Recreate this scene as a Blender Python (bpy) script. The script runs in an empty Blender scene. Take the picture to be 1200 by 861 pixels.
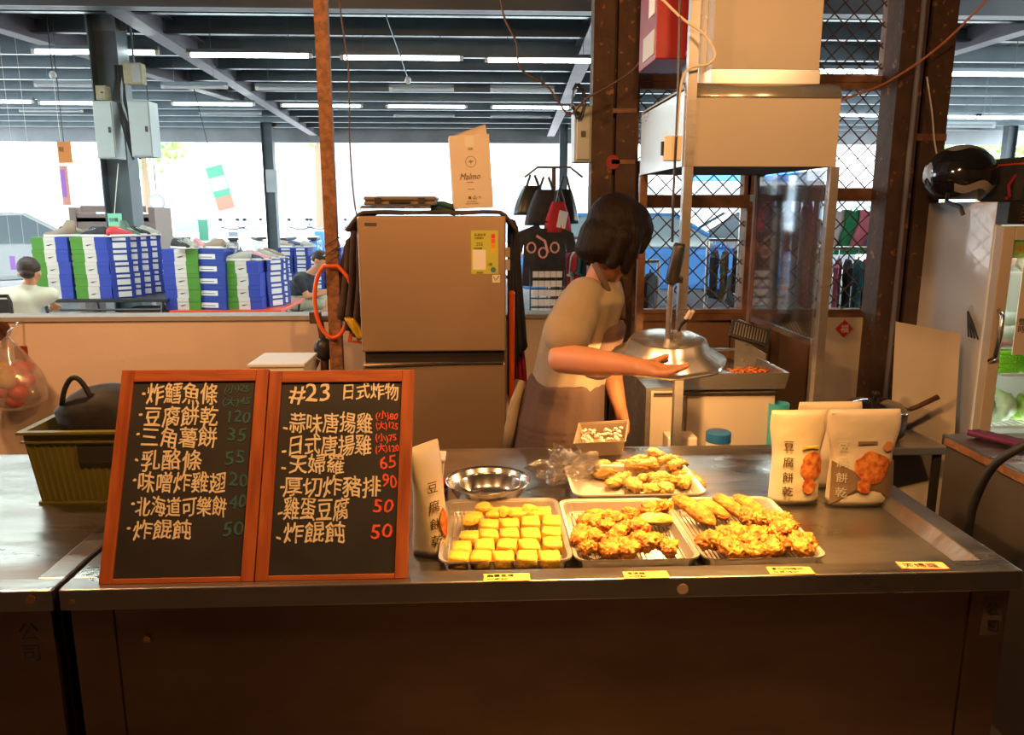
import bpy, bmesh, math, random
from mathutils import Vector, Matrix, noise, Euler
R = math.radians
rnd = random.Random(7)
scn = bpy.context.scene
COL = scn.collection

# ------------------------------------------------------------------ camera, world, sun, exposure
CAMZ = 1.53
cam = bpy.data.objects.new('camera', bpy.data.cameras.new('camera'))
COL.objects.link(cam)
cam.location = (0, 0, CAMZ)
cam.rotation_euler = (R(90 - 11.5), 0, R(-2.5))
cam.data.lens = 27.36
cam.data.sensor_width = 36
cam.data.clip_end = 300
scn.camera = cam

w = bpy.data.worlds.new('sky'); scn.world = w; w.use_nodes = True
nt = w.node_tree
bg = nt.nodes['Background']
bg.inputs[0].default_value = (0.86, 0.94, 1.0, 1)
bg.inputs[1].default_value = 8.0

sun = bpy.data.objects.new('sun', bpy.data.lights.new('sun', 'SUN'))
COL.objects.link(sun)
sun.data.energy = 9.0; sun.data.color = (1, .96, .88); sun.data.angle = R(3)
sun.rotation_euler = (R(-38), 0, R(20))

def lamp(name, loc, energy, color, size=.1, kind='POINT', rot=None, sx=1, sy=1, spot=120, blend=.5):
    l = bpy.data.lights.new(name, kind)
    l.energy = energy; l.color = color
    if kind == 'AREA':
        l.shape = 'RECTANGLE'; l.size = sx; l.size_y = sy
    else:
        l.shadow_soft_size = size
    if kind == 'SPOT':
        l.spot_size = R(spot); l.spot_blend = blend
    o = bpy.data.objects.new(name, l); COL.objects.link(o); o.location = loc
    if rot: o.rotation_euler = rot
    return o
WARM = (1.0, .50, .17)
# warm bulbs of the stall, over the counter front above the frame; one unseen fill added
lamp('food_lamp', (.48, 1.50, 2.05), 250, (1.0, .52, .15), .05, 'SPOT', (R(-8), 0, 0), spot=62, blend=.7)
lamp('stall_and_fill_lamp', (.30, 1.05, 2.25), 62, WARM, .06)
lamp('stall_and_fill_lamp', (-.75, 1.0, 2.3), 40, (1.0, .44, .15), .07)
lamp('stall_and_fill_lamp', (-1.9, 2.1, 2.45), 95, (1.0, .52, .24), .08)  # no bulb of the stall: fill added to brighten the left wall
lamp('stall_and_fill_lamp', (1.25, 1.3, 2.3), 26, (1.0, .50, .2), .07)
# unseen area lights added as fill for the market, besides its tube lights
lamp('market_fill', (-3.5, 6.2, 3.0), 120, (.82, 1, .93), kind='AREA', sx=5, sy=.3)
lamp('market_fill', (-3.5, 10.6, 3.0), 160, (.82, 1, .93), kind='AREA', sx=8, sy=.3)
lamp('market_fill', (3.5, 8.0, 3.0), 120, (.82, 1, .93), kind='AREA', sx=6, sy=.3)

scn.view_settings.view_transform = 'Standard'
scn.view_settings.look = 'None'
scn.view_settings.gamma = 1
scn.view_settings.exposure = 0.25
scn.view_settings.use_curve_mapping = False
scn.cycles.max_bounces = 7
scn.cycles.diffuse_bounces = 4
scn.cycles.glossy_bounces = 4
scn.cycles.transparent_max_bounces = 12
scn.cycles.sample_clamp_indirect = 4
scn.cycles.use_denoising = True
scn.cycles.caustics_reflective = False
scn.cycles.caustics_refractive = False

# ------------------------------------------------------------------ pixel -> world helpers (1200 x 861 frame)
_RM = Euler((R(90 - 11.5), 0, R(-2.5))).to_matrix()
def ray(px, py):
    return _RM @ Vector(((px - 600) / 912.0, -(py - 430.5) / 912.0, -1))
def atY(px, py, Y):
    d = ray(px, py); t = Y / d.y
    return Vector((d.x * t, Y, CAMZ + d.z * t))
def atZ(px, py, Z):
    d = ray(px, py); t = (Z - CAMZ) / d.z
    return Vector((d.x * t, d.y * t, Z))
def rect(x0, y0, x1, y1, Y):
    a = atY(x0, (y0 + y1) / 2, Y).x; b = atY(x1, (y0 + y1) / 2, Y).x
    t = atY((x0 + x1) / 2, y0, Y).z; c = atY((x0 + x1) / 2, y1, Y).z
    return a, b, c, t                                              # xleft, xright, zbottom, ztop

# ------------------------------------------------------------------ materials
def mat(name, c, rough=.6, metal=0.0, c2=None, ns=8.0, stretch=(1, 1, 1), bump=0.0, bs=None, emit=None, es=0,
        trans=0.0, alpha=1.0, detail=4, coat=0.0, spots=None, rvar=0.0):
    m = bpy.data.materials.new(name); m.use_nodes = True
    n = m.node_tree.nodes; l = m.node_tree.links; p = n['Principled BSDF']
    p.inputs['Base Color'].default_value = (*c, 1)
    p.inputs['Roughness'].default_value = rough
    p.inputs['Metallic'].default_value = metal
    p.inputs['Transmission Weight'].default_value = trans
    p.inputs['Alpha'].default_value = alpha
    p.inputs['Coat Weight'].default_value = coat
    if emit:
        p.inputs['Emission Color'].default_value = (*emit, 1); p.inputs['Emission Strength'].default_value = es
    tc = n.new('ShaderNodeTexCoord'); mp = n.new('ShaderNodeMapping')
    l.new(tc.outputs['Object'], mp.inputs[0]); mp.inputs['Scale'].default_value = stretch
    if c2 or rvar:
        t = n.new('ShaderNodeTexNoise'); t.inputs['Scale'].default_value = ns; t.inputs['Detail'].default_value = detail
        l.new(mp.outputs[0], t.inputs[0])
        if c2:
            cr = n.new('ShaderNodeValToRGB'); l.new(t.outputs[0], cr.inputs[0])
            cr.color_ramp.elements[0].position = .35; cr.color_ramp.elements[1].position = .65
            cr.color_ramp.elements[0].color = (*c, 1); cr.color_ramp.elements[1].color = (*c2, 1)
            out = cr.outputs[0]
            if spots:
                t2 = n.new('ShaderNodeTexNoise'); t2.inputs['Scale'].default_value = spots[1]; t2.inputs['Detail'].default_value = 6
                l.new(tc.outputs['Object'], t2.inputs[0])
                c3 = n.new('ShaderNodeValToRGB'); l.new(t2.outputs[0], c3.inputs[0])
                c3.color_ramp.elements[0].position = spots[2]; c3.color_ramp.elements[1].position = spots[2] + .06
                mx = n.new('ShaderNodeMixRGB'); l.new(c3.outputs[0], mx.inputs[0]); l.new(out, mx.inputs[1])
                mx.inputs[2].default_value = (*spots[0], 1); out = mx.outputs[0]
            l.new(out, p.inputs['Base Color'])
        if rvar:
            mr = n.new('ShaderNodeMapRange'); l.new(t.outputs[0], mr.inputs[0])
            mr.inputs[1].default_value = .3; mr.inputs[2].default_value = .7
            mr.inputs[3].default_value = rough - rvar; mr.inputs[4].default_value = rough + rvar
            l.new(mr.outputs[0], p.inputs['Roughness'])
    if bump:
        b = n.new('ShaderNodeBump'); b.inputs['Strength'].default_value = bump
        b.inputs['Distance'].default_value = .01
        t = n.new('ShaderNodeTexNoise'); t.inputs['Scale'].default_value = bs or ns; t.inputs['Detail'].default_value = 5
        l.new(mp.outputs[0], t.inputs[0]); l.new(t.outputs[0], b.inputs['Height'])
        l.new(b.outputs[0], p.inputs['Normal'])
    return m

M = {}
M['steel'] = mat('stainless_steel', (.50, .48, .45), .34, .8, (.40, .38, .36), 3, (1, 9, 9), rvar=.08, bump=.04, bs=60)
M['counter_steel'] = mat('counter_steel', (.44, .42, .40), .34, 1, (.33, .315, .30), 2.2, (1, 3, 1), rvar=.12, bump=.6, bs=5)
M['front_steel'] = mat('counter_front_steel', (.27, .185, .14), .44, 1, (.19, .13, .10), 2.5, (1, 1, 2), rvar=.08, bump=.05, bs=5)
M['tray_steel'] = mat('tray_steel', (.78, .72, .64), .36, .75, (.70, .66, .60), 14, rvar=.06)
M['tray_pale'] = mat('tray_pale_steel', (.86, .82, .74), .4, .3)
M['bright_steel'] = mat('polished_steel', (.84, .80, .74), .2, 1, (.7, .66, .6), 9)
M['hood'] = mat('hood_sheet', (.42, .385, .34), .5, .1, (.39, .36, .315), 2, rvar=.06)
M['hood_side'] = mat('hood_sheet_side', (.72, .74, .75), .3, .6, (.62, .64, .66), 3, rvar=.06)
M['wall'] = mat('painted_wall', (.86, .70, .58), .8, 0, (.80, .64, .52), 1.5, bump=.15, bs=20, spots=((.16, .10, .07), 9, .71))
M['wall_cap'] = mat('wall_cap', (.42, .40, .38), .6)
M['brownwall'] = mat('plywood_wall', (.30, .17, .10), .7, 0, (.19, .10, .06), 4, (1, 1, .4), bump=.2, bs=14)
M['rust'] = mat('rusty_column', (.10, .055, .035), .7, .3, (.07, .042, .03), 14, bump=.35, bs=40, spots=((.28, .14, .07), 25, .62))
M['rustframe'] = mat('rust_frame', (.26, .13, .065), .6, .2, (.15, .07, .04), 16, bump=.2)
M['pole'] = mat('rusty_pole', (.36, .17, .08), .75, .2, (.20, .10, .05), 40, bump=.5, bs=70)
M['wire'] = mat('grille_wire', (.13, .075, .045), .5, .5, (.07, .04, .03), 30)
M['floor'] = mat('concrete_floor', (.10, .085, .075), .65, 0, (.06, .05, .045), 2, bump=.1)
M['street'] = mat('street_concrete', (.50, .50, .50), .8, 0, (.42, .42, .42), .7)
M['hall_floor'] = mat('hall_concrete', (.27, .27, .27), .7, 0, (.21, .21, .21), 1)
M['ceiling'] = mat('ceiling_sheet', (.022, .033, .038), .6, .1, (.018, .027, .031), 2)
M['purlin'] = mat('purlin_metal', (.19, .235, .255), .34, .88, (.15, .19, .21), 3)
M['beam'] = mat('roof_beam', (.22, .24, .25), .42, .7, (.18, .20, .21), 2)
M['rafter'] = mat('rafter_metal', (.19, .185, .215), .5, .1, (.15, .145, .17), 3)
M['column'] = mat('grey_column', (.11, .14, .15), .5, .2, (.085, .11, .12), 3)
M['cabinet_grey'] = mat('electric_cabinet', (.42, .47, .47), .45, .2, (.36, .40, .40), 3)
M['tube'] = mat('lit_tube', (1, 1, 1), .5, emit=(.88, 1, .96), es=14)
M['tube_off'] = mat('unlit_tube', (.62, .66, .66), .4)
M['white'] = mat('white_plastic', (.78, .76, .72), .45, c2=(.72, .70, .66), ns=4)
M['cream'] = mat('cream_panel', (.66, .58, .48), .55, 0, (.58, .50, .41), 2, rvar=.1)
M['black'] = mat('black_plastic', (.018, .018, .02), .4, c2=(.03, .03, .032), ns=20)
M['dark'] = mat('dark_gap', (.02, .017, .015), .8)
M['blackcloth'] = mat('black_cloth', (.022, .022, .026), .85, c2=(.04, .038, .042), ns=20, bump=.3)
M['browncloth'] = mat('brown_cloth', (.085, .055, .048), .9, c2=(.055, .036, .032), ns=15, bump=.3)
M['board'] = mat('slate_board', (.018, .018, .019), .6, c2=(.027, .026, .026), ns=5, rvar=.08)
def wood(name, a, b):
    m = mat(name, a, .45, 0, b, 6, (8, 8, 1), bump=.1, bs=12); return m
M['frame'] = wood('board_frame_wood', (.42, .115, .032), (.26, .06, .016))
M['frame_h'] = mat('board_frame_wood_cross', (.42, .115, .032), .45, 0, (.26, .06, .016), 6, (1, 8, 8), bump=.1, bs=12)
M['chalk'] = mat('cream_chalk', (.80, .72, .55), .8, c2=(.66, .58, .44), ns=90)
M['chalk_blue'] = mat('dim_blue_chalk', (.035, .13, .15), .8, c2=(.025, .09, .11), ns=90)
M['chalk_red'] = mat('red_chalk', (.85, .11, .05), .8, c2=(.65, .08, .035), ns=90)
M['ink'] = mat('black_ink', (.02, .02, .03), .6)
M['ink_brown'] = mat('brown_ink', (.17, .09, .03), .6)
M['fridge'] = mat('fridge_door_bronze', (.48, .34, .22), .36, .45, (.45, .315, .20), 1.2, (1, 1, 5), rvar=.03)
M['fridge_side'] = mat('fridge_side', (.10, .09, .09), .5)
M['chrome'] = mat('chrome', (.75, .73, .70), .1, 1)
M['olive'] = mat('olive_plastic', (.16, .15, .025), .5, c2=(.135, .125, .02), ns=6)
M['leather'] = mat('black_leather', (.006, .0055, .006), .7, c2=(.012, .011, .012), ns=14, bump=.25, bs=25)
M['gold'] = mat('brass', (.7, .5, .2), .25, 1)
M['skin'] = mat('skin', (.66, .30, .15), .5, c2=(.60, .26, .13), ns=8)
M['hair'] = mat('black_hair', (.008, .005, .004), .55, c2=(.014, .009, .007), ns=30, stretch=(6, 6, 1), bump=.5, bs=18)
M['hair'].node_tree.nodes['Principled BSDF'].inputs['Specular IOR Level'].default_value = .12
M['tshirt'] = mat('tan_tshirt', (.36, .29, .20), .9, c2=(.32, .255, .175), ns=9, bump=.25, bs=14)
M['apron'] = mat('taupe_apron', (.115, .070, .058), .9, c2=(.095, .058, .048), ns=6, bump=.3, bs=12)
M['trouser'] = mat('dark_trousers', (.04, .04, .05), .9)
M['eye'] = mat('eye_white', (.8, .78, .75), .3)
M['tofu'] = mat('fried_tofu', (.84, .40, .03), .6, c2=(.95, .62, .09), ns=26, bump=.5, bs=60)
M['tempura'] = mat('tempura', (.90, .66, .22), .6, c2=(.78, .42, .07), ns=40, bump=.7, bs=70)
M['karaage'] = mat('karaage', (.42, .10, .008), .55, c2=(.86, .42, .06), ns=34, bump=1.0, bs=60)
M['cutlet'] = mat('crumbed_cutlet', (.80, .38, .05), .65, c2=(.42, .13, .012), ns=60, bump=.9, bs=110)
M['shred'] = mat('orange_shreds', (.75, .17, .02), .6, c2=(.85, .28, .05), ns=40, bump=.6)
M['bag_cream'] = mat('cream_pouch', (.80, .70, .48), .38, c2=(.76, .65, .43), ns=5, bump=.5, bs=9)
M['bag_grey'] = mat('beige_pouch', (.72, .64, .50), .35, c2=(.68, .60, .46), ns=5, bump=.5, bs=9)
M['bag_brown'] = mat('brown_pouch_print', (.26, .17, .10), .4, c2=(.23, .15, .09), ns=5)
M['foodprint'] = mat('food_picture_print', (.42, .06, .01), .5, c2=(.90, .34, .08), ns=55, detail=6)
M['white_print'] = mat('white_print', (.9, .88, .8), .6)
M['yellowtag'] = mat('yellow_tag', (.78, .55, .12), .6, c2=(.74, .50, .10), ns=5)
M['orangetag'] = mat('orange_tag', (.75, .33, .12), .6, c2=(.70, .29, .10), ns=5)
M['blue'] = mat('blue_lid', (.02, .14, .42), .4)
M['cyan'] = mat('cyan_plastic', (.05, .38, .50), .35)
M['redlid'] = mat('red_plastic', (.75, .08, .02), .35)
M['redbox'] = mat('red_metal', (.32, .006, .010), .38, .1, (.28, .005, .009), 4)
M['orangehose'] = mat('orange_hose', (.85, .13, .02), .4)
M['yellow'] = mat('yellow_plastic', (.8, .5, .02), .4)
M['green'] = mat('lime_plastic', (.30, .72, .02), .4)
M['boxblue'] = mat('shoebox_blue', (.02, .05, .34), .6, c2=(.016, .045, .30), ns=5)
M['label'] = mat('white_label', (.74, .74, .74), .6)
M['cardboard'] = mat('cream_carton', (.78, .70, .60), .65, c2=(.74, .66, .56), ns=4)
M['khaki'] = mat('khaki_cloth', (.46, .43, .30), .9, c2=(.36, .34, .22), ns=20)
M['creamshirt'] = mat('cream_shirt', (.72, .70, .55), .9, c2=(.66, .64, .5), ns=6)
M['wooddark'] = mat('dark_wood', (.12, .05, .02), .5, c2=(.08, .035, .015), ns=10)
M['helmet'] = mat('black_gloss', (.012, .012, .014), .12, coat=1)
M['helmet_white'] = mat('grey_silver_graphic', (.40, .38, .35), .3, .3)
M['tree'] = mat('leaf_green', (.13, .36, .05), .7, c2=(.30, .55, .12), ns=4)
M['bark'] = mat('bark', (.20, .14, .09), .9)
M['housewhite'] = mat('pale_render', (.86, .85, .83), .8, c2=(.82, .81, .79), ns=.6)
M['window_dark'] = mat('window_pane', (.30, .38, .44), .15)
M['carblue'] = mat('car_paint_blue', (.10, .32, .80), .25, .2, coat=1)
M['carwhite'] = mat('car_paint_white', (.75, .80, .84), .25, coat=1)
M['cargrey'] = mat('car_paint_grey', (.30, .33, .36), .25, .3, coat=1)
M['tyre'] = mat('tyre', (.02, .02, .02), .8)
M['rim'] = mat('wheel_rim', (.6, .6, .62), .3, .9)
M['carglass'] = mat('car_glass', (.26, .33, .37), .12)
def cmat(name, c, **k):
    if name not in M: M[name] = mat(name, c, **k)
    return M[name]
# banded shoebox material: three colour bands along the long side (object x)
def bands(name, cols):
    m = bpy.data.materials.new(name); m.use_nodes = True
    n = m.node_tree.nodes; l = m.node_tree.links; p = n['Principled BSDF']; p.inputs['Roughness'].default_value = .6
    tc = n.new('ShaderNodeTexCoord'); s = n.new('ShaderNodeSeparateXYZ'); l.new(tc.outputs['Object'], s.inputs[0])
    mr = n.new('ShaderNodeMapRange'); l.new(s.outputs[0], mr.inputs[0]); mr.inputs[1].default_value = -.165; mr.inputs[2].default_value = .165
    cr = n.new('ShaderNodeValToRGB'); l.new(mr.outputs[0], cr.inputs[0]); cr.color_ramp.interpolation = 'CONSTANT'
    e = cr.color_ramp.elements; e[0].color = (*cols[0], 1); e[1].position = .34; e[1].color = (*cols[1], 1)
    k = e.new(.66); k.color = (*cols[2], 1)
    l.new(cr.outputs[0], p.inputs['Base Color']); return m
GB, WB, BB = (.08, .27, .03), (.66, .62, .58), (.03, .06, .40)
M['band_gwb'] = bands('shoebox_green_white_blue', (GB, WB, BB))
M['band_bwg'] = bands('shoebox_blue_white_green', (BB, WB, GB))
# corrugation on the ceiling sheet
def add_wave(m, sc, strength=.6, dist=.02, axis='X'):
    n = m.node_tree.nodes; l = m.node_tree.links; p = n['Principled BSDF']
    tc = n.new('ShaderNodeTexCoord'); wv = n.new('ShaderNodeTexWave'); wv.bands_direction = axis; wv.inputs['Scale'].default_value = sc
    b = n.new('ShaderNodeBump'); b.inputs['Strength'].default_value = strength; b.inputs['Distance'].default_value = dist
    l.new(tc.outputs['Object'], wv.inputs[0]); l.new(wv.outputs['Fac'], b.inputs['Height']); l.new(b.outputs[0], p.inputs['Normal'])
add_wave(M['ceiling'], 1.6)
# glass / film
def glassy(name, tint=(1, 1, 1), haze=.1, hazecol=(.7, .7, .7), gloss=.12, ns=6, stretch=(1, 1, 1), bump=0, lo=.45, hi=.75):
    m = bpy.data.materials.new(name); m.use_nodes = True
    n = m.node_tree.nodes; l = m.node_tree.links; n.remove(n['Principled BSDF']); out = n['Material Output']
    tr = n.new('ShaderNodeBsdfTransparent'); tr.inputs[0].default_value = (*tint, 1)
    df = n.new('ShaderNodeBsdfDiffuse'); df.inputs[0].default_value = (*hazecol, 1)
    gl = n.new('ShaderNodeBsdfGlossy'); gl.inputs['Roughness'].default_value = .06
    tc = n.new('ShaderNodeTexCoord'); mp = n.new('ShaderNodeMapping'); mp.inputs['Scale'].default_value = stretch
    l.new(tc.outputs['Object'], mp.inputs[0])
    t = n.new('ShaderNodeTexNoise'); t.inputs['Scale'].default_value = ns; t.inputs['Detail'].default_value = 6
    l.new(mp.outputs[0], t.inputs[0])
    mr = n.new('ShaderNodeMapRange'); l.new(t.outputs[0], mr.inputs[0]); mr.inputs[1].default_value = lo; mr.inputs[2].default_value = hi
    mr.inputs[3].default_value = haze * .25; mr.inputs[4].default_value = haze
    m1 = n.new('ShaderNodeMixShader'); l.new(mr.outputs[0], m1.inputs[0]); l.new(tr.outputs[0], m1.inputs[1]); l.new(df.outputs[0], m1.inputs[2])
    fr = n.new('ShaderNodeLayerWeight'); fr.inputs[0].default_value = .25
    ml = n.new('ShaderNodeMath'); ml.operation = 'MULTIPLY_ADD'; l.new(fr.outputs['Facing'], ml.inputs[0]); ml.inputs[1].default_value = gloss * 2; ml.inputs[2].default_value = gloss * .4
    m2 = n.new('ShaderNodeMixShader'); l.new(ml.outputs[0], m2.inputs[0]); l.new(m1.outputs[0], m2.inputs[1]); l.new(gl.outputs[0], m2.inputs[2])
    if bump:
        b = n.new('ShaderNodeBump'); b.inputs['Strength'].default_value = bump; b.inputs['Distance'].default_value = .02
        l.new(t.outputs[0], b.inputs['Height']); l.new(b.outputs[0], gl.inputs['Normal'])
    l.new(m2.outputs[0], out.inputs[0]); return m
M['panel_glass'] = glassy('scratched_panel_glass', (.70, .74, .78), .42, (.34, .37, .42), .34, 5, (1, 2.2, .5))
M['clear_glass'] = glassy('clear_glass', (.95, .98, .96), .05, gloss=.08)
M['film'] = glassy('clear_plastic_film', (.96, .94, .90), .20, (.8, .7, .6), .5, 18, bump=1.0)
M['bagfilm'] = glassy('pale_plastic_bag', (.97, .95, .94), .62, (.75, .65, .60), .25, 7, bump=.6)
M['lidglass'] = glassy('pot_lid_glass', (.4, .36, .34), .2, (.2, .15, .12), .35, 5)

# ------------------------------------------------------------------ mesh builder
class MB:
    def __init__(s): s.v = []; s.f = []
    def add(s, vs, fs, mx=None):
        o = len(s.v)
        s.v += [tuple(mx @ Vector(p)) if mx else tuple(p) for p in vs]
        s.f += [tuple(i + o for i in f) for f in fs]
        return s
    def box(s, x0, x1, y0, y1, z0, z1, mx=None, taper=0):
        t = taper
        vs = [(x0 + t, y0 + t, z0), (x1 - t, y0 + t, z0), (x1 - t, y1 - t, z0), (x0 + t, y1 - t, z0), (x0, y0, z1), (x1, y0, z1), (x1, y1, z1), (x0, y1, z1)]
        fs = [(0, 3, 2, 1), (4, 5, 6, 7), (0, 1, 5, 4), (1, 2, 6, 5), (2, 3, 7, 6), (3, 0, 4, 7)]
        return s.add(vs, fs, mx)
    def cb(s, c, d, rot=None):
        mx = Matrix.Translation(Vector(c))
        if rot: mx = mx @ Euler(rot).to_matrix().to_4x4()
        return s.box(-d[0] / 2, d[0] / 2, -d[1] / 2, d[1] / 2, -d[2] / 2, d[2] / 2, mx)
    def tube(s, pts, r, n=8, closed=False, caps=True):
        pts = [Vector(p) for p in pts]; rs = r if isinstance(r, (list, tuple)) else [r] * len(pts)
        up = None; rings = []
        N = len(pts)
        for i, p in enumerate(pts):
            if closed: t = pts[(i + 1) % N] - pts[i - 1]
            else: t = pts[min(i + 1, N - 1)] - pts[max(i - 1, 0)]
            t.normalize()
            if up is None:
                up = Vector((0, 0, 1)) if abs(t.z) < .9 else Vector((1, 0, 0))
            u = t.cross(up).normalized(); up = u.cross(t).normalized()
            rings.append([p + (u * math.cos(2 * math.pi * k / n) + up * math.sin(2 * math.pi * k / n)) * rs[i] for k in range(n)])
        s.loft(rings, caps=caps and not closed, loop=closed); return s
    def loft(s, rings, caps=True, loop=False, mx=None):
        n = len(rings[0]); vs = [p for r_ in rings for p in r_]; fs = []
        m = len(rings)
        for i in range(m if loop else m - 1):
            a = i * n; b = ((i + 1) % m) * n
            for k in range(n):
                k2 = (k + 1) % n; fs.append((a + k, a + k2, b + k2, b + k))
        if caps and not loop:
            fs.append(tuple(range(n - 1, -1, -1))); fs.append(tuple(range((m - 1) * n, m * n)))
        return s.add(vs, fs, mx)
    def lathe(s, prof, n=24, c=(0, 0, 0), mx=None, sx=1, sy=1, caps=False):
        rings = [[Vector((c[0] + r_ * sx * math.cos(2 * math.pi * k / n), c[1] + r_ * sy * math.sin(2 * math.pi * k / n), c[2] + z)) for k in range(n)] for r_, z in prof]
        return s.loft(rings, caps=caps, mx=mx)
    def cyl(s, c, r_, h, n=16, r2=None):
        return s.lathe([(r_, 0), (r2 if r2 is not None else r_, h)], n, c, caps=True)
    def ell(s, c, rx, ry, rz, n=14, m=8, mx=None, nz=0, nf=5, seed=0):
        base = Matrix.Translation(Vector(c)) if mx is None else mx
        vs = []; fs = []
        for i in range(1, m):
            th = math.pi * i / m
            for k in range(n):
                ph = 2 * math.pi * k / n
                d = Vector((math.sin(th) * math.cos(ph), math.sin(th) * math.sin(ph), math.cos(th)))
                q = 1 + (nz * noise.noise(d * nf + Vector((seed, seed * 1.7, 3))) if nz else 0)
                vs.append(base @ Vector((d.x * rx * q, d.y * ry * q, d.z * rz * q)))
        vs.append(base @ Vector((0, 0, rz))); vs.append(base @ Vector((0, 0, -rz)))
        T_, B_ = len(vs) - 2, len(vs) - 1
        for i in range(m - 2):
            for k in range(n):
                a = i * n + k; b = i * n + (k + 1) % n; fs.append((a, a + n, b + n, b))
        for k in range(n):
            fs.append((T_, k, (k + 1) % n)); fs.append((B_, (m - 2) * n + (k + 1) % n, (m - 2) * n + k))
        return s.add(vs, fs)
    def prism(s, poly, y0, y1, mx=None):                            # polygon in XZ extruded along Y
        n = len(poly)
        vs = [(x, y0, z) for x, z in poly] + [(x, y1, z) for x, z in poly]
        fs = [tuple(range(n)), tuple(range(2 * n - 1, n - 1, -1))]
        fs += [(i, i + n, (i + 1) % n + n, (i + 1) % n) for i in range(n)]
        return s.add(vs, fs, mx)
    def build(s, name, m, parent=None, smooth=False, bevel=0, sub=0, world=False, solid=0, kind=None):
        me = bpy.data.meshes.new(name); me.from_pydata([tuple(p) for p in s.v], [], s.f)
        bm = bmesh.new(); bm.from_mesh(me); bmesh.ops.recalc_face_normals(bm, faces=bm.faces); bm.to_mesh(me); bm.free()
        if smooth:
            me.shade_smooth()
        o = bpy.data.objects.new(name, me); COL.objects.link(o)
        if parent is not None:
            o.parent = parent
            if world:
                p = parent; off = Vector((0, 0, 0)); mw = Matrix.Identity(4)
                ch = []
                while p is not None: ch.append(p); p = p.parent
                for q in reversed(ch): mw = mw @ q.matrix_basis
                me.transform(mw.inverted())
        me.materials.append(M[m] if isinstance(m, str) else m)
        if solid: md = o.modifiers.new('solid', 'SOLIDIFY'); md.thickness = solid; md.offset = 0
        if bevel: md = o.modifiers.new('bevel', 'BEVEL'); md.width = bevel; md.segments = 2; md.limit_method = 'ANGLE'; md.angle_limit = R(40)
        if sub: md = o.modifiers.new('sub', 'SUBSURF'); md.levels = sub; md.render_levels = sub
        if kind: o['kind'] = kind
        return o
def tag(o, label, cat, group=None, kind=None):
    o['label'] = label; o['category'] = cat
    if group: o['group'] = group
    if kind: o['kind'] = kind
    return o
def T(name, label, cat, loc=(0, 0, 0), rz=0, group=None, rot=None):
    o = bpy.data.objects.new(name, None); COL.objects.link(o); o.empty_display_size = .05
    o.location = loc; o.rotation_euler = rot or (0, 0, rz)
    return tag(o, label, cat, group)
def S(o):
    o['kind'] = 'structure'; return o
def copy_tree(o, loc=None, rot=None, label=None, group=None, name=None):
    kids = [c for c in bpy.data.objects if c.parent == o]
    c = o.copy(); COL.objects.link(c)
    if loc is not None: c.location = loc
    if rot is not None: c.rotation_euler = rot
    if label: c['label'] = label
    if group: c['group'] = group
    for k in kids:
        d = copy_tree(k); d.parent = c
    return c
def text(s, size, loc, ax, up, m, parent=None, name='lettering', world=True, align='LEFT', ext=.0004, shear=0, bold=0, width=1.0):
    cu = bpy.data.curves.new('t', 'FONT'); cu.body = s; cu.size = size; cu.align_x = align; cu.extrude = ext
    cu.shear = shear; cu.resolution_u = 2; cu.offset = bold
    to = bpy.data.objects.new('t', cu); COL.objects.link(to)
    dg = bpy.context.evaluated_depsgraph_get(); dg.update()
    me = bpy.data.meshes.new_from_object(to.evaluated_get(dg))
    bpy.data.objects.remove(to); bpy.data.curves.remove(cu)
    ax = Vector(ax).normalized(); up = Vector(up); up = (up - ax * up.dot(ax)).normalized(); nn = ax.cross(up)
    mx = Matrix.Identity(4)
    for i in range(3):
        mx[i][0] = ax[i] * width; mx[i][1] = up[i]; mx[i][2] = nn[i]; mx[i][3] = Vector(loc)[i]
    me.transform(mx)
    b = MB(); b.v = [tuple(v.co) for v in me.vertices]; b.f = [tuple(p.vertices) for p in me.polygons]
    bpy.data.meshes.remove(me)
    return b.build(name, m, parent, world=world and parent is not None)
def write(b, s, size, loc, ax, up, width=1.0, bold=0, ext=.0004, shear=0):       # append text geometry to an MB
    o = text(s, size, loc, ax, up, 'ink', None, ext=ext, shear=shear, bold=bold, width=width)
    off = len(b.v)
    b.v += [tuple(v.co) for v in o.data.vertices]; b.f += [tuple(i + off for i in p.vertices) for p in o.data.polygons]
    me = o.data; bpy.data.objects.remove(o); bpy.data.meshes.remove(me)
    return b
X, Zv = (1, 0, 0), (0, 0, 1)
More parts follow.
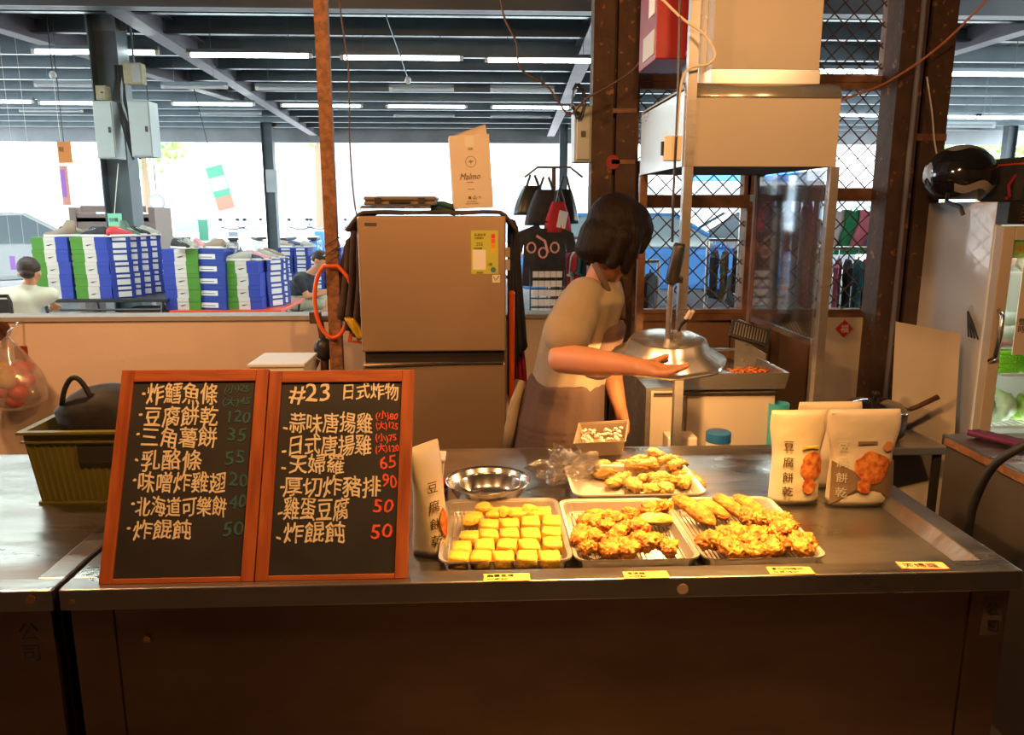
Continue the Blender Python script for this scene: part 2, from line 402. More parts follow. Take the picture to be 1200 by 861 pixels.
# organic body: chains of (point, radius) swept with overlapping ellipsoids, fused by voxel remesh
def blob(name, chains, voxel, m, parent, smooth=6, factor=.5, wrinkle=None):
    b = MB()
    for ch in chains:
        for i in range(len(ch) - 1 if len(ch) > 1 else 1):
            p0, r0 = ch[i]; p1, r1 = ch[min(i + 1, len(ch) - 1)]
            p0, p1 = Vector(p0), Vector(p1)
            r0 = Vector(r0 if isinstance(r0, (tuple, list)) else (r0,) * 3); r1 = Vector(r1 if isinstance(r1, (tuple, list)) else (r1,) * 3)
            L = (p1 - p0).length; st = max(1, int(L / (.35 * min(*r0, *r1))))
            for k in range(st + 1):
                t = k / st; p = p0.lerp(p1, t); r_ = r0.lerp(r1, t)
                b.ell(p, r_.x, r_.y, r_.z, 16, 10)
    o = b.build(name, m, None)
    md = o.modifiers.new('r', 'REMESH'); md.mode = 'VOXEL'; md.voxel_size = voxel
    sm = o.modifiers.new('s', 'SMOOTH'); sm.iterations = smooth; sm.factor = factor
    dg = bpy.context.evaluated_depsgraph_get(); dg.update()
    me = bpy.data.meshes.new_from_object(o.evaluated_get(dg)); old = o.data
    o.modifiers.clear(); o.data = me; bpy.data.meshes.remove(old); me.name = name; me.shade_smooth()
    if wrinkle:
        amp, fq, sx_, sy_, sz_ = wrinkle
        ns_ = [v.normal.copy() for v in me.vertices]
        for v, nn_ in zip(me.vertices, ns_):
            q = Vector((v.co.x * sx_, v.co.y * sy_, v.co.z * sz_)) * fq
            v.co += nn_ * amp * (1 - 2 * abs(noise.noise(q))) 
    if not me.materials: me.materials.append(M[m])
    if parent is not None:
        o.parent = parent; me.transform(parent.matrix_basis.inverted())
    return o

# ================================================================== STRUCTURE
Yw = 3.6                                            # line of the back wall
S(MB().box(-14, 14, -4, 4.5, -.05, 0).build('floor', 'floor'))
S(MB().box(-14, 14, 4.5, 20.4, -.05, 0).build('floor', 'hall_floor'))
o = MB().box(-60, 60, 20.4, 90, -.16, -.06).build('street_ground', 'street'); S(o)
o = MB().box(-60, -14, -4, 20.4, -.16, -.06).build('street_ground', 'street'); S(o)
o = MB().box(14, 60, -4, 20.4, -.16, -.06).build('street_ground', 'street'); S(o)
ceil = S(MB().box(-14, 14, -4, 20.2, 3.62, 3.66).build('ceiling', 'ceiling'))
S(MB().box(-7, 7, -3.2, -3.1, 0, 3.62).build('shade_wall_front', 'brownwall'))  # unseen; this and both side walls are added to keep the stall dark
S(MB().box(-7.1, -7, -3.2, 3.4, 0, 3.62).build('shade_wall_left', 'brownwall'))
S(MB().box(7, 7.1, -3.2, 3.4, 0, 3.62).build('shade_wall_right', 'brownwall'))
# purlins: C sections running across the hall
def cpurlin(y, z=3.35, h=.2, w_=.09):
    b = MB().box(-13.9, 13.9, y - .004, y + .004, z, z + h).box(-13.9, 13.9, y - w_, y + .004, z, z + .006).box(-13.9, 13.9, y - w_, y - w_ + .006, z, z + .02)
    return b.build('purlin', 'purlin', ceil)
for y in [5.2, 6.2, 8.1, 9.0, 10.2, 11.1, 12.1, 13.1, 14.2, 15.4, 16.5, 17.6, 18.7]: cpurlin(y)
b = MB().box(-13.9, 13.9, 7.05, 7.06, 3.16, 3.62).box(-13.9, 13.9, 6.98, 7.13, 3.16, 3.175).box(-13.9, 13.9, 6.98, 7.13, 3.6, 3.62)
b.build('girder', 'beam', ceil)
b = MB().box(-13.9, 13.9, 19.9, 20.0, 3.12, 3.62); b.build('edge_beam', 'beam', ceil)
def rafter(x, y0, y1, x2=None):
    x2 = x if x2 is None else x2
    b = MB()
    for (dx0, dx1, z0, z1) in ((-.09, .09, 3.27, 3.285), (-.006, .006, 3.285, 3.5), (-.09, .09, 3.5, 3.515)):
        vs = [(x + dx0, y0, z0), (x + dx1, y0, z0), (x2 + dx1, y1, z0), (x2 + dx0, y1, z0), (x + dx0, y0, z1), (x + dx1, y0, z1), (x2 + dx1, y1, z1), (x2 + dx0, y1, z1)]
        b.add(vs, [(0, 3, 2, 1), (4, 5, 6, 7), (0, 1, 5, 4), (1, 2, 6, 5), (2, 3, 7, 6), (3, 0, 4, 7)])
    b.build('rafter', 'rafter', ceil)
a0 = atZ(172, 30, 3.28); a1 = atZ(340, 146, 3.28); rafter(a0.x, 7.15, 19.8, a1.x)
a0 = atZ(690, 40, 3.28); a1 = atZ(655, 150, 3.28); rafter(a0.x, 7.15, 19.8, a1.x)
a0 = atZ(1140, 58, 3.28); rafter(a0.x, 7.15, 19.8, a0.x - .6)
a0 = atZ(5, 45, 3.28); rafter(a0.x, 7.15, 14, a0.x + 1.0)
# ceiling tube lights
def tube_light(px, py, w_, Y, lit, label, tube_m=None):
    p = atY(px, py, Y)
    t = T('ceiling_light', label, 'lamp', (p.x, p.y, p.z), group='tube lights under the market roof')
    MB().box(-w_ / 2 - .04, w_ / 2 + .04, -.03, .03, .022, .06).build('housing', 'purlin', t)
    MB().tube([(-w_ / 2, 0, 0), (w_ / 2, 0, 0)], .021, 10).build('tube', 'tube' if lit else 'tube_off', t)
    b = MB()
    for sx in (-1, 1): b.box(sx * (w_ / 2 + .02) - .02, sx * (w_ / 2 + .02) + .02, -.02, .02, -.02, .03)
    b.build('lamp_holder', 'white', t)
    for sx in (-1, 1): MB().box(sx * w_ / 3 - .003, sx * w_ / 3 + .003, -.003, .003, .06, 3.62 - p.z).build('hanger_wire', 'purlin', t)
row1 = [(112, 61, 'lit tube light left of the big grey column, front row'), (293, 65, 'lit tube light right of the big grey column, front row'),
        (471, 68, 'lit tube light above the bronze fridge, front row'), (639, 71, 'lit tube light left of the rusty column, front row'),
        (995, 84, 'lit tube light seen through the top mesh window, front row'), (1146, 87, 'lit tube light at the right edge above the helmet, front row')]
for px, py, lb in row1: tube_light(px, py, 1.22, 8.8, True, lb)
row2 = [(-10, 119, 'lit tube light cut by the left edge, second row'), (95, 121, 'lit tube light just left of the grey column, second row'), (250, 122, 'lit tube light right of the column cabinet, second row'),
        (377, 124, 'lit tube light behind the rusty pole, second row'), (500, 125, 'lit tube light above the tool cases, second row'), (622, 126, 'lit tube light left of the rusty column, second row'),
        (985, 135, 'lit tube light behind the middle mesh window, second row'), (1104, 137, 'lit tube light right of the dark column, second row'), (1187, 138, 'lit tube light cut by the right edge, second row')]
for px, py, lb in row2: tube_light(px, py, 1.22, 13.1, True, lb)
row3 = [(80, 100, 'left'), (228, 102, 'centre left'), (338, 104, 'behind the rusty pole'), (494, 105, 'above the tool cases'), (612, 106, 'left of the rusty column'), (1130, 148, 'far right')]
for px, py, lb in row3: tube_light(px, py, .75, 10.6, False, 'unlit pale tube light under the roof, ' + lb + ', between the lit rows')
row4 = [(60, 130, 'left of the grey column'), (270, 133, 'right of the column cabinet'), (497, 136, 'over the tool cases'), (610, 137, 'near the rusty column')]
for px, py, lb in row4: tube_light(px, py, 1.1, 15.9, False, 'unlit pale tube light behind the second lit row, ' + lb)

# back wall: low plastered wall at left, plywood under the mesh windows at right
wl = atY(100, 371, Yw).z
xs = atY(693, 300, Yw).x; xr = atY(1050, 300, Yw).x
S(MB().box(-7, xs, Yw, Yw + .12, 0, wl - .02).build('wall_back', 'wall'))
S(MB().box(-7, xs, Yw - .012, Yw + .132, wl - .02, wl).build('trim_1', 'wall_cap'))
wb = S(MB().box(xs, 7, Yw, Yw + .10, 0, wl - .03).build('wall_back_right', 'brownwall'))
MB().box(xs, xr + .1, Yw - .03, Yw + .13, wl - .03, wl).build('sill', 'rustframe', wb)
# vertical battens of the plywood wall
for px in (858, 905, 1000, 1046):
    x = atY(px, 420, Yw).x
    MB().box(x - .02, x + .02, Yw - .025, Yw, 0, wl - .03).build('batten', 'rustframe', wb)
for (x0, y0, x1, y1) in ((944, 372, 1022, 600), (1022, 378, 1056, 640)):
    a, c, z0, z1 = rect(x0, y0, x1, y1, Yw - .035)
    MB().box(a, c, Yw - .034, Yw - .026, 0.0, z1).build('panel', 'cream', wb)

# mesh windows
def grille(parent, x0, x1, z0, z1, y, pitch=.088, r_=.0032):
    b = MB(); w_ = x1 - x0; h = z1 - z0; sl = 1.0
    k = -int(h / pitch) - 1
    while k * pitch < w_ + h:
        for sgn in (1, -1):
            # line x = x0 + k*pitch + sgn*(z - z0) ; clipped
            c = k * pitch if sgn == 1 else k * pitch
            pts = []
            if sgn == 1:
                za = max(0, -c); zb = min(h, w_ - c)
                if zb > za: pts = [(x0 + c + za, z0 + za), (x0 + c + zb, z0 + zb)]
            else:
                za = max(0, c - w_); zb = min(h, c)
                if zb > za: pts = [(x0 + c - za, z0 + za), (x0 + c - zb, z0 + zb)]
            if pts: b.tube([(pts[0][0], y + .004 * sgn, pts[0][1]), (pts[1][0], y + .004 * sgn, pts[1][1])], r_, 5)
        k += 1
    b.build('mesh_grille', 'wire', parent)
def mesh_window(name, x0, y0, x1, y1, fr=.03, depth=.06, bars=()):
    a, c, z0, z1 = rect(x0, y0, x1, y1, Yw)
    w_ = S(MB().box(a, a + fr, Yw, Yw + depth, z0, z1).box(c - fr, c, Yw, Yw + depth, z0, z1)
           .box(a + fr, c - fr, Yw, Yw + depth, z0, z0 + fr).box(a + fr, c - fr, Yw, Yw + depth, z1 - fr, z1).build(name, 'rustframe'))
    grille(w_, a + fr, c - fr, z0 + fr, z1 - fr, Yw + depth / 2)
    return a, c, z0, z1
mesh_window('window_1', 741, 236, 880, 370)
mesh_window('window_2', 741, 196, 880, 236)
mesh_window('window_3', 880, 228, 1050, 370)
mesh_window('window_4', 880, 96, 1050, 228)
mesh_window('window_5', 741, -60, 1050, 96)
mesh_window('window_6', 741, 96, 880, 196)

# rusty steel columns at the wall line
def hcol(name, label, px0, px1, pyref, Y, m, webx=.5):
    a = atY(px0, pyref, Y).x; c = atY(px1, pyref, Y).x; w_ = c - a
    t = T(name, label, 'column', ((a + c) / 2, Y, 0))
    MB().box(-w_ / 2, -w_ * .04, 0, .02, 0, 3.62).box(-w_ * .45, -w_ * .43, .02, .16, 0, 3.62).build('flange', m, t)
    MB().box(w_ * .04, w_ / 2, .0, .02, 0, 3.62).box(w_ * .43, w_ * .45, .02, .16, 0, 3.62).build('flange', m, t)
    MB().box(-w_ * .43, w_ * .43, .08, .10, 0, 3.62).build('web', m, t)
    return t, w_
t, w_ = hcol('steel_column', 'rusty brown steel column behind the woman, with a red disc on it', 693, 745, 200, Yw - .17, 'rust')
for zz in (1.93, 1.72):
    MB().box(-.01, w_ / 2 - .005, -.006, .0, zz, zz + .018).build('strap', 'rustframe', t)
p = atY(718, 190, Yw - .17)
b = MB(); mx = Matrix.Translation(p - Vector(t.location)) @ Matrix.Rotation(R(90), 4, 'X')
b.lathe([(.0, 0), (.03, .0), (.03, .006), (0, .006)], 20, mx=mx); b.build('red_disc', cmat('dull_red', (.28, .03, .02)), t)
t, w_ = hcol('steel_column', 'dark rusty steel column between the mesh windows and the helmet', 1042, 1104, 200, Yw - .17, 'rust')
p = atY(1055, 200, Yw - .2)
MB().tube([(-w_ * .2, -.02, 0.0), (-w_ * .2, -.02, 3.6)], .011, 10).build('conduit', 'rafter', t)
MB().box(-.01, w_ / 2, -.008, 0, 1.82, 1.85).build('strap', 'rustframe', t)

# grey hall columns
def sq_column(label, px, py, Y, w_, m='column', top=3.45):
    p = atY(px, py, Y)
    t = T('steel_column', label, 'column', (p.x, Y, 0))
    MB().box(-w_ / 2, w_ / 2, -.012, .012, 0, top).build('web', m, t)
    MB().box(-w_ / 2 - .012, -w_ / 2, -w_ / 2, w_ / 2, 0, top).build('flange', m, t)
    MB().box(w_ / 2, w_ / 2 + .012, -w_ / 2, w_ / 2, 0, top).build('flange', m, t)
    return t
colbig = sq_column('big grey steel column among the shoe stacks carrying electric cabinets', 141, 200, 8.6, .26, top=3.62)
tg = atY(141, 200, 8.6)
MB().box(-.2, .2, -.02, .02, 3.3, 3.62).build('head_plate', 'beam', colbig)
def cabinet(label, x0, y0, x1, y1, Y, d=.2, m='cabinet_grey'):
    a, c, z0, z1 = rect(x0, y0, x1, y1, Y)
    t = T('electrical_cabinet', label, 'cabinet', ((a + c) / 2, Y, z0)); w_ = c - a; h = z1 - z0
    MB().box(-w_ / 2, w_ / 2, 0, d, 0, h).build('body', m, t, bevel=.004)
    dr = MB().box(-w_ / 2 + .01, w_ / 2 - .01, -.012, 0, .01, h - .01).build('door', m, t, bevel=.003)
    MB().box(w_ / 2 - .05, w_ / 2 - .03, -.022, -.012, h * .45, h * .55).build('lock', 'black', dr)
    return t
cabinet('narrow grey electric cabinet on the left of the big grey column', 111, 118, 134, 186, 8.25, .22)
cabinet('grey electric cabinet on the right of the big grey column', 152, 118, 177, 184, 8.25, .22)
cabinet('grey electric cabinet beside the rusty column, under black cables', 673, 124, 694, 190, 3.44, .12)
cabinet('small beige meter box high on the big grey column', 112, 100, 125, 117, 8.38, .1, 'khaki')
b = MB()
for k in range(9):
    x = rnd.uniform(-.06, .12); b.tube([(x, -.16, 2.95), (x + rnd.uniform(-.05, .05), -.22, 2.6), (x + .05, -.2, 2.3), (x + .12, -.22, 2.02 + rnd.uniform(0, .1))], .012, 6)
tag(b.build('cable_bundle', 'black'), 'bundle of black cables hanging down the big grey column', 'cable'); bpy.data.objects['cable_bundle'].location = (colbig.location.x + .16, 8.62, .0)
p = atY(158, 87, 8.3)
t = T('loudspeaker', 'small pale boxy loudspeaker hung under the roof near the big column', 'speaker', p)
MB().box(-.09, .09, -.06, .06, -.1, .1).build('body', 'khaki', t, bevel=.01); MB().box(-.0, .08, -.07, -.06, -.08, .08).build('grille', 'cabinet_grey', t)
MB().box(-.008, .008, -.008, .008, .1, 3.35 - p.z).build('bracket', 'purlin', t)
p = atY(62, 88, 8.6)
t = T('bulb', 'small round bulb hung from a wire at upper left', 'lamp', p); MB().ell((0, 0, 0), .035, .035, .04).build('globe', 'tube_off', t); MB().box(-.004, .004, -.004, .004, .04, 3.62 - p.z).build('wire', 'black', t)
p = atY(478, 94, 8.0)
t = T('bulb', 'small round bulb hung on a slanting rod above the carton', 'lamp', p); MB().ell((0, 0, 0), .032, .032, .036).build('globe', 'tube_off', t)
MB().tube([(0, 0, .03), (-.28, .0, 3.6 - p.z)], .008, 6).build('rod', 'purlin', t)
c3 = sq_column('slim grey steel column far behind the seated young man', 316, 200, 18.6, .22)
p = atY(319, 212, 18.4); t = T('meter_box', 'pale box fixed to the slim far column', 'box', p); MB().box(-.12, .12, -.08, .08, -.25, .25).build('body', 'cabinet_grey', t)
sq_column('thin far steel column right of the hanging bags', 660, 200, 18.6, .16)
sq_column('far grey steel column seen over the helmet', 1180, 190, 18.0, .2)

# rusty pole left of the fridge
pb = atY(395, 420, 3.2)
t = T('rusty_pole', 'rusty orange-brown steel post left of the bronze fridge', 'post', (pb.x, 3.2, 0))
MB().box(-.025, .025, -.02, .02, 0, 3.62).build('post', 'pole', t)
b = MB()
for k in range(3): b.tube([(.034 * math.cos(a_ / 8 * 6.283), .03 * math.sin(a_ / 8 * 6.283), 1.33 + k * .035 + .02 * math.cos(a_ / 8 * 6.283)) for a_ in range(8)], .002, 5, closed=True)
b.build('wire_tie', 'bright_steel', t)

# ================================================================== COUNTERS
ZC = .85
fl = atZ(66, 693, ZC); fr_ = atZ(1197, 667, ZC)
X0, X1, Y0, Y1 = fl.x, fr_.x, (fl.y + fr_.y) / 2, 2.265
print('counter', X0, X1, fl.y, fr_.y)
def counter(name, label, x0, x1, y0, y1, z, legs):
    t = T(name, label, 'counter', ((x0 + x1) / 2, (y0 + y1) / 2, 0)); c = t
    hw, hd = (x1 - x0) / 2, (y1 - y0) / 2; rim = .05; dz = .03; lip = .042
    b = MB()
    # pan with a raised rim at the front and both sides, open at the back
    b.box(-hw, hw, -hd + .002, hd, z - lip, z - dz)
    b.box(-hw, hw, -hd, -hd + rim, z - lip, z)
    for sx in (-1, 1):
        xo, xi, xj = sx * hw, sx * (hw - rim), sx * (hw - rim - .020)
        P4 = [(xo, z - lip), (xo, z), (xi, z), (xj, z - dz + .0005), (xi, z - lip)]
        b.prism(P4, -hd + rim - .001, hd)
    b.build('worktop', 'counter_steel', t, bevel=.003)
    f = .012
    lw = .075
    for sx in (-1, 1):
        MB().box(sx * (hw - .012) - (lw if sx > 0 else 0), sx * (hw - .012) + (0 if sx > 0 else lw), -hd + f, -hd + f + .03, 0, z - lip).build('leg', 'front_steel', t)
        MB().box(sx * (hw - .012) - (lw if sx > 0 else 0), sx * (hw - .012) + (0 if sx > 0 else lw), hd - .05, hd - .02, 0, z - lip).build('leg', 'front_steel', t)
    MB().box(-hw + .012 + lw + .002, hw - .012 - lw - .002, -hd + f + .004, -hd + f + .012, .08, z - lip).build('front_panel', 'front_steel', t)
    for sx in (-1, 1):
        MB().box(sx * (hw - .014) - .004, sx * (hw - .014) + .004, -hd + .045, hd - .05, .08, z - lip).build('side_panel', 'front_steel', t)
    return t
main = counter('steel_counter', 'long stainless steel serving counter carrying the chalkboards and food trays', X0, X1, Y0, Y1, ZC, 0)
side = counter('steel_counter', 'second stainless steel counter at the left edge under the olive crate', X0 - 1.25, X0 - .012, Y0 - .0, Y1, ZC, 0)
PZ = ZC - .03                                        # pan level
# hand-written marks and stickers on the fronts
yf = Y0 + .0115
p = atY(22, 745, yf)
text('公', .040, atY(22, 749, yf), X, Zv, 'ink', side, name='handwriting')
text('司', .040, atY(25, 773, yf), X, Zv, 'ink', side, name='handwriting')
for (q, py) in (('公', 718), ('司', 738)):
    text(q, .028, atY(1154, py, yf) - Vector((0, .0012, 0)), X, Zv, 'ink', main, name='handwriting')
b = MB().box(*[v for v in (lambda a: (a[0], a[1], yf - .0005, yf + .0002, a[2], a[3]))(rect(1151, 700, 1174, 744, yf))]); b.build('tape', cmat('faded_tape', (.11, .08, .06), rough=.7), main, world=True)
def disc(px, py, r_, y, m, parent, name):
    p = atY(px, py, y); mx = Matrix.Translation(p) @ Matrix.Rotation(R(90), 4, 'X')
    MB().lathe([(0, 0), (r_, 0), (r_, .0012), (0, .0012)], 20, mx=mx).build(name, m, parent, world=True)
disc(800, 690, .0105, Y0 - .0002, cmat('sticker', (.62, .44, .34)), main, 'sticker')
disc(172, 749, .006, yf, 'ink_brown', main, 'bolt')
disc(36, 702, .008, Y0 - .0002, 'ink_brown', side, 'bolt')
disc(84, 705, .005, Y0 - .0002, 'ink_brown', main, 'bolt')

# price cards lying on the front rim
def card(label, px, py, w_, d, m, lines, rz=0):
    p = atZ(px, py, ZC)
    t = T('price_card', label, 'sign', (p.x, p.y, ZC), rz, group='price cards on the counter edge')
    o = MB().box(-w_ / 2, w_ / 2, -d / 2, d / 2, .0002, .0016).build('card', m, t)
    b = MB(); n = len(lines)
    for i, s in enumerate(lines):
        write(b, s, d / (n + .3) * .85, (-w_ / 2 + .006, d / 2 - (i + 1) * d / (n + .25), .0019), X, (0, 1, 0), width=1.15)
    b.build('lettering', 'ink', t)
card('small yellow card taped below the tofu tray, two lines of writing', 594, 677, .087, .030, 'yellowtag', ['雞蛋豆腐', '一片50'])
card('small yellow card taped below the chicken tray, overlit', 757, 674, .085, .028, 'yellowtag', ['唐揚雞', '一份80'])
card('small yellow card taped below the rightmost food tray', 926, 669, .085, .030, 'yellowtag', ['厚切炸豬排', '日式炸物'], R(-2))
card('orange card curling on the right end of the counter rim', 1081, 663, .090, .030, 'orangetag', ['天婦羅'], R(-3))

# ================================================================== CHALKBOARDS
def board(label, TL, TR, BR, BL, lines, name='chalkboard'):
    # plane: bottom on the front rim, leaning back
    bl = atZ(*BL, ZC); br = atZ(*BR, ZC); yb = Y0 + .018
    bl = Vector((bl.x, yb, ZC)); br = Vector((br.x, yb, ZC))
    W = br.x - bl.x; lean = R(23.0); SH = .026
    up = Vector((0, math.sin(lean), math.cos(lean))); nn = Vector((0, -math.cos(lean), math.sin(lean)))
    # length from the top corner
    d = ray((TL[0] + TR[0]) / 2, (TL[1] + TR[1]) / 2); c0 = (bl + br) / 2
    C = Vector((0, 0, CAMZ)); tt = (c0 - C).dot(nn) / d.dot(nn); top = C + d * tt; H = (top - c0).dot(up)
    print(label, W, H)
    shx = ((TL[0] - 0) and 0)
    t = T(name, label, 'menu board', c0 - nn * 0, group='menu chalkboards')
    t.rotation_euler = (-lean, 0, 0)
    hw = W / 2; f = .024; th = .016
    # local: x across, z up the board, -y towards the viewer
    MB().box(-hw, -hw + f, 0, th, 0, H).build('frame_rail', 'frame', t, bevel=.0015)
    MB().box(hw - f, hw, 0, th, 0, H).build('frame_rail', 'frame', t, bevel=.0015)
    MB().box(-hw + f, hw - f, 0.0004, th, H - f, H).build('frame_rail', 'frame_h', t, bevel=.0015)
    MB().box(-hw + f, hw - f, 0.0004, th, 0, f * .42).build('frame_rail', 'frame_h', t, bevel=.0015)
    s = MB().box(-hw + f, hw - f, .005, .012, f * .42, H - f).build('slate', 'board', t)
    MB().box(-.02, .02, th, .2, H * .9, H * .9 + .006).build('hinge', 'steel', t)
    def loc(px, py):
        d = ray(px, py); tt = (c0 - C).dot(nn) / d.dot(nn); q = C + d * tt - c0
        return Vector((q.x - SH * q.dot(up), .0045, q.dot(up)))
    for m in ('chalk', 'chalk_blue', 'chalk_red'):
        b = MB(); any_ = False
        for (s_, x0, x1, yb_, hgt, mm) in lines:
            if mm != m: continue
            any_ = True
            a = loc(x0, yb_); c = loc(x1, yb_); dirv = c - a; wid = dirv.length
            size = hgt / 912 * 1.5 * 1.1
            # natural width
            cu = MB(); write(cu, s_, size, (0, 0, 0), X, (0, 0, 1)); xs_ = [v[0] for v in cu.v]; nat = max(xs_) - min(xs_)
            # each glyph jittered a little like handwriting
            n = len(s_); cur = 0
            kx = wid / nat
            for ox, oz in ((0, 0), (.0008, .0001), (.0003, .0007)):
                v = cu; off = len(b.v)
                for vv in v.v:
                    xx = (vv[0] - min(xs_)) * kx
                    wob = .0016 * math.sin(xx * 170 + a.x * 40 + a.z * 90) + .0012 * math.sin(xx * 61 + a.z * 50)
                    wz = .0010 * math.sin(vv[2] * 210 + xx * 33 + a.z * 30)
                    b.v.append((a.x + xx + wz + ox, a.y + vv[1] - ox * .2, a.z + oz + vv[2] * .98 + wob + (c.z - a.z) * xx / wid))
                b.f += [tuple(i + off for i in f_) for f_ in v.f]
        if any_:
            b.build('lettering', m, s)
    for o_ in [c_ for c_ in bpy.data.objects if c_.parent in (t, s)]:
        for v in o_.data.vertices: v.co.x += SH * v.co.z     # the frames are slightly out of square
    return t
def wr(s_, x0, x1, yb_, h, m='chalk'): return (s_, x0, x1, yb_, h, m)
L1 = [wr('炸鱈魚條', 170, 253, 471, 26), wr('豆腐餅乾', 167, 253, 497, 24), wr('三角薯餅', 163, 252, 522, 24), wr('乳酪條', 163, 234, 549, 24),
      wr('味噌炸雞翅', 160, 263, 575, 24), wr('北海道可樂餅', 157, 263, 603, 22), wr('炸餛飩', 154, 222, 630, 22),
      wr('(小)25', 262, 290, 459, 10, 'chalk_blue'), wr('(大)45', 260, 291, 474, 11, 'chalk_blue'), wr('120', 266, 292, 494, 18, 'chalk_blue'),
      wr('35', 265, 287, 517, 20, 'chalk_blue'), wr('55', 262, 285, 543, 20, 'chalk_blue'), wr('20', 267, 289, 569, 20, 'chalk_blue'),
      wr('40', 267, 287, 596, 20, 'chalk_blue'), wr('50', 260, 284, 627, 21, 'chalk_blue')]
for (x, y) in ((164, 469), (161, 493), (158, 518), (156, 546), (153, 571), (151, 600), (147, 626)): L1.append(wr('·', x, x + 4, y, 22))
board('wooden framed chalkboard, left of the two, with pale dim blue prices', (150, 433), (318, 432), (300.5, 675), (122, 678), L1)
L2 = [wr('#23', 338, 385, 470, 28), wr('日式炸物', 402, 466, 466, 20), wr('蒜味唐揚雞', 338, 435, 505, 24), wr('日式唐揚雞', 338, 434, 531, 24),
      wr('天婦羅', 338, 402, 553, 23), wr('厚切炸豬排', 331, 445, 580, 24), wr('雞蛋豆腐', 331, 407, 607, 26), wr('炸餛飩', 331, 403, 634, 24),
      wr('(小)80', 440, 466, 490, 10, 'chalk_red'), wr('(大)125', 440, 466, 502, 10, 'chalk_red'), wr('(小)75', 439, 464, 517, 10, 'chalk_red'), wr('(大)120', 439, 467, 529, 10, 'chalk_red'),
      wr('65', 444, 463, 548, 20, 'chalk_red'), wr('90', 447, 464, 571, 20, 'chalk_red'), wr('50', 437, 460, 601, 20, 'chalk_red'), wr('50', 434, 459, 630, 21, 'chalk_red')]
for (x, y) in ((331, 508), (329, 533), (328, 554), (327, 576), (325, 607), (323, 636)): L2.append(wr('-', x, x + 5, y, 22))
board('wooden framed chalkboard headed #23, right of the two, with red prices', (321, 433), (487, 434), (478, 673), (302, 675), L2)

# ================================================================== FOOD TRAYS
def tray_px(label, name, FL, FR, BLp, h=.032, rack=True, z=PZ, m='tray_steel'):
    zt = z + h
    a = atZ(*FL, zt); b_ = atZ(*FR, zt); c = atZ(*BLp, zt)
    W = b_.x - a.x; y0 = (a.y + b_.y) / 2; D = c.y - y0; cx = (a.x + b_.x) / 2; cy = y0 + D / 2
    t = T(name, label, 'tray', (cx, cy, z + .0005), group='stainless food trays on the counter')
    hw, hd = W / 2, D / 2
    def rr(w_, d_, zz, rad):
        P = []
        for (sx, sy, a0) in ((1, -1, -90), (1, 1, 0), (-1, 1, 90), (-1, -1, 180)):
            for k in range(5):
                an = R(a0 + k * 22.5); P.append(Vector((sx * (w_ - rad) + rad * math.cos(an), sy * (d_ - rad) + rad * math.sin(an), zz)))
        return P
    rings = [rr(hw - .022, hd - .022, .0, .015), rr(hw - .014, hd - .014, .003, .02), rr(hw - .007, hd - .007, h - .003, .025), rr(hw, hd, h, .028), rr(hw, hd, h - .004, .028),
             rr(hw - .003, hd - .003, h - .004, .026), rr(hw - .009, hd - .009, h - .005, .024), rr(hw - .016, hd - .016, .0045, .02), rr(hw - .024, hd - .024, .0015, .014)]
    b = MB(); b.loft(rings, caps=True); b.build('pan', m, t, smooth=False, bevel=0)
    if rack:
        g = MB(); zz = .0095
        n = int(W / .0105)
        for i in range(n + 1):
            x = -hw + .024 + (W - .048) * i / n
            g.box(x - .0008, x + .0008, -hd + .024, hd - .024, zz - .001, zz + .001)
        for y in (-hd + .024, 0, hd - .024): g.box(-hw + .022, hw - .022, y - .0012, y + .0012, zz - .0034, zz - .001)
        for sx in (-1, 1):
            for sy in (-1, 1): g.box(sx * (hw - .03) - .0015, sx * (hw - .03) + .0015, sy * (hd - .03) - .0015, sy * (hd - .03) + .0015, .0018, zz)
        g.build('wire_rack', 'bright_steel', t)
    return t, cx, cy, hw, hd
GZ = PZ + .0115
tr1 = tray_px('stainless tray of yellow fried tofu blocks, leftmost of the front trays', 'food_tray', (513, 658), (673, 657), (532, 585))
tr2 = tray_px('stainless tray of fried chicken pieces, middle of the front trays', 'food_tray', (674, 657), (824, 654), (660, 585))
tr3 = tray_px('stainless tray of cutlets and fried chicken, rightmost of the front trays', 'food_tray', (826, 656), (972, 652), (786, 583))
tr4 = tray_px('large pale tray of tempura pieces behind the front trays', 'food_tray', (672, 580), (830, 578), (653, 545), rack=False, m='tray_pale')
print('trays', tr1[1:], tr2[1:], tr3[1:], tr4[1:])

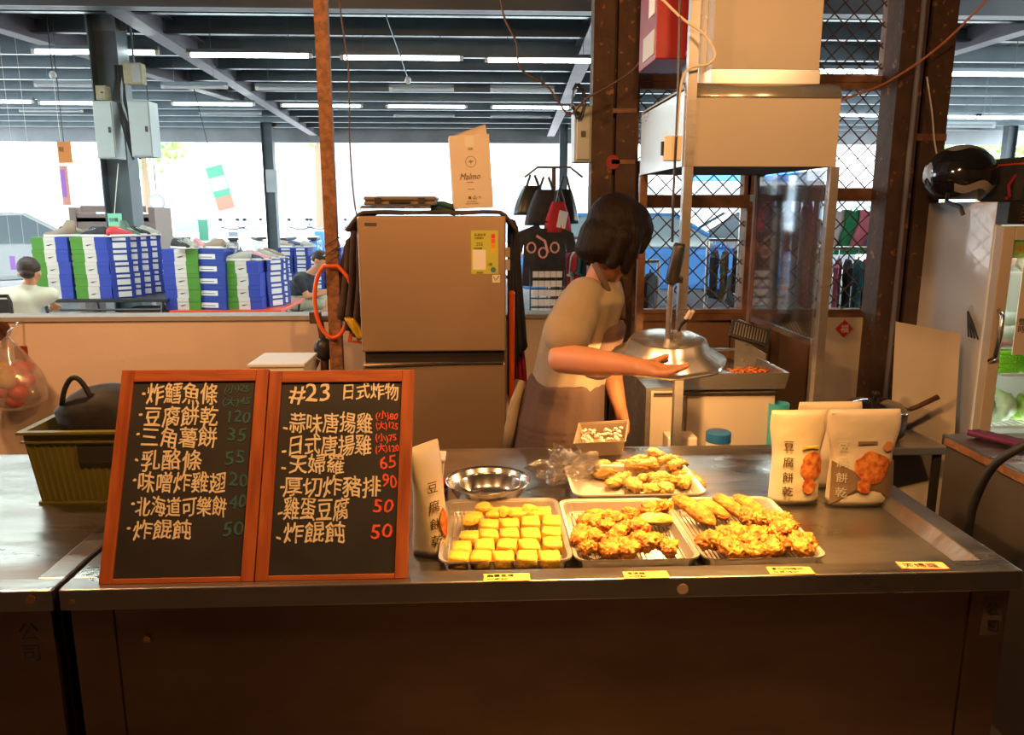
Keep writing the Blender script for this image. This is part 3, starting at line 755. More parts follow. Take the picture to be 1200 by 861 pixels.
def block_mesh(sx, sy, sz, seed, nz=.06):
    bm = bmesh.new(); bmesh.ops.create_cube(bm, size=1)
    bmesh.ops.subdivide_edges(bm, edges=bm.edges, cuts=3, use_grid_fill=True)
    for v in bm.verts:
        d = v.co.copy(); L = max(abs(d.x), abs(d.y), abs(d.z)) * 2
        s_ = d.normalized() * .62 * L if d.length else d
        q = d.lerp(s_, .32)
        q *= 1 + nz * noise.noise(q * 4 + Vector((seed, 0, seed)))
        v.co = Vector((q.x * sx, q.y * sy, q.z * sz))
    me = bpy.data.meshes.new('piece'); bm.to_mesh(me); bm.free(); me.shade_smooth(); return me
def nugget_mesh(r_, seed, nz=.55, nf=2.2, fine=.16, sub=4, sc=(1.12, .95, .85)):
    bm = bmesh.new(); bmesh.ops.create_icosphere(bm, subdivisions=sub, radius=1)
    off = Vector((seed * 3.1, seed * 1.3, seed * 2.2)); rr3 = random.Random(seed * 17 + 3)
    lumps = []
    for k in range(15):                                 # union of overlapping lumps, like a battered piece
        dd = Vector((rr3.gauss(0, 1), rr3.gauss(0, 1), rr3.gauss(0, .7))).normalized(); cc = rr3.uniform(.25, .25 + .9 * nz); lumps.append((dd * cc, cc + rr3.uniform(.03, .34)))
    for v in bm.verts:
        d = v.co.normalized()
        q = .62
        for c_, rad in lumps:
            b_ = d.dot(c_); q = max(q, b_ + math.sqrt(max(0, b_ * b_ - c_.length_squared + rad * rad)))
        q += .5 * fine * noise.noise(d * 4.2 + off) + fine * .75 * noise.noise(d * 9 + off) + fine * .6 * noise.noise(d * 19 + off)
        v.co = Vector((d.x * q * r_ * sc[0], d.y * q * r_ * sc[1], d.z * q * r_ * sc[2]))
    me = bpy.data.meshes.new('piece'); bm.to_mesh(me); bm.free(); me.shade_smooth(); return me
def place(me, name, label, cat, loc, rot, m, group):
    if not me.materials: me.materials.append(M[m])
    o = bpy.data.objects.new(name, me); COL.objects.link(o)
    o.rotation_euler = rot
    # rest on its lowest point
    mr = Euler(rot).to_matrix(); lo = min((mr @ v.co).z for v in me.vertices)
    o.location = (loc[0], loc[1], loc[2] - lo)
    return tag(o, label, cat, group)
ORD = ['first', 'second', 'third', 'fourth', 'fifth', 'sixth', 'seventh', 'eighth', 'ninth', 'tenth', 'eleventh', 'twelfth', 'thirteenth', 'fourteenth']
tofu = [block_mesh(.0400, .0390, .027, k * 2.7, .16) for k in range(5)]
rows = [(651, [553, 583, 614, 640, 655][:5], 'front'), ]
tofu_px = [('front row', 654, [(538, 653), (564, 653), (590, 653), (618, 653), (644, 653)]),
           ('second row', 636, [(541, 642), (568, 640), (594, 639), (620, 639), (647, 637)]),
           ('third row', 622, [(550, 629), (573, 627), (597, 626), (622, 626), (646, 624)]),
           ('fourth row', 610, [(573, 615), (597, 614), (622, 612), (646, 611)]),
           ('back row', 600, [(555, 606), (580, 602), (607, 601), (635, 600)])]
for rn, _, ps in tofu_px:
    for i, (px, py) in enumerate(ps):
        lay = 0
        p = atZ(px, py + 1, GZ + .018)
        place(tofu[rnd.randrange(5)], 'fried_tofu', 'golden fried tofu block in the left tray, %s from left in the %s' % (ORD[i], rn), 'fried tofu',
              (p.x, p.y, GZ), (rnd.uniform(-.08, .08), rnd.uniform(-.08, .08), rnd.uniform(-.2, .2)), 'tofu', 'fried tofu blocks in the left tray')
for i, (px, py, wh) in enumerate([(568, 592, 'tallest golden tofu lump standing at the back of the left tray'), (550, 602, 'small round golden lump at the back left of the left tray'), (592, 596, 'golden tofu lump lying on the back row of the left tray'), (622, 594, 'broad golden tofu lump lying over the back row near the right')]):
    p = atZ(px, py + 3, GZ + .03)
    place(nugget_mesh(.018, 40 + i, .3), 'fried_tofu', wh, 'fried tofu', (p.x, p.y, GZ + (.010 if i != 1 else 0)), (0, 0, i), 'tofu', 'fried tofu blocks in the left tray')
def rowlabels(pts, what):
    out = {}; bins = sorted(range(len(pts)), key=lambda i: -pts[i][1]); rows_ = []; 
    for q in range(0, len(bins), 6): rows_.append(sorted(bins[q:q + 6], key=lambda i: pts[i][0]))
    for rn, rr_ in zip(('front row', 'second row', 'third row', 'rear row', 'rearmost row'), rows_):
        for k, i in enumerate(rr_): out[i] = '%s, %s from left in the %s' % (what, ORD[k], rn)
    return out
kara = [nugget_mesh(.0185, k, .38, 1.5, .45) for k in range(7)]
pts = [(690, 646), (712, 648), (736, 648), (758, 645), (700, 634), (722, 634), (746, 636), (768, 641), (685, 628), (710, 622), (733, 622), (752, 628), (690, 614), (716, 612), (738, 608), (678, 640), (782, 647), (728, 642)]
for i, (px, py) in enumerate(pts):
    p = atZ(px, py, GZ + .012)
    place(kara[i % 7], 'fried_chicken', rowlabels(pts, 'orange brown chicken nugget in the middle tray heap')[i], 'fried chicken', (p.x, p.y, GZ + (.010 if i % 4 == 3 else 0)),
          (rnd.uniform(-.4, .4), rnd.uniform(-.4, .4), rnd.uniform(0, 6)), 'karaage', 'fried chicken nuggets in the middle tray')
flat = [nugget_mesh(.027, 60 + k, .35, 1.8, .1, sc=(1.5, .75, .5)) for k in range(4)]
for i, (px, py, wh) in enumerate([(706, 604, 'long flat golden fritter lying across the back left of the middle tray'), (736, 603, 'oval golden fritter beside the long one at the back of the middle tray'), (768, 607, 'pale knobbly fried piece alone at the right of the middle tray'), (776, 594, 'pile-top fried piece at the back right of the middle tray'), (762, 598, 'small pale fried piece leaning at the back of the middle tray')]):
    p = atZ(px, py, GZ + .02)
    place(flat[i % 4] if i < 3 else kara[i], 'fried_piece', wh, 'fried food', (p.x, p.y, GZ), (0, rnd.uniform(-.2, .2), rnd.uniform(-.5, .5)), 'tempura' if i > 1 else 'cutlet', 'larger fried pieces in the middle tray')
cut = [nugget_mesh(.036, 80 + k, .22, 1.6, .09, sc=(1.75, .62, .52)) for k in range(4)]
for i, (px, py) in enumerate([(812, 599), (834, 597), (856, 596), (878, 596)]):
    p = atZ(px, py, GZ + .015)
    place(cut[i], 'fried_cutlet', 'long crumbed cutlet on the wire rack of the right tray, %s from left' % ORD[i], 'cutlet', (p.x, p.y, GZ), (0, .12, R(-62)), 'cutlet', 'crumbed cutlets in the right tray')
pts = [(833, 640), (848, 642), (862, 636), (876, 640), (850, 630), (868, 628), (888, 634), (900, 640), (912, 636), (890, 620), (905, 622), (920, 628), (928, 640), (938, 646), (944, 641), (880, 648), (905, 650), (860, 648), (878, 614), (898, 612), (915, 614)]
big = [nugget_mesh(.0205, 20 + k, .40, 1.5, .45) for k in range(6)]
for i, (px, py) in enumerate(pts):
    p = atZ(px, py, GZ + .012); up = .016 if 8 <= i <= 11 else 0
    place(big[i % 6], 'fried_chicken', rowlabels(pts, 'knobbly golden chicken piece in the right tray heap')[i], 'fried chicken', (p.x, p.y, GZ + up),
          (rnd.uniform(-.4, .4), rnd.uniform(-.4, .4), rnd.uniform(0, 6)), 'karaage', 'fried chicken heap in the right tray')
tem = [nugget_mesh(.0225, 120 + k, .35, 1.5, .40, sc=(1.3, .8, .6)) for k in range(6)]
pts = [(708, 556), (720, 549), (735, 545), (748, 553), (728, 560), (742, 566), (758, 562), (772, 566), (788, 564), (802, 566), (764, 550), (778, 547), (790, 552), (800, 556), (812, 564), (752, 541), (768, 539), (784, 541), (796, 545), (720, 566), (708, 545), (744, 572), (762, 573), (782, 573)]
for i, (px, py) in enumerate(pts):
    p = atZ(px, py, PZ + .018)
    place(tem[i % 6], 'tempura', rowlabels(pts, 'pale battered tempura piece on the rear tray')[i], 'tempura', (p.x, p.y, PZ + .003 + (.014 if i in (3, 7, 10, 11, 12, 16) else 0)),
          (rnd.uniform(-.3, .3), rnd.uniform(-.3, .3), rnd.uniform(0, 6)), 'tempura', 'tempura pieces on the rear tray')

# stacked steel bowls
p = atZ(571, 575, PZ); q = atZ(523, 562, PZ + .05)
zt = PZ + .052; a = atZ(523, 562, zt); c = atZ(620, 562, zt); rb = (c.x - a.x) / 2
t = T('steel_bowl', 'wide shiny steel bowl behind the tofu tray, holding a smaller bowl', 'bowl', ((a.x + c.x) / 2, a.y, PZ))
MB().lathe([(0, .0006), (rb * .62, .0006), (rb * .78, .012), (rb * .95, .046), (rb, .052), (rb + .003, .0515), (rb + .001, .049), (rb * .96, .044), (rb * .77, .0095), (rb * .6, 0), (0, 0)], 40).build('bowl', 'bright_steel', t, smooth=True)
r2 = rb * .74
t2 = T('steel_bowl', 'smaller steel bowl nested inside the wide one', 'bowl', ((a.x + c.x) / 2 + .006, a.y + .004, PZ + .0012))
MB().lathe([(0, .0006), (r2 * .7, .0006), (r2 * .85, .01), (r2 * .97, .038), (r2, .042), (r2 + .002, .0415), (r2 * .98, .037), (r2 * .84, .008), (r2 * .66, 0), (0, 0)], 36).build('bowl', 'bright_steel', t2, smooth=True)

# pouches
def pouch(label, x0, x1, y0, y1, loc_z, Ymid, m, rz=0, printed=None, tilt=0):
    zb = loc_z
    base = atZ((x0 + x1) / 2, y1, zb)
    Y = base.y + .02
    a = atY(x0, (y0 + y1) / 2, Y); c = atY(x1, (y0 + y1) / 2, Y); top = atY((x0 + x1) / 2, y0, Y)
    W = c.x - a.x; H = top.z - zb
    t = T('snack_pouch', label, 'pouch', ((a.x + c.x) / 2, Y + .02, zb + .0005), rz, group='stand-up snack pouches')
    n = 28; b = MB(); rings = []
    NZ = 15
    for j in range(NZ):
        f = j / (NZ - 1)
        d = .036 * (1 - f) ** .55 + .0015 if f > .06 else .036 * .97
        w_ = W / 2 * (.86 + .14 * min(1, max(0, (f - .55) / .25)) - .03 * math.sin(f * 3.14))
        if f > .9: w_ *= 1 - (f - .9) * .5
        ring = []
        for k in range(n):
            an = 2 * math.pi * k / n
            cx_, cy_ = math.cos(an), math.sin(an)
            x = w_ * (abs(cx_) ** .8) * (1 if cx_ >= 0 else -1)
            y = d * (abs(cy_) ** .9) * (1 if cy_ >= 0 else -1)
            y += (.004 * noise.noise(Vector((x * 28, f * 6, rz + x0))) * min(1, 3 * (1 - f) + .2))
            ring.append(Vector((x, y + tilt * f * f, f * H)))
        rings.append(ring)
    b.loft(rings); b.build('pouch', m, t, smooth=True)
    s = MB()
    for kz in (.925, .94, .955): s.box(-W / 2 * .9, W / 2 * .9, -.004 + tilt * .9, .004 + tilt * .9, H * kz, H * kz + .0012)
    s.build('seal', m, t)
    return t, W, H
def surf(t, W, H, f, x, m='ink'):                     # y on the pouch front at height fraction f
    return -(.036 * (1 - f) ** .55 + .0015) * (max(.02, 1 - (abs(x) / (W * .45)) ** 2)) ** .45 - .0022
def pouch_text(t, W, H, s, x, fs, size, m):
    for ch, f in zip(s, fs):
        b = MB(); write(b, ch, size, (0, 0, 0), X, Zv, ext=.0002); write(b, ch, size, (.0007, 0, .0003), X, Zv, ext=.0002)
        b.v = [(vx + x, 0, vz + f * H) for vx, vy, vz in b.v]
        b.v = [(vx, surf(t, W, H, max(0, min(.99, vz / H)), vx) - .0016, vz) for vx, _, vz in b.v]
        b.build('lettering', m, t)
def pouch_patch(t, W, H, pts_, m, name='print', lift=.001, grid=1):
    # fan of a closed outline draped on the pouch front
    cx = sum(p[0] for p in pts_) / len(pts_); cz = sum(p[1] for p in pts_) / len(pts_)
    vs = []; fs = []; n = len(pts_); K = 5
    for j in range(K + 1):
        g = j / K
        for (x, z) in pts_:
            xx = cx + (x - cx) * g; zz = cz + (z - cz) * g
            vs.append((xx, surf(t, W, H, max(0, min(.99, zz / H)), xx) - lift, zz))
    for j in range(K):
        for k in range(n): fs.append((j * n + k, j * n + (k + 1) % n, (j + 1) * n + (k + 1) % n, (j + 1) * n + k))
    b = MB(); b.v = vs; b.f = fs; return b.build(name, m, t)
def blobby(cx, cz, rx, rz, seed, n=22):
    return [(cx + rx * (1 + .35 * noise.noise(Vector((math.cos(6.283 * k / n) * 1.7 + seed, math.sin(6.283 * k / n) * 1.7, seed)))) * math.cos(6.283 * k / n),
             cz + rz * (1 + .35 * noise.noise(Vector((math.cos(6.283 * k / n) * 1.7 + seed, math.sin(6.283 * k / n) * 1.7, seed + 5)))) * math.sin(6.283 * k / n)) for k in range(n)]
tA, W, H = pouch('cream yellow snack pouch with dark vertical characters, left of the pair', 903, 970, 483, 594, PZ, 0, 'bag_cream')
pouch_text(tA, W, H, '豆腐餅乾', -W * .30, (.60, .43, .27, .12), .026, 'ink_brown')
pouch_patch(tA, W, H, blobby(W * .22, H * .42, W * .21, H * .15, 1), 'foodprint', 'food_picture')
pouch_patch(tA, W, H, blobby(W * .16, H * .22, W * .13, H * .09, 2), 'foodprint', 'food_picture')
pouch_patch(tA, W, H, [(W * .02, H * .60), (W * .34, H * .60), (W * .34, H * .64), (W * .02, H * .64)], 'yellowtag', 'label_bar')
tB, W, H = pouch('beige and brown snack pouch with white vertical characters, right of the pair', 970, 1057, 482, 596, PZ, 0, 'bag_grey')
hwB = W * .425
pouch_patch(tB, W, H, [(-hwB, .004), (hwB, .004), (hwB, H * .30), (hwB * .95, H * .48), (hwB * .4, H * .46), (0, H * .36), (-hwB * .45, H * .38), (-hwB, H * .48)], 'bag_brown', 'brown_print', .0006)
pouch_text(tB, W, H, '豆腐餅乾', -W * .38, (.60, .43, .27, .12), .026, 'white_print')
pouch_patch(tB, W, H, blobby(W * .08, H * .42, W * .25, H * .15, 3), 'foodprint', 'food_picture', .002)
pouch_patch(tB, W, H, blobby(W * -.02, H * .24, W * .10, H * .08, 4), 'foodprint', 'food_picture', .002)
pouch_patch(tB, W, H, [(-W * .12, H * .655), (W * .14, H * .655), (W * .14, H * .69), (-W * .12, H * .69)], 'bag_brown', 'label_bar')
pouch_patch(tB, W, H, blobby(W * .30, H * .63, W * .07, H * .05, 6), 'orangetag', 'badge')
tC, W, H = pouch('plain back of a cream snack pouch standing behind the front pair', 935, 1012, 473, 572, PZ, 0, 'bag_cream')
# lone pouch beside the chalkboard, turned sideways
tD, W, H = pouch('slim snack pouch standing edge-on right of the #23 chalkboard', 478, 528, 524, 655, PZ, 0, 'bag_cream', rz=R(52), tilt=.012)
pouch_text(tD, W, H, '豆腐餅乾', -W * .34, (.60, .43, .27, .12), .026, 'ink_brown')
pouch_patch(tD, W, H, blobby(W * .06, H * .30, W * .15, H * .12, 5), 'foodprint', 'food_picture', .002)
# white container and red lidded jar behind it
p = atZ(505, 572, PZ)
t = T('plastic_tub', 'pale square plastic tub behind the lone pouch', 'tub', (p.x, p.y + .05, PZ))
MB().box(-.035, .035, -.035, .035, .0005, .07, taper=.006).build('tub', 'white', t, bevel=.006); MB().box(-.038, .038, -.038, .038, .066, .074).build('lid', 'white', t, bevel=.003)
p = atZ(514, 578, PZ)
t = T('jar', 'small jar with a red lid beside the lone pouch', 'jar', (p.x, p.y + .005, PZ))
MB().lathe([(0, .0005), (.022, .0005), (.024, .004), (.024, .018), (0, .018)], 20).build('jar_body', 'white', t, smooth=True); MB().lathe([(0, .042), (.012, .041), (.022, .034), (.025, .026), (.025, .018), (0, .018)], 20).build('lid', 'redlid', t, smooth=True)

# foil container with crumbs, tipped, plus film bag
p = atZ(710, 534, PZ)
t = T('metal_container', 'beige loaf tin of white crumbs tilted behind the tempura tray', 'container', (p.x, p.y + .045, PZ + .012), 0, rot=(R(14), R(-7), R(-16)))
def frus(w0, d0, w1, d1, h, th=.002):
    b = MB(); rr_ = lambda w_, d_, z: [Vector((-w_, -d_, z)), Vector((w_, -d_, z)), Vector((w_, d_, z)), Vector((-w_, d_, z))]
    b.loft([rr_(w0, d0, 0), rr_(w1, d1, h), rr_(w1 + .003, d1 + .003, h), rr_(w1 + .003, d1 + .003, h - .003), rr_(w1 - th, d1 - th, h - .004), rr_(w0 - th, d0 - th, th)]); return b
frus(.060, .048, .074, .060, .055).build('tin', cmat('dull_tin', (.62, .50, .36), rough=.35, metal=.7), t, bevel=.003)
g = MB()
for k in range(70):
    g.ell((rnd.uniform(-.058, .058), rnd.uniform(-.045, .045), rnd.uniform(.030, .048)), .007, .006, .004, 6, 4, nz=.4, seed=k)
g.build('crumbs', cmat('white_crumbs', (.85, .76, .58)), t, kind='stuff')
def crumple(name, label, cat, c, rx, ry, rz, seed, m, sub=4, nz=.7):
    bm = bmesh.new(); bmesh.ops.create_icosphere(bm, subdivisions=sub, radius=1); off = Vector((seed, seed, seed))
    for v in bm.verts:
        d = v.co.normalized(); n1 = noise.noise(d * 1.6 + off); n2 = abs(noise.noise(d * 4 + off)); n3 = abs(noise.noise(d * 9 + off))
        q = 1 + nz * n1 - .5 * n2 - .25 * n3
        v.co = Vector((d.x * rx * q, d.y * ry * q, max(-rz * .45, d.z * rz * q)))
    me = bpy.data.meshes.new(name); bm.to_mesh(me); bm.free()
    o = bpy.data.objects.new(name, me); COL.objects.link(o); me.materials.append(M[m]); o.location = (c[0], c[1], c[2] + rz * .45 + .0005)
    return tag(o, label, cat)
p = atZ(668, 572, PZ)
crumple('plastic_bag', 'crumpled clear plastic bag left of the tempura tray', 'plastic bag', (p.x + .005, p.y + .07, PZ), .085, .06, .07, 3, 'film')

# ================================================================== CRATE WITH BAG
a = atZ(36, 594, PZ); zc = PZ
t = T('plastic_crate', 'olive ribbed plastic crate on the left counter holding a black bag', 'crate', (0, 0, 0))
fb = a.y; zt = atY(90, 507, fb).z
xl = atY(22, 507, fb - .0).x; xr_ = xl + .36; H = zt - zc; D = .25
t.location = ((xl + xr_) / 2, fb + D / 2, zc + .0005)
hw = .18; hd = D / 2; tp = .022
b = MB()
def ring4(w_, d_, z): return [Vector((-w_, -d_, z)), Vector((w_, -d_, z)), Vector((w_, d_, z)), Vector((-w_, d_, z))]
b.loft([ring4(hw - tp, hd - tp, 0), ring4(hw - .006, hd - .006, H - .02), ring4(hw - .006, hd - .006, H), ring4(hw - .012, hd - .012, H), ring4(hw - tp - .006, hd - tp - .006, .006)])
b.build('crate_body', 'olive', t)
b = MB()
b.loft([ring4(hw + .006, hd + .006, H - .004), ring4(hw + .006, hd + .006, H + .003), ring4(hw - .012, hd - .012, H + .003), ring4(hw - .012, hd - .012, H - .004)], loop=True)
b.build('rim', 'olive', t, bevel=.001)
MB().loft([ring4(hw, hd, H - .026), ring4(hw, hd, H - .022), ring4(hw - .006, hd - .006, H - .022), ring4(hw - .007, hd - .007, H - .026)], loop=True).build('ledge', 'olive', t)
MB().loft([ring4(hw - tp + .006, hd - tp + .006, .0), ring4(hw - tp + .006, hd - tp + .006, .006), ring4(hw - tp - .001, hd - tp - .001, .006), ring4(hw - tp - .001, hd - tp - .001, 0)], loop=True).build('foot_rim', 'olive', t)
for i in range(22):
    x = -hw + tp + .006 + i * (2 * (hw - tp) - .012) / 21; s_ = (hw - .006) / (hw - tp)
    if abs(x * 1.05) < .052:
        zs = [(0.008, H * .52)]
    else: zs = [(.008, H - .028)]
    for z0, z1 in zs:
        y0_ = -(hd - tp) - z0 / H * tp * .9; y1_ = -(hd - tp) - z1 / H * tp * .75
        MB().add([(x - .002, y0_ - .003, z0), (x + .002, y0_ - .003, z0), (x + .002, y0_ + .001, z0), (x - .002, y0_ + .001, z0),
                  (x * s_ - .002, y1_ - .003, z1), (x * s_ + .002, y1_ - .003, z1), (x * s_ + .002, y1_ + .001, z1), (x * s_ - .002, y1_ + .001, z1)],
                 [(0, 3, 2, 1), (4, 5, 6, 7), (0, 1, 5, 4), (1, 2, 6, 5), (2, 3, 7, 6), (3, 0, 4, 7)]).build('rib', 'olive', t)
MB().box(-.05, .05, -hd + .0015, -hd + .0045, H * .58, H * .80).build('hand_hole', 'dark', t, bevel=.001)
bx, by = t.location.x, t.location.y
t = T('handbag', 'black leather handbag with two loop handles lying in the olive crate', 'bag', (bx + .0, by, zc + .10))
b = MB(); b.ell((0.0, 0, .09), .15, .09, .088, 24, 12, nz=.12, nf=2, seed=4); b.build('bag_body', 'leather', t, smooth=True)
def loop(cx, cy, cz, w_, h_, rr=.006, tw=0): 
    return [(cx - w_ / 2 + w_ * k / 12, cy + tw * math.sin(math.pi * k / 12), cz + h_ * math.sin(math.pi * k / 12) ** .7) for k in range(13)]
MB().tube(loop(-.075, -.05, .135, .075, .07), .0065, 8).build('handle', 'leather', t, smooth=True)
MB().tube(loop(.065, .02, .145, .07, .045), .0065, 8).build('handle', 'leather', t, smooth=True)
MB().tube([(.02, -.02, .166), (.06, -.035, .155), (.10, -.045, .135), (.115, -.05, .11)], .003, 6).build('zip', 'gold', t)
b = MB(); b.tube([(.112 + .01 * math.cos(k / 8 * 6.28), -.045, .155 + .01 * math.sin(k / 8 * 6.28)) for k in range(8)], .002, 6, closed=True); b.build('ring', 'gold', t)
# hanging plastic bag of oranges on the wall
p = atY(14, 440, Yw - .16)
t = T('plastic_bag', 'pale plastic bag of red and yellow fruit hanging at the left edge', 'plastic bag', p)
b = MB(); rings = []
for j in range(14):
    f = j / 13; zz = .17 - f * .33; r_ = .012 + .13 * math.sin(min(1, f * 1.25) * math.pi / 2) * (1 if f < .8 else max(.05, 1 - ((f - .8) / .2) ** 2 * .9))
    rings.append([Vector((r_ * math.cos(6.283 * k / 28) * (1 + .1 * noise.noise(Vector((k * .9, f * 3, 1)))), r_ * .75 * math.sin(6.283 * k / 28) * (1 + .1 * noise.noise(Vector((k * .9, f * 3, 9)))), zz)) for k in range(28)])
b.loft(rings); b.build('bag_film', 'bagfilm', t, smooth=True)
MB().tube([(0, 0, .165), (-.01, .03, .19), (-.012, .1, .215), (-.012, .155, .22)], .005, 6).build('knot', 'bagfilm', t)
fruits = [(.03, -.02, -.07, 'redlid'), (-.04, -.03, -.06, 'redlid'), (.06, .0, -.02, 'orangehose'), (-.0, -.04, -.015, 'yellow'), (-.07, .0, -.02, 'green'), (.02, .02, .02, 'redlid'), (-.03, -.02, .03, 'yellow'), (.055, .01, .03, 'redlid'), (0, .0, -.11, 'redlid')]
for k, (x, y, z, m) in enumerate(fruits):
    f = MB().ell((0, 0, 0), .040, .038, .036, 14, 9, nz=.08, seed=k).build('fruit', m, None, smooth=True)
    f.location = p + Vector((x, y, z)); tag(f, '%s fruit inside the hanging plastic bag, %s' % ({'redlid': 'red', 'orangehose': 'orange', 'yellow': 'yellow', 'green': 'green'}[m], ['front right', 'front left', 'at the right side', 'front middle', 'at the left side', 'upper back', 'upper left', 'upper right', 'at the very bottom'][k]), 'fruit', 'fruit in the hanging bag')
p = atY(25, 413, Yw - .01)
t = T('wall_hook', 'small red plate on the pink wall behind the hanging bag', 'hook', p); MB().box(-.025, .025, -.012, .009, -.03, .03).build('plate', cmat('dull_red', (.28, .03, .02)), t, bevel=.003)
p = atY(2, 385, Yw - .015)
t = T('wall_bracket', 'brown bracket on the pink wall at the left edge', 'bracket', p); MB().lathe([(0, 0), (.03, 0), (.034, .01), (.028, .02), (0, .02)], 16, mx=Matrix.Translation((0, .014, 0)) @ Matrix.Rotation(R(90), 4, 'X')).build('plate', 'wooddark', t); MB().box(-.008, .008, -.03, .012, -.05, .0).build('hook', 'wooddark', t)
# white carton and black vise-like pump behind the boards
p = atY(325, 425, 3.0)
t = T('foam_box', 'pale flat foam box behind the chalkboards near the pink wall', 'box', (p.x, 3.1, 0))
a, c, z0, z1 = rect(286, 413, 350, 440, 3.0)
z1 -= .045; MB().box(-(c - a) / 2, (c - a) / 2, -.12, .12, z1 - .09, z1 - .01).build('box_body', 'white', t, bevel=.01); MB().box(-(c - a) / 2 - .006, (c - a) / 2 + .006, -.126, .126, z1 - .01, z1 + .004).build('lid', 'white', t, bevel=.004)
MB().box(-.11, -.08, -.1, .1, 0, z1 - .0905).box(.08, .11, -.1, .1, 0, z1 - .0905).build('stand', 'wooddark', t)
p = atY(376, 400, 3.25)
t = T('hand_pump', 'dark iron fitting clamped beside the foot of the rusty post', 'pump', (p.x, 3.3, 0))
z = p.z
MB().tube([(0, 0, 0), (0, 0, z - .14), (.005, 0, z - .05)], .018, 10).build('stem', 'wooddark', t)
MB().ell((.005, -.01, z - .04), .045, .035, .05, 14, 8).build('body', 'black', t, smooth=True)
MB().tube([(0, 0, z - .02), (-.01, 0, z + .08), (-.02, 0, z + .10)], [.014, .016, .02], 10).build('neck', 'wooddark', t)
MB().box(-.05, -.005, -.02, .02, z + .07, z + .12).build('head', 'wooddark', t, bevel=.004); MB().tube([(-.02, 0, z + .09), (.05, 0, z + .085)], .012, 8).build('spout', 'wooddark', t)
MB().tube([(-.03, -.02, z - .08), (-.08, -.03, z - .18)], .02, 8).build('lever', 'wooddark', t)
# orange hose loop on the post
p = atY(394, 352, 3.17)
b = MB(); L = []
for k in range(26):
    an = R(100 + k * 11.2); L.append((-.015 + .068 * math.cos(an) + (.02 if k > 20 else 0), 0, .0 + .150 * math.sin(an)))
L = [(.075, .0, .04), (.05, 0, .10), (.015, 0, .14)] + L[1:]
L = L[:24] + [(.05, 0, -.165), (.10, 0, -.17), (.125, .02, -.23), (.13, .02, -.4)]
b.tube(L, .0085, 8); o = b.build('hose', 'orangehose', None, smooth=True); o.location = (p.x, 3.155, p.z); tag(o, 'bright orange hose looped around the rusty post', 'hose')

# ================================================================== FRIDGE
Yf = 2.95
a, c, z0, z1 = rect(421, 254, 593, 412, Yf)
fw = (c - a); fx = (a + c) / 2
zsplit = atY(510, 412, Yf).z; ztop = atY(510, 253, Yf).z; zs2 = atY(510, 424, Yf).z
t = T('refrigerator', 'two-door bronze refrigerator behind the counter', 'refrigerator', (fx, Yf, 0))
MB().box(-fw / 2 + .004, fw / 2 - .004, .05, .60, .02, ztop - .004).build('body', 'fridge_side', t, bevel=.006)
MB().box(-fw / 2, fw / 2, 0, .048, zsplit, ztop).build('door', 'fridge', t, bevel=.007)
d2 = MB().box(-fw / 2, fw / 2, 0, .048, .08, zs2 - .005).build('door', 'fridge', t, bevel=.007)
b = MB(); b.tube([(-fw / 2 + .01 + (fw - .02) * k / 12, -.006, zs2 - .004 - .012 * (1 - k / 12) ** 2) for k in range(13)], .005, 6); b.build('handle_trim', 'chrome', t)
MB().box(-fw / 2 + .01, fw / 2 - .01, .02, .05, zs2 - .006, zsplit).build('recess', 'dark', t)
for sx in (-1, 1): MB().box(sx * (fw / 2 - .05) - .02, sx * (fw / 2 - .05) + .02, .1, .5, 0, .021).build('foot', 'black', t)
a, c, z0, z1 = rect(427, 261, 441, 265, Yf - .001); MB().box(a, c, Yf - .0012, Yf, z0, z1).build('badge', 'chrome', t, world=True)
a, c, z0, z1 = rect(552, 270, 584, 321, Yf - .001)
lab = MB().box(a, c, Yf - .0014, Yf, z0, z1).build('energy_label', cmat('lime_label', (.55, .58, .08)), t, world=True)
b = MB(); wdt = c - a
for s_, f, sz, x in (('能源效率', .90, .011, .12), ('分級標示', .83, .009, .12), ('252', .68, .017, .18), ('年耗電量', .60, .008, .1), ('能源局', .04, .008, .2)):
    write(b, s_, sz, (a + wdt * x, Yf - .0016, z0 + f * (z1 - z0) - .004), X, Zv)
b.build('lettering', 'ink', lab, world=True)
MB().box(a + wdt * .06, a + wdt * .54, Yf - .0018, Yf - .0014, z0 + .10 * (z1 - z0), z0 + .56 * (z1 - z0)).build('label_table', 'white_print', t, world=True)
for k, col in enumerate([(.8, .03, .02), (.85, .12, .02), (.85, .3, .02), (.85, .5, .03)]):
    zz = z0 + (.92 - .11 * k) * (z1 - z0); MB().box(a + wdt * .74, a + wdt * .88, Yf - .0018, Yf - .0014, zz - .10 * (z1 - z0), zz).build('rating_bar', cmat('rating_%d' % k, col), t, world=True)
disc(578, 316, .010, Yf - .0016, cmat('teal_disc', (.05, .22, .25)), t, 'rating_disc')
a2, c2, zz0, zz1 = rect(571, 306, 576, 311, Yf); write(bb := MB(), '1級', .013, (a2, Yf - .002, zz0), X, Zv); bb.build('lettering', 'ink', t, world=True)
a, c, z0, z1 = rect(577, 322, 586, 331, Yf); MB().box(a, c, Yf - .0013, Yf, z0, z1).build('small_label', 'white_print', t, world=True)
b = MB(); b.tube([(a + .004, Yf - .0016, z1 - .006), (a + .012, Yf - .0016, z0 + .008), (c - .004, Yf - .0016, z1 - .004)], .0015, 5); b.build('small_mark', 'ink', t, world=True)
for (y0_, y1_, m) in ((290, 302, 'yellowtag'), (304, 317, 'cardboard')):
    z0 = atY(600, y1_, Yf + .1).z; z1 = atY(600, y0_, Yf + .1).z
    MB().box(fx + fw / 2 - .004, fx + fw / 2 + .02, Yf + .12, Yf + .123, z0, z1).build('side_tag', m, t, world=True)
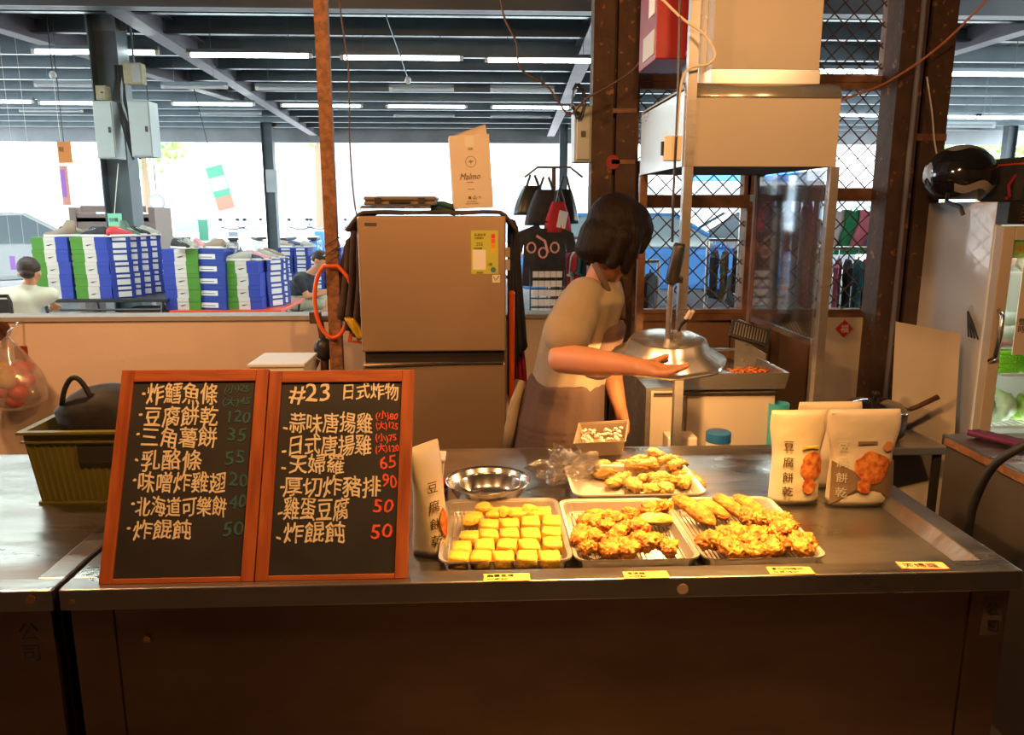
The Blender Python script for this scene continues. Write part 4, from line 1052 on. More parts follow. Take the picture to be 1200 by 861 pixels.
# brown cloth over the fridge top, falling at both sides
def cloth(name, label, pts_top, pts_bot, m, seed=0, cat='cloth', n=26, mrows=14, fold=.018, solid=.006, parent=None):
    b = MB(); vs = []; 
    for j in range(mrows + 1):
        f = j / mrows
        for i in range(n + 1):
            g = i / n
            def samp(P):
                q = g * (len(P) - 1); k = min(int(q), len(P) - 2); return Vector(P[k]).lerp(Vector(P[k + 1]), q - k)
            p = samp(pts_top).lerp(samp(pts_bot), f)
            w_ = fold * (.25 + f) * math.sin(g * 21 + seed + .8 * math.sin(f * 3)) + fold * .5 * noise.noise(Vector((g * 5, f * 3, seed)))
            p = p + Vector((w_ * .35, w_, 0)); vs.append(p)
    fs = [(j * (n + 1) + i, j * (n + 1) + i + 1, (j + 1) * (n + 1) + i + 1, (j + 1) * (n + 1) + i) for j in range(mrows) for i in range(n)]
    b.add(vs, fs); o = b.build(name, m, parent, smooth=True, solid=solid)
    if parent is None: tag(o, label, cat)
    return o
xl, xr_ = fx - fw / 2, fx + fw / 2
b = MB(); vs = []; n = 40; mr_ = 16
for j in range(mr_ + 1):
    for i in range(n + 1):
        g = i / n * 2 - 1; f = j / mr_
        x = fx + g * (fw / 2 + .045); edge = max(0, abs(g) * (fw / 2 + .045) - fw / 2 + .01)
        z = ztop + .012 + .006 * noise.noise(Vector((x * 9, f * 4, 0))) - edge * 1.2
        vs.append((x, Yf + .02 + f * .5 + .012 * noise.noise(Vector((x * 12, 0, f))), z))
b.add(vs, [(j * (n + 1) + i, j * (n + 1) + i + 1, (j + 1) * (n + 1) + i + 1, (j + 1) * (n + 1) + i) for j in range(mr_) for i in range(n)])
tag(b.build('cloth', 'browncloth', None, smooth=True, solid=.012), 'dark brown cloth spread over the top of the bronze refrigerator', 'cloth')
# garments hanging at both fridge sides
tl = [atY(424, 262, 3.15), atY(412, 272, 3.15), atY(404, 292, 3.15)]
o = cloth('coat', 'dark brown coat hanging down the left side of the bronze fridge', [atY(426, 262, 3.12), atY(414, 270, 3.15), atY(403, 290, 3.2)], [atY(424, 398, 3.12), atY(408, 385, 3.15), atY(394, 362, 3.2)], 'browncloth', 1, 'coat', fold=.02, solid=.012)
o = cloth('coat', 'black coat hanging down the right side of the bronze fridge', [atY(596, 256, 3.15), atY(602, 258, 3.18), atY(606, 268, 3.2)], [atY(596, 468, 3.15), atY(606, 420, 3.18), atY(618, 405, 3.2)], 'blackcloth', 2, 'coat', fold=.02, solid=.012)
o = cloth('red_bag', 'crimson cloth bag hanging behind the woman, right of the fridge', [atY(598, 372, 3.3), atY(603, 368, 3.3), atY(612, 395, 3.3)], [atY(600, 435, 3.3), atY(608, 445, 3.3), atY(618, 450, 3.3)], cmat('crimson', (.30, .01, .04)), 3, 'bag', fold=.015, solid=.01)
MB().tube([atY(603, 370, 3.3), atY(600, 330, 3.28), Vector((fx + fw / 2 - .004, 3.27, atY(598, 320, 3.27).z))], .006, 6).build('strap', 'blackcloth', o, world=True)
o = cloth('work_glove', 'yellow and black work glove hanging left of the fridge', [atY(404, 372, 3.1), atY(414, 373, 3.1)], [atY(422, 398, 3.1), atY(428, 396, 3.1)], 'yellow', 5, 'glove', fold=.004, solid=.02, n=10, mrows=8)
p = atY(597, 400, 3.05); a, c, z0, z1 = rect(594, 344, 601, 470, 3.05)
t = T('red_pole', 'red plastic post standing against the right side of the fridge', 'pole', ((a + c) / 2 + .008, 3.06, 0)); MB().tube([(0, 0, 0), (0, 0, z1)], .012, 10).build('shaft', 'orangehose', t); MB().ell((0, 0, z1), .013, .013, .012).build('cap', 'orangehose', t)
# carton on the fridge
Zt = ztop + .028
a, c, z0, z1 = rect(530, 165, 577, 251, 3.08)
t = T('carton', 'tall cream paper carton with script lettering on top of the fridge', 'box', ((a + c) / 2, 3.14, Zt), R(4), rot=(0, R(-3), R(4)))
w_ = (c - a) / 2; h = z1 - z0 - .0
MB().box(-w_, w_, -.05, .05, 0, h).build('carton_body', 'cardboard', t, bevel=.002)
MB().add([(-w_, .05, h), (w_, .05, h), (w_ - .005, .035, h + .045), (-w_ + .06, .03, h + .02), (-w_, .05, h + .003), (w_, .053, h)], [(0, 1, 2, 3)]).build('flap', 'cardboard', t, solid=.002)
MB().box(-.018, .018, -.0508, -.05, h - .045, h - .005).build('label', 'white', t)
write(bb := MB(), 'Malmo', .034, (-w_ * .62, -.0512, h * .40), X, Zv, shear=.35, width=.85); bb.build('lettering', 'ink_brown', t)
bb = MB()
for s_, x, f, sz in (('凸凹', -.009, .80, .010), ('NATURAL', -.02, .355, .006), ('· · · · · ·', -.02, .32, .006), ('100% PURE', -.017, .26, .005), ('■ ♻ ↑', -.018, .13, .014), ('ECO PAPER BOX', -.024, .09, .005), ('KEEP DRY AND COOL', -.030, .06, .005)):
    write(bb, s_, sz, (x, -.0512, h * f), X, Zv)
bb.build('lettering', 'ink_brown', t)
bb = MB(); bb.tube([(.0 + .02 * math.cos(k / 20 * 6.283), -.0505, h * .64 + .02 * math.sin(k / 20 * 6.283)) for k in range(20)], .0008, 5, closed=True)
bb.tube([(0, -.0505, h * .60), (0, -.0505, h * .64)], .0008, 5)
for k in range(5): bb.tube([(0, -.0505, h * .63), (.011 * math.cos(R(20 + 35 * k)), -.0505, h * .635 + .009 * math.sin(R(20 + 35 * k)))], .0009, 5)
bb.build('tree_emblem', 'ink_brown', t)
# tool cases
for (y0_, y1_, x0, x1, lb, yy) in ((241, 250, 421, 505, 'brown grey tool case, lower of the two on the fridge', 3.0), (230, 240, 426, 511, 'brown grey tool case, upper of the two on the fridge', 3.0)):
    a, c, z0, z1 = rect(x0, y0_, x1, y1_, yy)
    if y0_ == 241: z0 = Zt; zup = z1
    else: z0 = zup + .001
    t = T('tool_case', lb, 'case', ((a + c) / 2, yy + .12, z0)); w_ = (c - a) / 2; h = z1 - z0
    MB().box(-w_, w_, -.12, .10, 0, h * .46).build('case_base', cmat('case_brown', (.20, .16, .12), rough=.5), t, bevel=.006)
    MB().box(-w_, w_, -.12, .10, h * .54, h).build('case_lid', cmat('case_brown', (.20, .16, .12)), t, bevel=.006)
    MB().box(-w_ + .006, w_ - .006, -.114, .094, h * .46, h * .54).build('seam', 'black', t)
    for sx in (-1, 1): MB().box(sx * w_ * .6 - .012, sx * w_ * .6 + .012, -.125, -.12, h * .2, h * .85).build('latch', 'black', t)
    MB().box(-.04, .04, -.13, -.12, h * .25, h * .5).build('handle', 'black', t, bevel=.002)
for k, (dz, lb) in enumerate(((0, 'lower'), (.022, 'upper'))):
    o = MB().tube([atY(505, 246, 3.1) + Vector((0, 0, dz)), atY(520, 246, 3.1) + Vector((0, 0, dz)), atY(534, 250, 3.1) + Vector((0, 0, dz))], .011, 8).build('folded_umbrella', cmat('dark_green_cloth', (.04, .12, .09)), None, smooth=True)
    tag(o, '%s green folded umbrella beside the tool cases' % lb, 'umbrella', 'green umbrellas on the fridge')

# ================================================================== HOOD, STAND, DUCT
Yp = 2.40
px_z = lambda py: atY(797, py, Yp).z
xa = atY(799, 200, Yp).x; xb = atY(983, 150, Yp).x
xpL = atY(797, 400, Yp).x; xpR = atY(966, 330, Yp).x
zh0 = atY(890, 195, Yp).z; zh1 = atY(890, 115, Yp).z; zh2 = atY(890, 97, Yp).z
xR = max(xb, xpR)
dH = .62
t = T('extractor_hood', 'cream stainless extractor hood on a steel stand over the fryer', 'extractor hood', ((xa + xb) / 2, Yp, 0))
cx = t.location.x; hw = (xb - xa) / 2
MB().box(-hw, hw, 0, .006, zh0, zh1).build('front_sheet', 'hood', t)
vs = []
for k in range(9):
    an = R(k * 9); vs += [(-hw, .045 * (1 - math.cos(an)), zh1 + .048 * math.sin(an)), (hw, .045 * (1 - math.cos(an)), zh1 + .048 * math.sin(an))]
MB().add(vs, [(2 * k, 2 * k + 1, 2 * k + 3, 2 * k + 2) for k in range(8)]).build('bent_edge', mat('bent_edge_steel', (.8, .76, .68), .22, .8), t, smooth=True, solid=.002)
MB().box(-hw, -hw + .006, .006, dH, zh0, zh1 + .02).build('side_sheet', 'hood_side', t)
MB().box(hw - .006, hw, .006, dH, zh0, zh1 + .02).build('side_sheet', 'hood_side', t)
MB().box(-hw + .006, hw - .006, .03, dH, zh1 + .03, zh1 + .036).build('top_sheet', 'hood', t)
MB().box(-hw, hw, dH, dH + .006, zh0, zh1 + .03).build('back_sheet', 'hood', t)
MB().box(-hw + .006, hw - .006, .006, dH, zh0 + .0, zh0 + .004).build('filter', 'dark', t)
# stand posts (front pair reach the counter line, rear pair the floor)
pw = .014
xpl = xpL - cx; xpr = xpR - cx
for (x, y) in ((xpl, 0), (xpr, 0), (-hw + .01, dH - .02), (hw - .02, dH - .02)):
    MB().box(x - pw, x + pw, y - pw, y + pw, 0, zh0 - .0005).build('post', 'steel' if y == 0 else 'rustframe', t, bevel=.001)
zt_ = atY(800, 60, Yp).z
MB().box(xpl - pw, xpl + pw, -pw, pw - .02 + .02, zh0, 3.1).build('riser_post', 'steel', t)
MB().box(xpl + .015, xpr - .015, dH - .03, dH - .01, .95, .98).build('cross_bar', 'rustframe', t)
# duct
a, c, z0, z1 = rect(835, -60, 962, 88, Yp + .15)
MB().box(a, c, Yp + .13, Yp + .5, zh1 + .10, 3.6).build('duct', 'hood', t, world=True, bevel=.002)
MB().box(a - .004, c + .004, Yp + .125, Yp + .505, zh1 + .036, zh1 + .105).build('duct_collar', 'hood_side', t, world=True, bevel=.003)
a, c, z0, z1 = rect(822, -60, 838, 95, Yp + .2); MB().box(a, c, Yp + .2, Yp + .23, zh1 + .036, 3.6).build('duct_strut', 'hood_side', t, world=True)
# glass panel hung on the right side of the stand, running back
gx = xpr + .0
g0 = atY(966, 205, Yp); zg0 = atY(966, 400, Yp).z
ga = zh0 - .008; gb = zg0 + .005
gt = T('glass_panel', 'scratched glass splash panel hung on the right side of the hood stand', 'glass panel', (cx + gx - .018, Yp, 0))
MB().box(-.003, .003, pw + .004, dH - .045, gb, ga).build('pane', 'panel_glass', gt)
MB().box(-.006, .006, pw + .002, dH - .04, gb - .02, gb).build('bottom_rail', 'bright_steel', gt)
MB().box(-.006, .006, dH - .045, dH - .025, gb - .03, ga).build('side_rail', 'rustframe', gt)
# junction box, cables, rod
p = atY(788, 174, Yp - .03)
t2 = T('junction_box', 'small cream junction box with a switch on the hood corner', 'junction box', (p.x, Yp - .02, p.z))
MB().box(-.026, .026, -.02, .004, -.036, .036).build('box_body', 'cardboard', t2, bevel=.003); MB().box(-.034, -.026, -.012, -.002, -.02, .02).build('switch', 'black', t2)
def wire(label, pts_, r_, m, name='cable', n=8):
    P = [Vector(p) for p in pts_]; Q = []
    for i in range(len(P) - 1):                       # Catmull-Rom
        p0 = P[max(i - 1, 0)]; p1 = P[i]; p2 = P[i + 1]; p3 = P[min(i + 2, len(P) - 1)]
        for k in range(n):
            s_ = k / n; Q.append(.5 * ((2 * p1) + (p2 - p0) * s_ + (2 * p0 - 5 * p1 + 4 * p2 - p3) * s_ ** 2 + (3 * p1 - p0 - 3 * p2 + p3) * s_ ** 3))
    Q.append(P[-1]); o = MB().tube(Q, r_, 7).build(name, m, None, smooth=True); return tag(o, label, 'cable')
Yr = Yp - .05
wire('black power cable hanging from above to the lamp handle', [atY(799, -300, Yr), atY(797, -20, Yr), atY(796, 60, Yr), atY(793, 150, Yr), atY(789, 230, Yr), atY(788, 283, Yr - .09)], .004, 'black')
wire('cream cable curling from the red box over the hood corner', [atY(775, -2, Yr), atY(800, 22, Yr), atY(825, 40, Yr), atY(838, 62, Yr), atY(830, 75, Yr), atY(808, 80, Yr), atY(798, 100, Yr), atY(793, 160, Yr)], .004, 'cream')
wire('dark cable looping left from the red box to the grey cabinet', [atY(785, -5, 3.0), atY(762, 30, 3.0), atY(748, 75, 3.05), atY(715, 100, 3.1), atY(688, 115, 3.15), atY(668, 134, 3.2), atY(655, 120, 3.2), atY(640, 100, 3.2), atY(610, 80, 3.2), atY(605, 50, 3.2), atY(586, -8, 3.2), atY(590, -190, 3.2)], .004, cmat('brown_rubber', (.10, .055, .035)))
wire('thin brown wire hanging left of the fridge top', [atY(390, -190, 3.1), atY(397, -10, 3.1), atY(408, 80, 3.1), atY(410, 170, 3.1), atY(415, 235, 3.1), atY(421, 262, 3.1)], .003, cmat('brown_rubber', (.1, .055, .035)))
wire('orange-brown cable sagging from upper right to the mesh frame', [atY(1330, -170, 3.1), atY(1165, -8, 3.2), atY(1100, 55, 3.3), atY(1042, 95, 3.38), atY(1000, 112, 3.4), atY(975, 122, 3.45)], .005, cmat('ochre_rubber', (.42, .16, .06)))
wire('thin cream cable dropping to the helmet', [atY(1086, 90, 3.35), atY(1092, 130, 3.35), atY(1095, 165, 3.35), atY(1100, 190, 3.3)], .0035, 'cream')
b = MB()
for k in range(14):
    s_ = k * .45; b.tube([atY(678 + 8 * math.cos(j * .7 + s_), 118 + 18 * math.sin(j * .7 + s_) + rnd.uniform(-5, 5), 3.40 + .03 * math.sin(s_)) for j in range(5)], .004, 5)
tag(b.build('cable_bundle', 'black'), 'tangled black cables in front of the grey cabinet beside the rusty column', 'cable')
# red box above
a, c, z0, z1 = rect(770, -40, 802, 69, 2.75)
t = T('red_box', 'red metal electrical box high between the column and the duct', 'box', (a, 2.75, z0))
MB().box(0, .20, 0, .28, 0, 1.15).build('box_body', 'redbox', t, bevel=.004)
MB().box(-.003, 0, .03, .12, .15, .32).build('sticker', 'white_print', t); MB().box(-.003, 0, .02, .2, .02, .10).build('sticker', 'cream', t)
write(bb := MB(), '高壓電', .018, (.10, -.001, .012), X, Zv); bb.build('lettering', 'white_print', t)

# heat lamp: pull-down rod with octagonal steel shade
Ys = 2.20
pc = atY(781, 412, Ys)
t = T('heat_lamp', 'pull-down heat lamp with an octagonal polished steel shade and black handle', 'lamp', (pc.x, Ys, pc.z), rot=(R(11), 0, 0))
r8 = (atY(845, 412, Ys).x - atY(718, 412, Ys).x) / 2
def octo(r_, z, n=8, rr=.0):
    return [Vector((r_ * math.cos(6.283 * (k + .5) / n), r_ * .82 * math.sin(6.283 * (k + .5) / n), z)) for k in range(n)]
r8 *= 1.07
b = MB(); octo = lambda r_, z, n=48: [Vector((r_ * (1 + .025 * math.cos(8 * 6.283 * k / n)) * math.cos(6.283 * k / n), r_ * .80 * (1 + .025 * math.cos(8 * 6.283 * k / n)) * math.sin(6.283 * k / n), z)) for k in range(n)]
b.loft([octo(r8 * .60, .042), octo(r8 * .64, .040), octo(r8 * .72, .012), octo(r8 * .98, -.014), octo(r8 * 1.03, -.024), octo(r8 * 1.02, -.030), octo(r8 * .96, -.024), octo(r8 * .70, .004), octo(r8 * .60, .036)], caps=True)
b.build('shade', mat('shade_steel', (.88, .86, .82), .24, .9), t, smooth=True)
MB().lathe([(0, .004), (.03, .005), (.034, .012), (.02, .034), (0, .034)], 20).build('bulb', mat('lamp_bulb', (1, .7, .4), .4, emit=(1, .55, .2), es=60), t, smooth=True)
lo = lamp('bulb_light', (0, 0, -.002), 13, (1, .50, .16), .008); lo.parent = t
rt = atY(783, 330, Ys + .03) - Vector(t.location); rt2 = atY(791, 285, Ys + .04) - Vector(t.location)
MB().tube([(0, 0, .04), rt * .55 + Vector((0, 0, 0)), rt], .0085, 12).build('rod', 'steel', t)
MB().tube([rt + Vector((0, 0, -.005)), rt.lerp(rt2, .08), rt.lerp(rt2, .92), rt2], [.012, .019, .019, .014], 12).build('handle', 'black', t, smooth=True)
MB().box(rt.x + .012, rt.x + .03, rt.y - .01, rt.y + .01, rt.z + .0, rt.z + .016).build('clamp_screw', 'black', t)
MB().box(.012, .036, -.014, .014, .041, .062).build('socket_block', 'steel', t)
b = MB(); b.tube([(.03, 0, .06), (.036, 0, .085), (.05, 0, .105)], .003, 6).tube([(.03, .01, .06), (.042, .01, .08), (.06, .01, .10)], .003, 6); b.build('wire_lead', 'black', t)
MB().tube([(.046, 0, .10), (.058, 0, .125)], .0055, 8).build('terminal', 'cardboard', t); MB().tube([(.058, .01, .097), (.07, .01, .122)], .0055, 8).build('terminal', 'cardboard', t)

# ================================================================== FRYER
Yq = 2.62
a, c, z0, z1 = rect(757, 455, 908, 560, Yq)
t = T('fryer', 'white fronted fryer cabinet with a steel top behind the counter', 'fryer', ((a + c) / 2, Yq, 0)); hw = (c - a) / 2; zt_ = z1
xs_ = atY(801, 480, Yq).x - t.location.x
MB().box(-hw, hw, .02, .5, 0, zt_).build('body', 'steel', t)
MB().box(-hw + .014, xs_ - .012, .004, .02, .05, zt_ - .01).build('front_panel', 'cream', t, bevel=.002)
MB().box(xs_ + .014, hw - .006, .004, .02, .05, zt_ - .01).build('front_panel', 'cream', t, bevel=.002)
zr = atY(860, 436, Yq - .02).z
b = MB(); x0 = xs_ - .02; x1 = hw + .012; y0_, y1_ = -.03, .46
b.loft([[Vector((x0, y0_, zt_ + .003)), Vector((x1, y0_, zt_ + .003)), Vector((x1, y1_, zt_ + .003)), Vector((x0, y1_, zt_ + .003))], [Vector((x0 - .01, y0_ - .01, zr)), Vector((x1 + .01, y0_ - .01, zr)), Vector((x1 + .01, y1_, zr)), Vector((x0 - .01, y1_, zr))],
        [Vector((x0, y0_ + .004, zr - .002)), Vector((x1, y0_ + .004, zr - .002)), Vector((x1, y1_ - .01, zr - .002)), Vector((x0, y1_ - .01, zr - .002))], [Vector((x0 + .004, y0_ + .01, zt_ + .012)), Vector((x1 - .004, y0_ + .01, zt_ + .012)), Vector((x1 - .004, y1_ - .02, zt_ + .012)), Vector((x0 + .004, y1_ - .02, zt_ + .012))]])
b.build('top_pan', 'steel', t)
tb = MB().tube([(-hw + .02, -.015, zt_ - .015), (hw, -.015, zt_ - .015)], .004, 6); tb.build('front_rail', 'dark', t)
MB().box(x1 - .02, x1 - .012, .3, .44, zr, zr + .12).build('splash_guard', 'steel', t)
# back splash with slotted thermostat box
sp = [atY(862, 392, 2.95), atY(898, 415, 2.85), atY(897, 436, 2.85), atY(860, 436, 2.95)]
o = MB().add([(p.x - t.location.x, p.y - t.location.y, p.z) for p in sp], [(0, 1, 2, 3)]).build('splash_plate', 'steel', t, solid=.004)
p = atY(878, 391, 2.80)
tt = T('heater_vent', 'slotted metal vent box tilted at the back right of the fryer', 'vent', p, rot=(R(52), R(16), R(-10)))
MB().box(-.07, .07, -.03, .03, -.018, .008).build('vent_body', 'black', tt, bevel=.003); 
b = MB().box(-.074, .074, -.034, -.028, .006, .012).box(-.074, .074, .028, .034, .006, .012).box(-.074, -.066, -.028, .028, .006, .012).box(.066, .074, -.028, .028, .006, .012); b.build('vent_frame', 'bright_steel', tt)
for k in range(12): MB().box(-.06 + k * .0105, -.056 + k * .0105, -.026, .026, .008, .011).build('slat', 'steel', tt)
MB().tube([(.02, .0, -.018), (.03, .03, -.12), (.03, .05, -.30)], .006, 6).build('stem', 'steel', tt)
# shreds on the pan, tongs, oil sieve
p = atY(878, 440, Yq + .18)
bm = MB()
for k in range(120):
    c_ = Vector((rnd.gauss(0, .03), rnd.gauss(0, .022), rnd.uniform(.004, .026))); d = Vector((rnd.uniform(-1, 1), rnd.uniform(-1, 1), rnd.uniform(-.3, .5))).normalized() * .012
    bm.tube([c_ - d, c_ + Vector((0, 0, .004)), c_ + d], .0028, 4)
o = bm.build('fried_shreds', 'shred', None, kind='stuff'); tag(o, 'heap of orange fried shreds on the fryer top', 'fried food'); o['kind'] = 'stuff'; o.location = (atY(879, 440, Yq + .12).x, Yq + .12, zt_ + .013)
tgx = atY(835, 440, Yq + .1).x
t3 = T('serving_tongs', 'steel tongs lying on the fryer top', 'tongs', (tgx, Yq + .08, zt_ + .03))
MB().tube([(-.08, 0, .0), (.0, -.01, .004), (.06, -.015, -.004)], .004, 6).build('arm', 'bright_steel', t3); MB().tube([(-.08, 0, .0), (.0, .014, .004), (.06, .02, -.004)], .004, 6).build('arm', 'bright_steel', t3)
MB().ell((.03, 0, -.006), .03, .018, .009, 12, 6, nz=.3).build('batter_lump', 'tempura', t3)
# blue lidded jar, white tub behind the counter
p = atY(844, 515, 2.42)
zj = atY(844, 507, 2.42).z
t = T('jar', 'clear round jar with a blue lid behind the rear counter edge', 'jar', (p.x, 2.44, 0))
MB().cyl((0, 0, 0), .04, zj - .035, 24).build('jar_body', 'white', t); MB().lathe([(0, zj), (.036, zj), (.041, zj - .004), (.041, zj - .034), (0, zj - .034)], 28).build('lid', 'blue', t)
t = T('plastic_tub', 'flat cream tub just left of the blue lidded jar', 'tub', (atY(805, 520, 2.42).x + .02, 2.52, 0)); MB().box(-.07, .03, -.05, .03, 0, zj - .03).build('tub', 'cardboard', t, bevel=.005)
p = atY(929, 480, 2.5); t = T('plastic_cup', 'cyan plastic cup behind the cream pouches', 'cup', (p.x, 2.62, 0)); zt2 = atY(929, 472, 2.62).z
MB().lathe([(0, 0), (.03, 0), (.036, zt2), (.032, zt2), (.028, .01), (0, .01)], 24).build('cup', 'cyan', t, smooth=True)

# pot with wooden handle on a dark stand, right rear
p = atY(1028, 490, 2.85); zl = atY(1028, 478, 2.85).z
t = T('side_table', 'low dark steel table under the pot at right rear', 'table', (p.x + .03, 2.95, 0))
zt3 = zl - .13
MB().box(-.22, .2, -.2, .22, zt3 - .03, zt3).build('table_top', 'steel', t, bevel=.004)
for sx in (-1, 1):
    for sy in (-1, 1): MB().box(sx * .18 - .012, sx * .18 + .012, sy * .17 - .012, sy * .17 + .012, 0, zt3 - .03).build('leg', 'dark', t)
t = T('pot', 'dark pan with a domed glass lid behind the snack pouches', 'pot', (p.x, 2.88, zt3))
MB().lathe([(0, .0005), (.09, .0005), (.115, .03), (.122, .12), (.116, .12), (.108, .035), (0, .006)], 32).build('pot_body', 'wooddark', t, smooth=True)
MB().lathe([(.122, .122), (.10, .142), (.05, .158), (0, .162)], 32).build('lid', 'lidglass', t, smooth=True)
MB().lathe([(.125, .119), (.127, .124), (.121, .127)], 32).build('lid_rim', 'bright_steel', t, smooth=True)
MB().lathe([(0, .162), (.008, .162), (.007, .172), (.016, .178), (.014, .186), (0, .19)], 16).build('lid_knob', 'black', t, smooth=True)
MB().tube([(.12, 0, .105), (.17, -.01, .13), (.24, -.02, .17)], [.008, .010, .011], 8).build('handle', 'wooddark', t, smooth=True)
# leaning cream board
p0 = atY(1062, 380, 3.0); p1 = atY(1146, 396, 2.85); q0 = atY(1046, 600, 2.8); q1 = atY(1120, 640, 2.6)
zt4 = p0.z
b = MB().add([(0, 0, 0), (p1.x - p0.x, -.12, 0), (p1.x - p0.x, -.02, p1.z), (0, .10, zt4)], [(0, 1, 2, 3)])
o = b.build('cream_board', 'cream', None, solid=.012); o.location = (p0.x, 2.98, 0); tag(o, 'large cream board leaning against the side of the tall glass-door fridge', 'board')
# red diamond sticker on wall panel
p = atY(989, 385, Yw - .036)
t = T('diamond_sign', 'small red diamond paper sign on the cream wall panel', 'sign', p, rot=(0, R(45), 0)); s_ = atY(999, 385, Yw).x - atY(989, 385, Yw).x
MB().box(-s_ * .72, s_ * .72, -.003, -.001, -s_ * .72, s_ * .72).build('paper', cmat('sign_red', (.55, .02, .02)), t)
bb = MB(); write(bb, '福', s_ * 1.0, (p.x - s_ * .45, p.y - .004, p.z - s_ * .36), X, Zv); bb.build('lettering', 'white_print', t, world=True)

# ================================================================== TALL GLASS-DOOR FRIDGE
Yg = 2.92
xg = atY(1160, 390, Yg).x; zg = atY(1160, 236, Yg).z
t = T('display_fridge', 'tall white glass-door display fridge at the right edge', 'refrigerator', (xg, Yg, 0)); Wg = .62; Dg = .60
sd = MB().box(0, .03, .05, Dg, .05, zg).build('side_panel', mat('glossy_white_panel', (.72, .71, .70), .16, coat=.6), t, bevel=.004)
MB().box(Wg - .03, Wg, .05, Dg, .05, zg).build('side_panel', 'white', t, bevel=.004)
MB().box(.03, Wg - .03, Dg - .03, Dg, .05, zg).build('back_panel', 'white', t)
MB().box(.03, Wg - .03, .05, Dg - .03, zg - .08, zg).build('top_panel', 'white', t)
MB().box(.03, Wg - .03, .05, Dg - .03, .05, .12).build('bottom_panel', 'white', t)
for x in (.05, Wg - .05):
    for y in (.1, Dg - .06): MB().cyl((x, y, 0), .02, .05).build('foot', 'black', t)
zc0 = zg - .085
MB().box(0, Wg, -.02, .05, zc0, zg).build('vent_panel', 'black', t, bevel=.003)
for k in range(5): MB().box(.05, Wg - .05, -.026, -.02, zc0 + .012 + k * .014, zc0 + .018 + k * .014).build('vent_slat', 'gold', t)
zd = zc0 - .008; fwid = .05
MB().box(0, fwid, -.005, .04, .08, zd).build('door_frame', 'cream', t, bevel=.004)
MB().box(Wg - fwid, Wg, -.005, .04, .08, zd).build('door_frame', 'cream', t, bevel=.004)
MB().box(fwid, Wg - fwid, -.005, .04, zd - fwid, zd).build('door_frame', 'cream', t, bevel=.004)
MB().box(fwid, Wg - fwid, -.005, .04, .08, .08 + fwid).build('door_frame', 'cream', t, bevel=.004)
MB().box(fwid, Wg - fwid, .015, .02, .08 + fwid, zd - fwid).build('pane', 'clear_glass', t)
hz = atY(1160, 390, Yg).z
MB().tube([(.02, -.006, hz + .09), (.018, -.035, hz + .07), (.014, -.042, hz), (.010, -.035, hz - .09), (.008, -.006, hz - .11)], .009, 10).build('handle', 'bright_steel', t, smooth=True)
MB().tube([(.05, .07, .1), (.05, .07, zd - .02)], .008, 8).build('inner_tube', mat('fridge_tube', (1, 1, 1), .5, emit=(.95, 1, .92), es=9), t)
lf = lamp('fridge_light', (.3, .12, zd - .1), 3.0, (.92, 1, .88), .1); lf.parent = t
lf = lamp('fridge_light', (.3, .12, .6), 2.5, (.92, 1, .88), .1); lf.parent = t
shelf_px = [319, 437, 498, 590]
ZS = [atY(1175, y, Yg + .1).z for y in shelf_px]
for k, z in enumerate(ZS):
    b = MB()
    for i in range(18): b.box(.035 + i * .031, .038 + i * .031, .08, Dg - .05, z - .004, z)
    b.box(.032, Wg - .032, .08, .088, z - .010, z + .002).box(.032, Wg - .032, Dg - .055, Dg - .05, z - .008, z)
    b.build('shelf', 'white', t)
write(bb := MB(), '冷藏 生鮮食品', .028, (xg + fwid + .02, Yg + .013, zd - fwid - .045), X, Zv); bb.build('lettering', 'redlid', t, world=True)
MB().box(fwid, Wg - fwid, .0135, .0145, zd - fwid - .07, zd - fwid - .002).build('header_sticker', cmat('green_sticker', (.25, .42, .08)), t)
a, c, z0, z1 = rect(1191, 300, 1230, 415, Yg); MB().box(a, c, Yg - .012, Yg - .008, z0, z1).build('paper_notice', 'cardboard', t, world=True)
write(bb := MB(), '營業\n時間', .03, (a + .008, Yg - .013, z0 + .12), X, Zv); bb.build('lettering', 'ink', t, world=True)
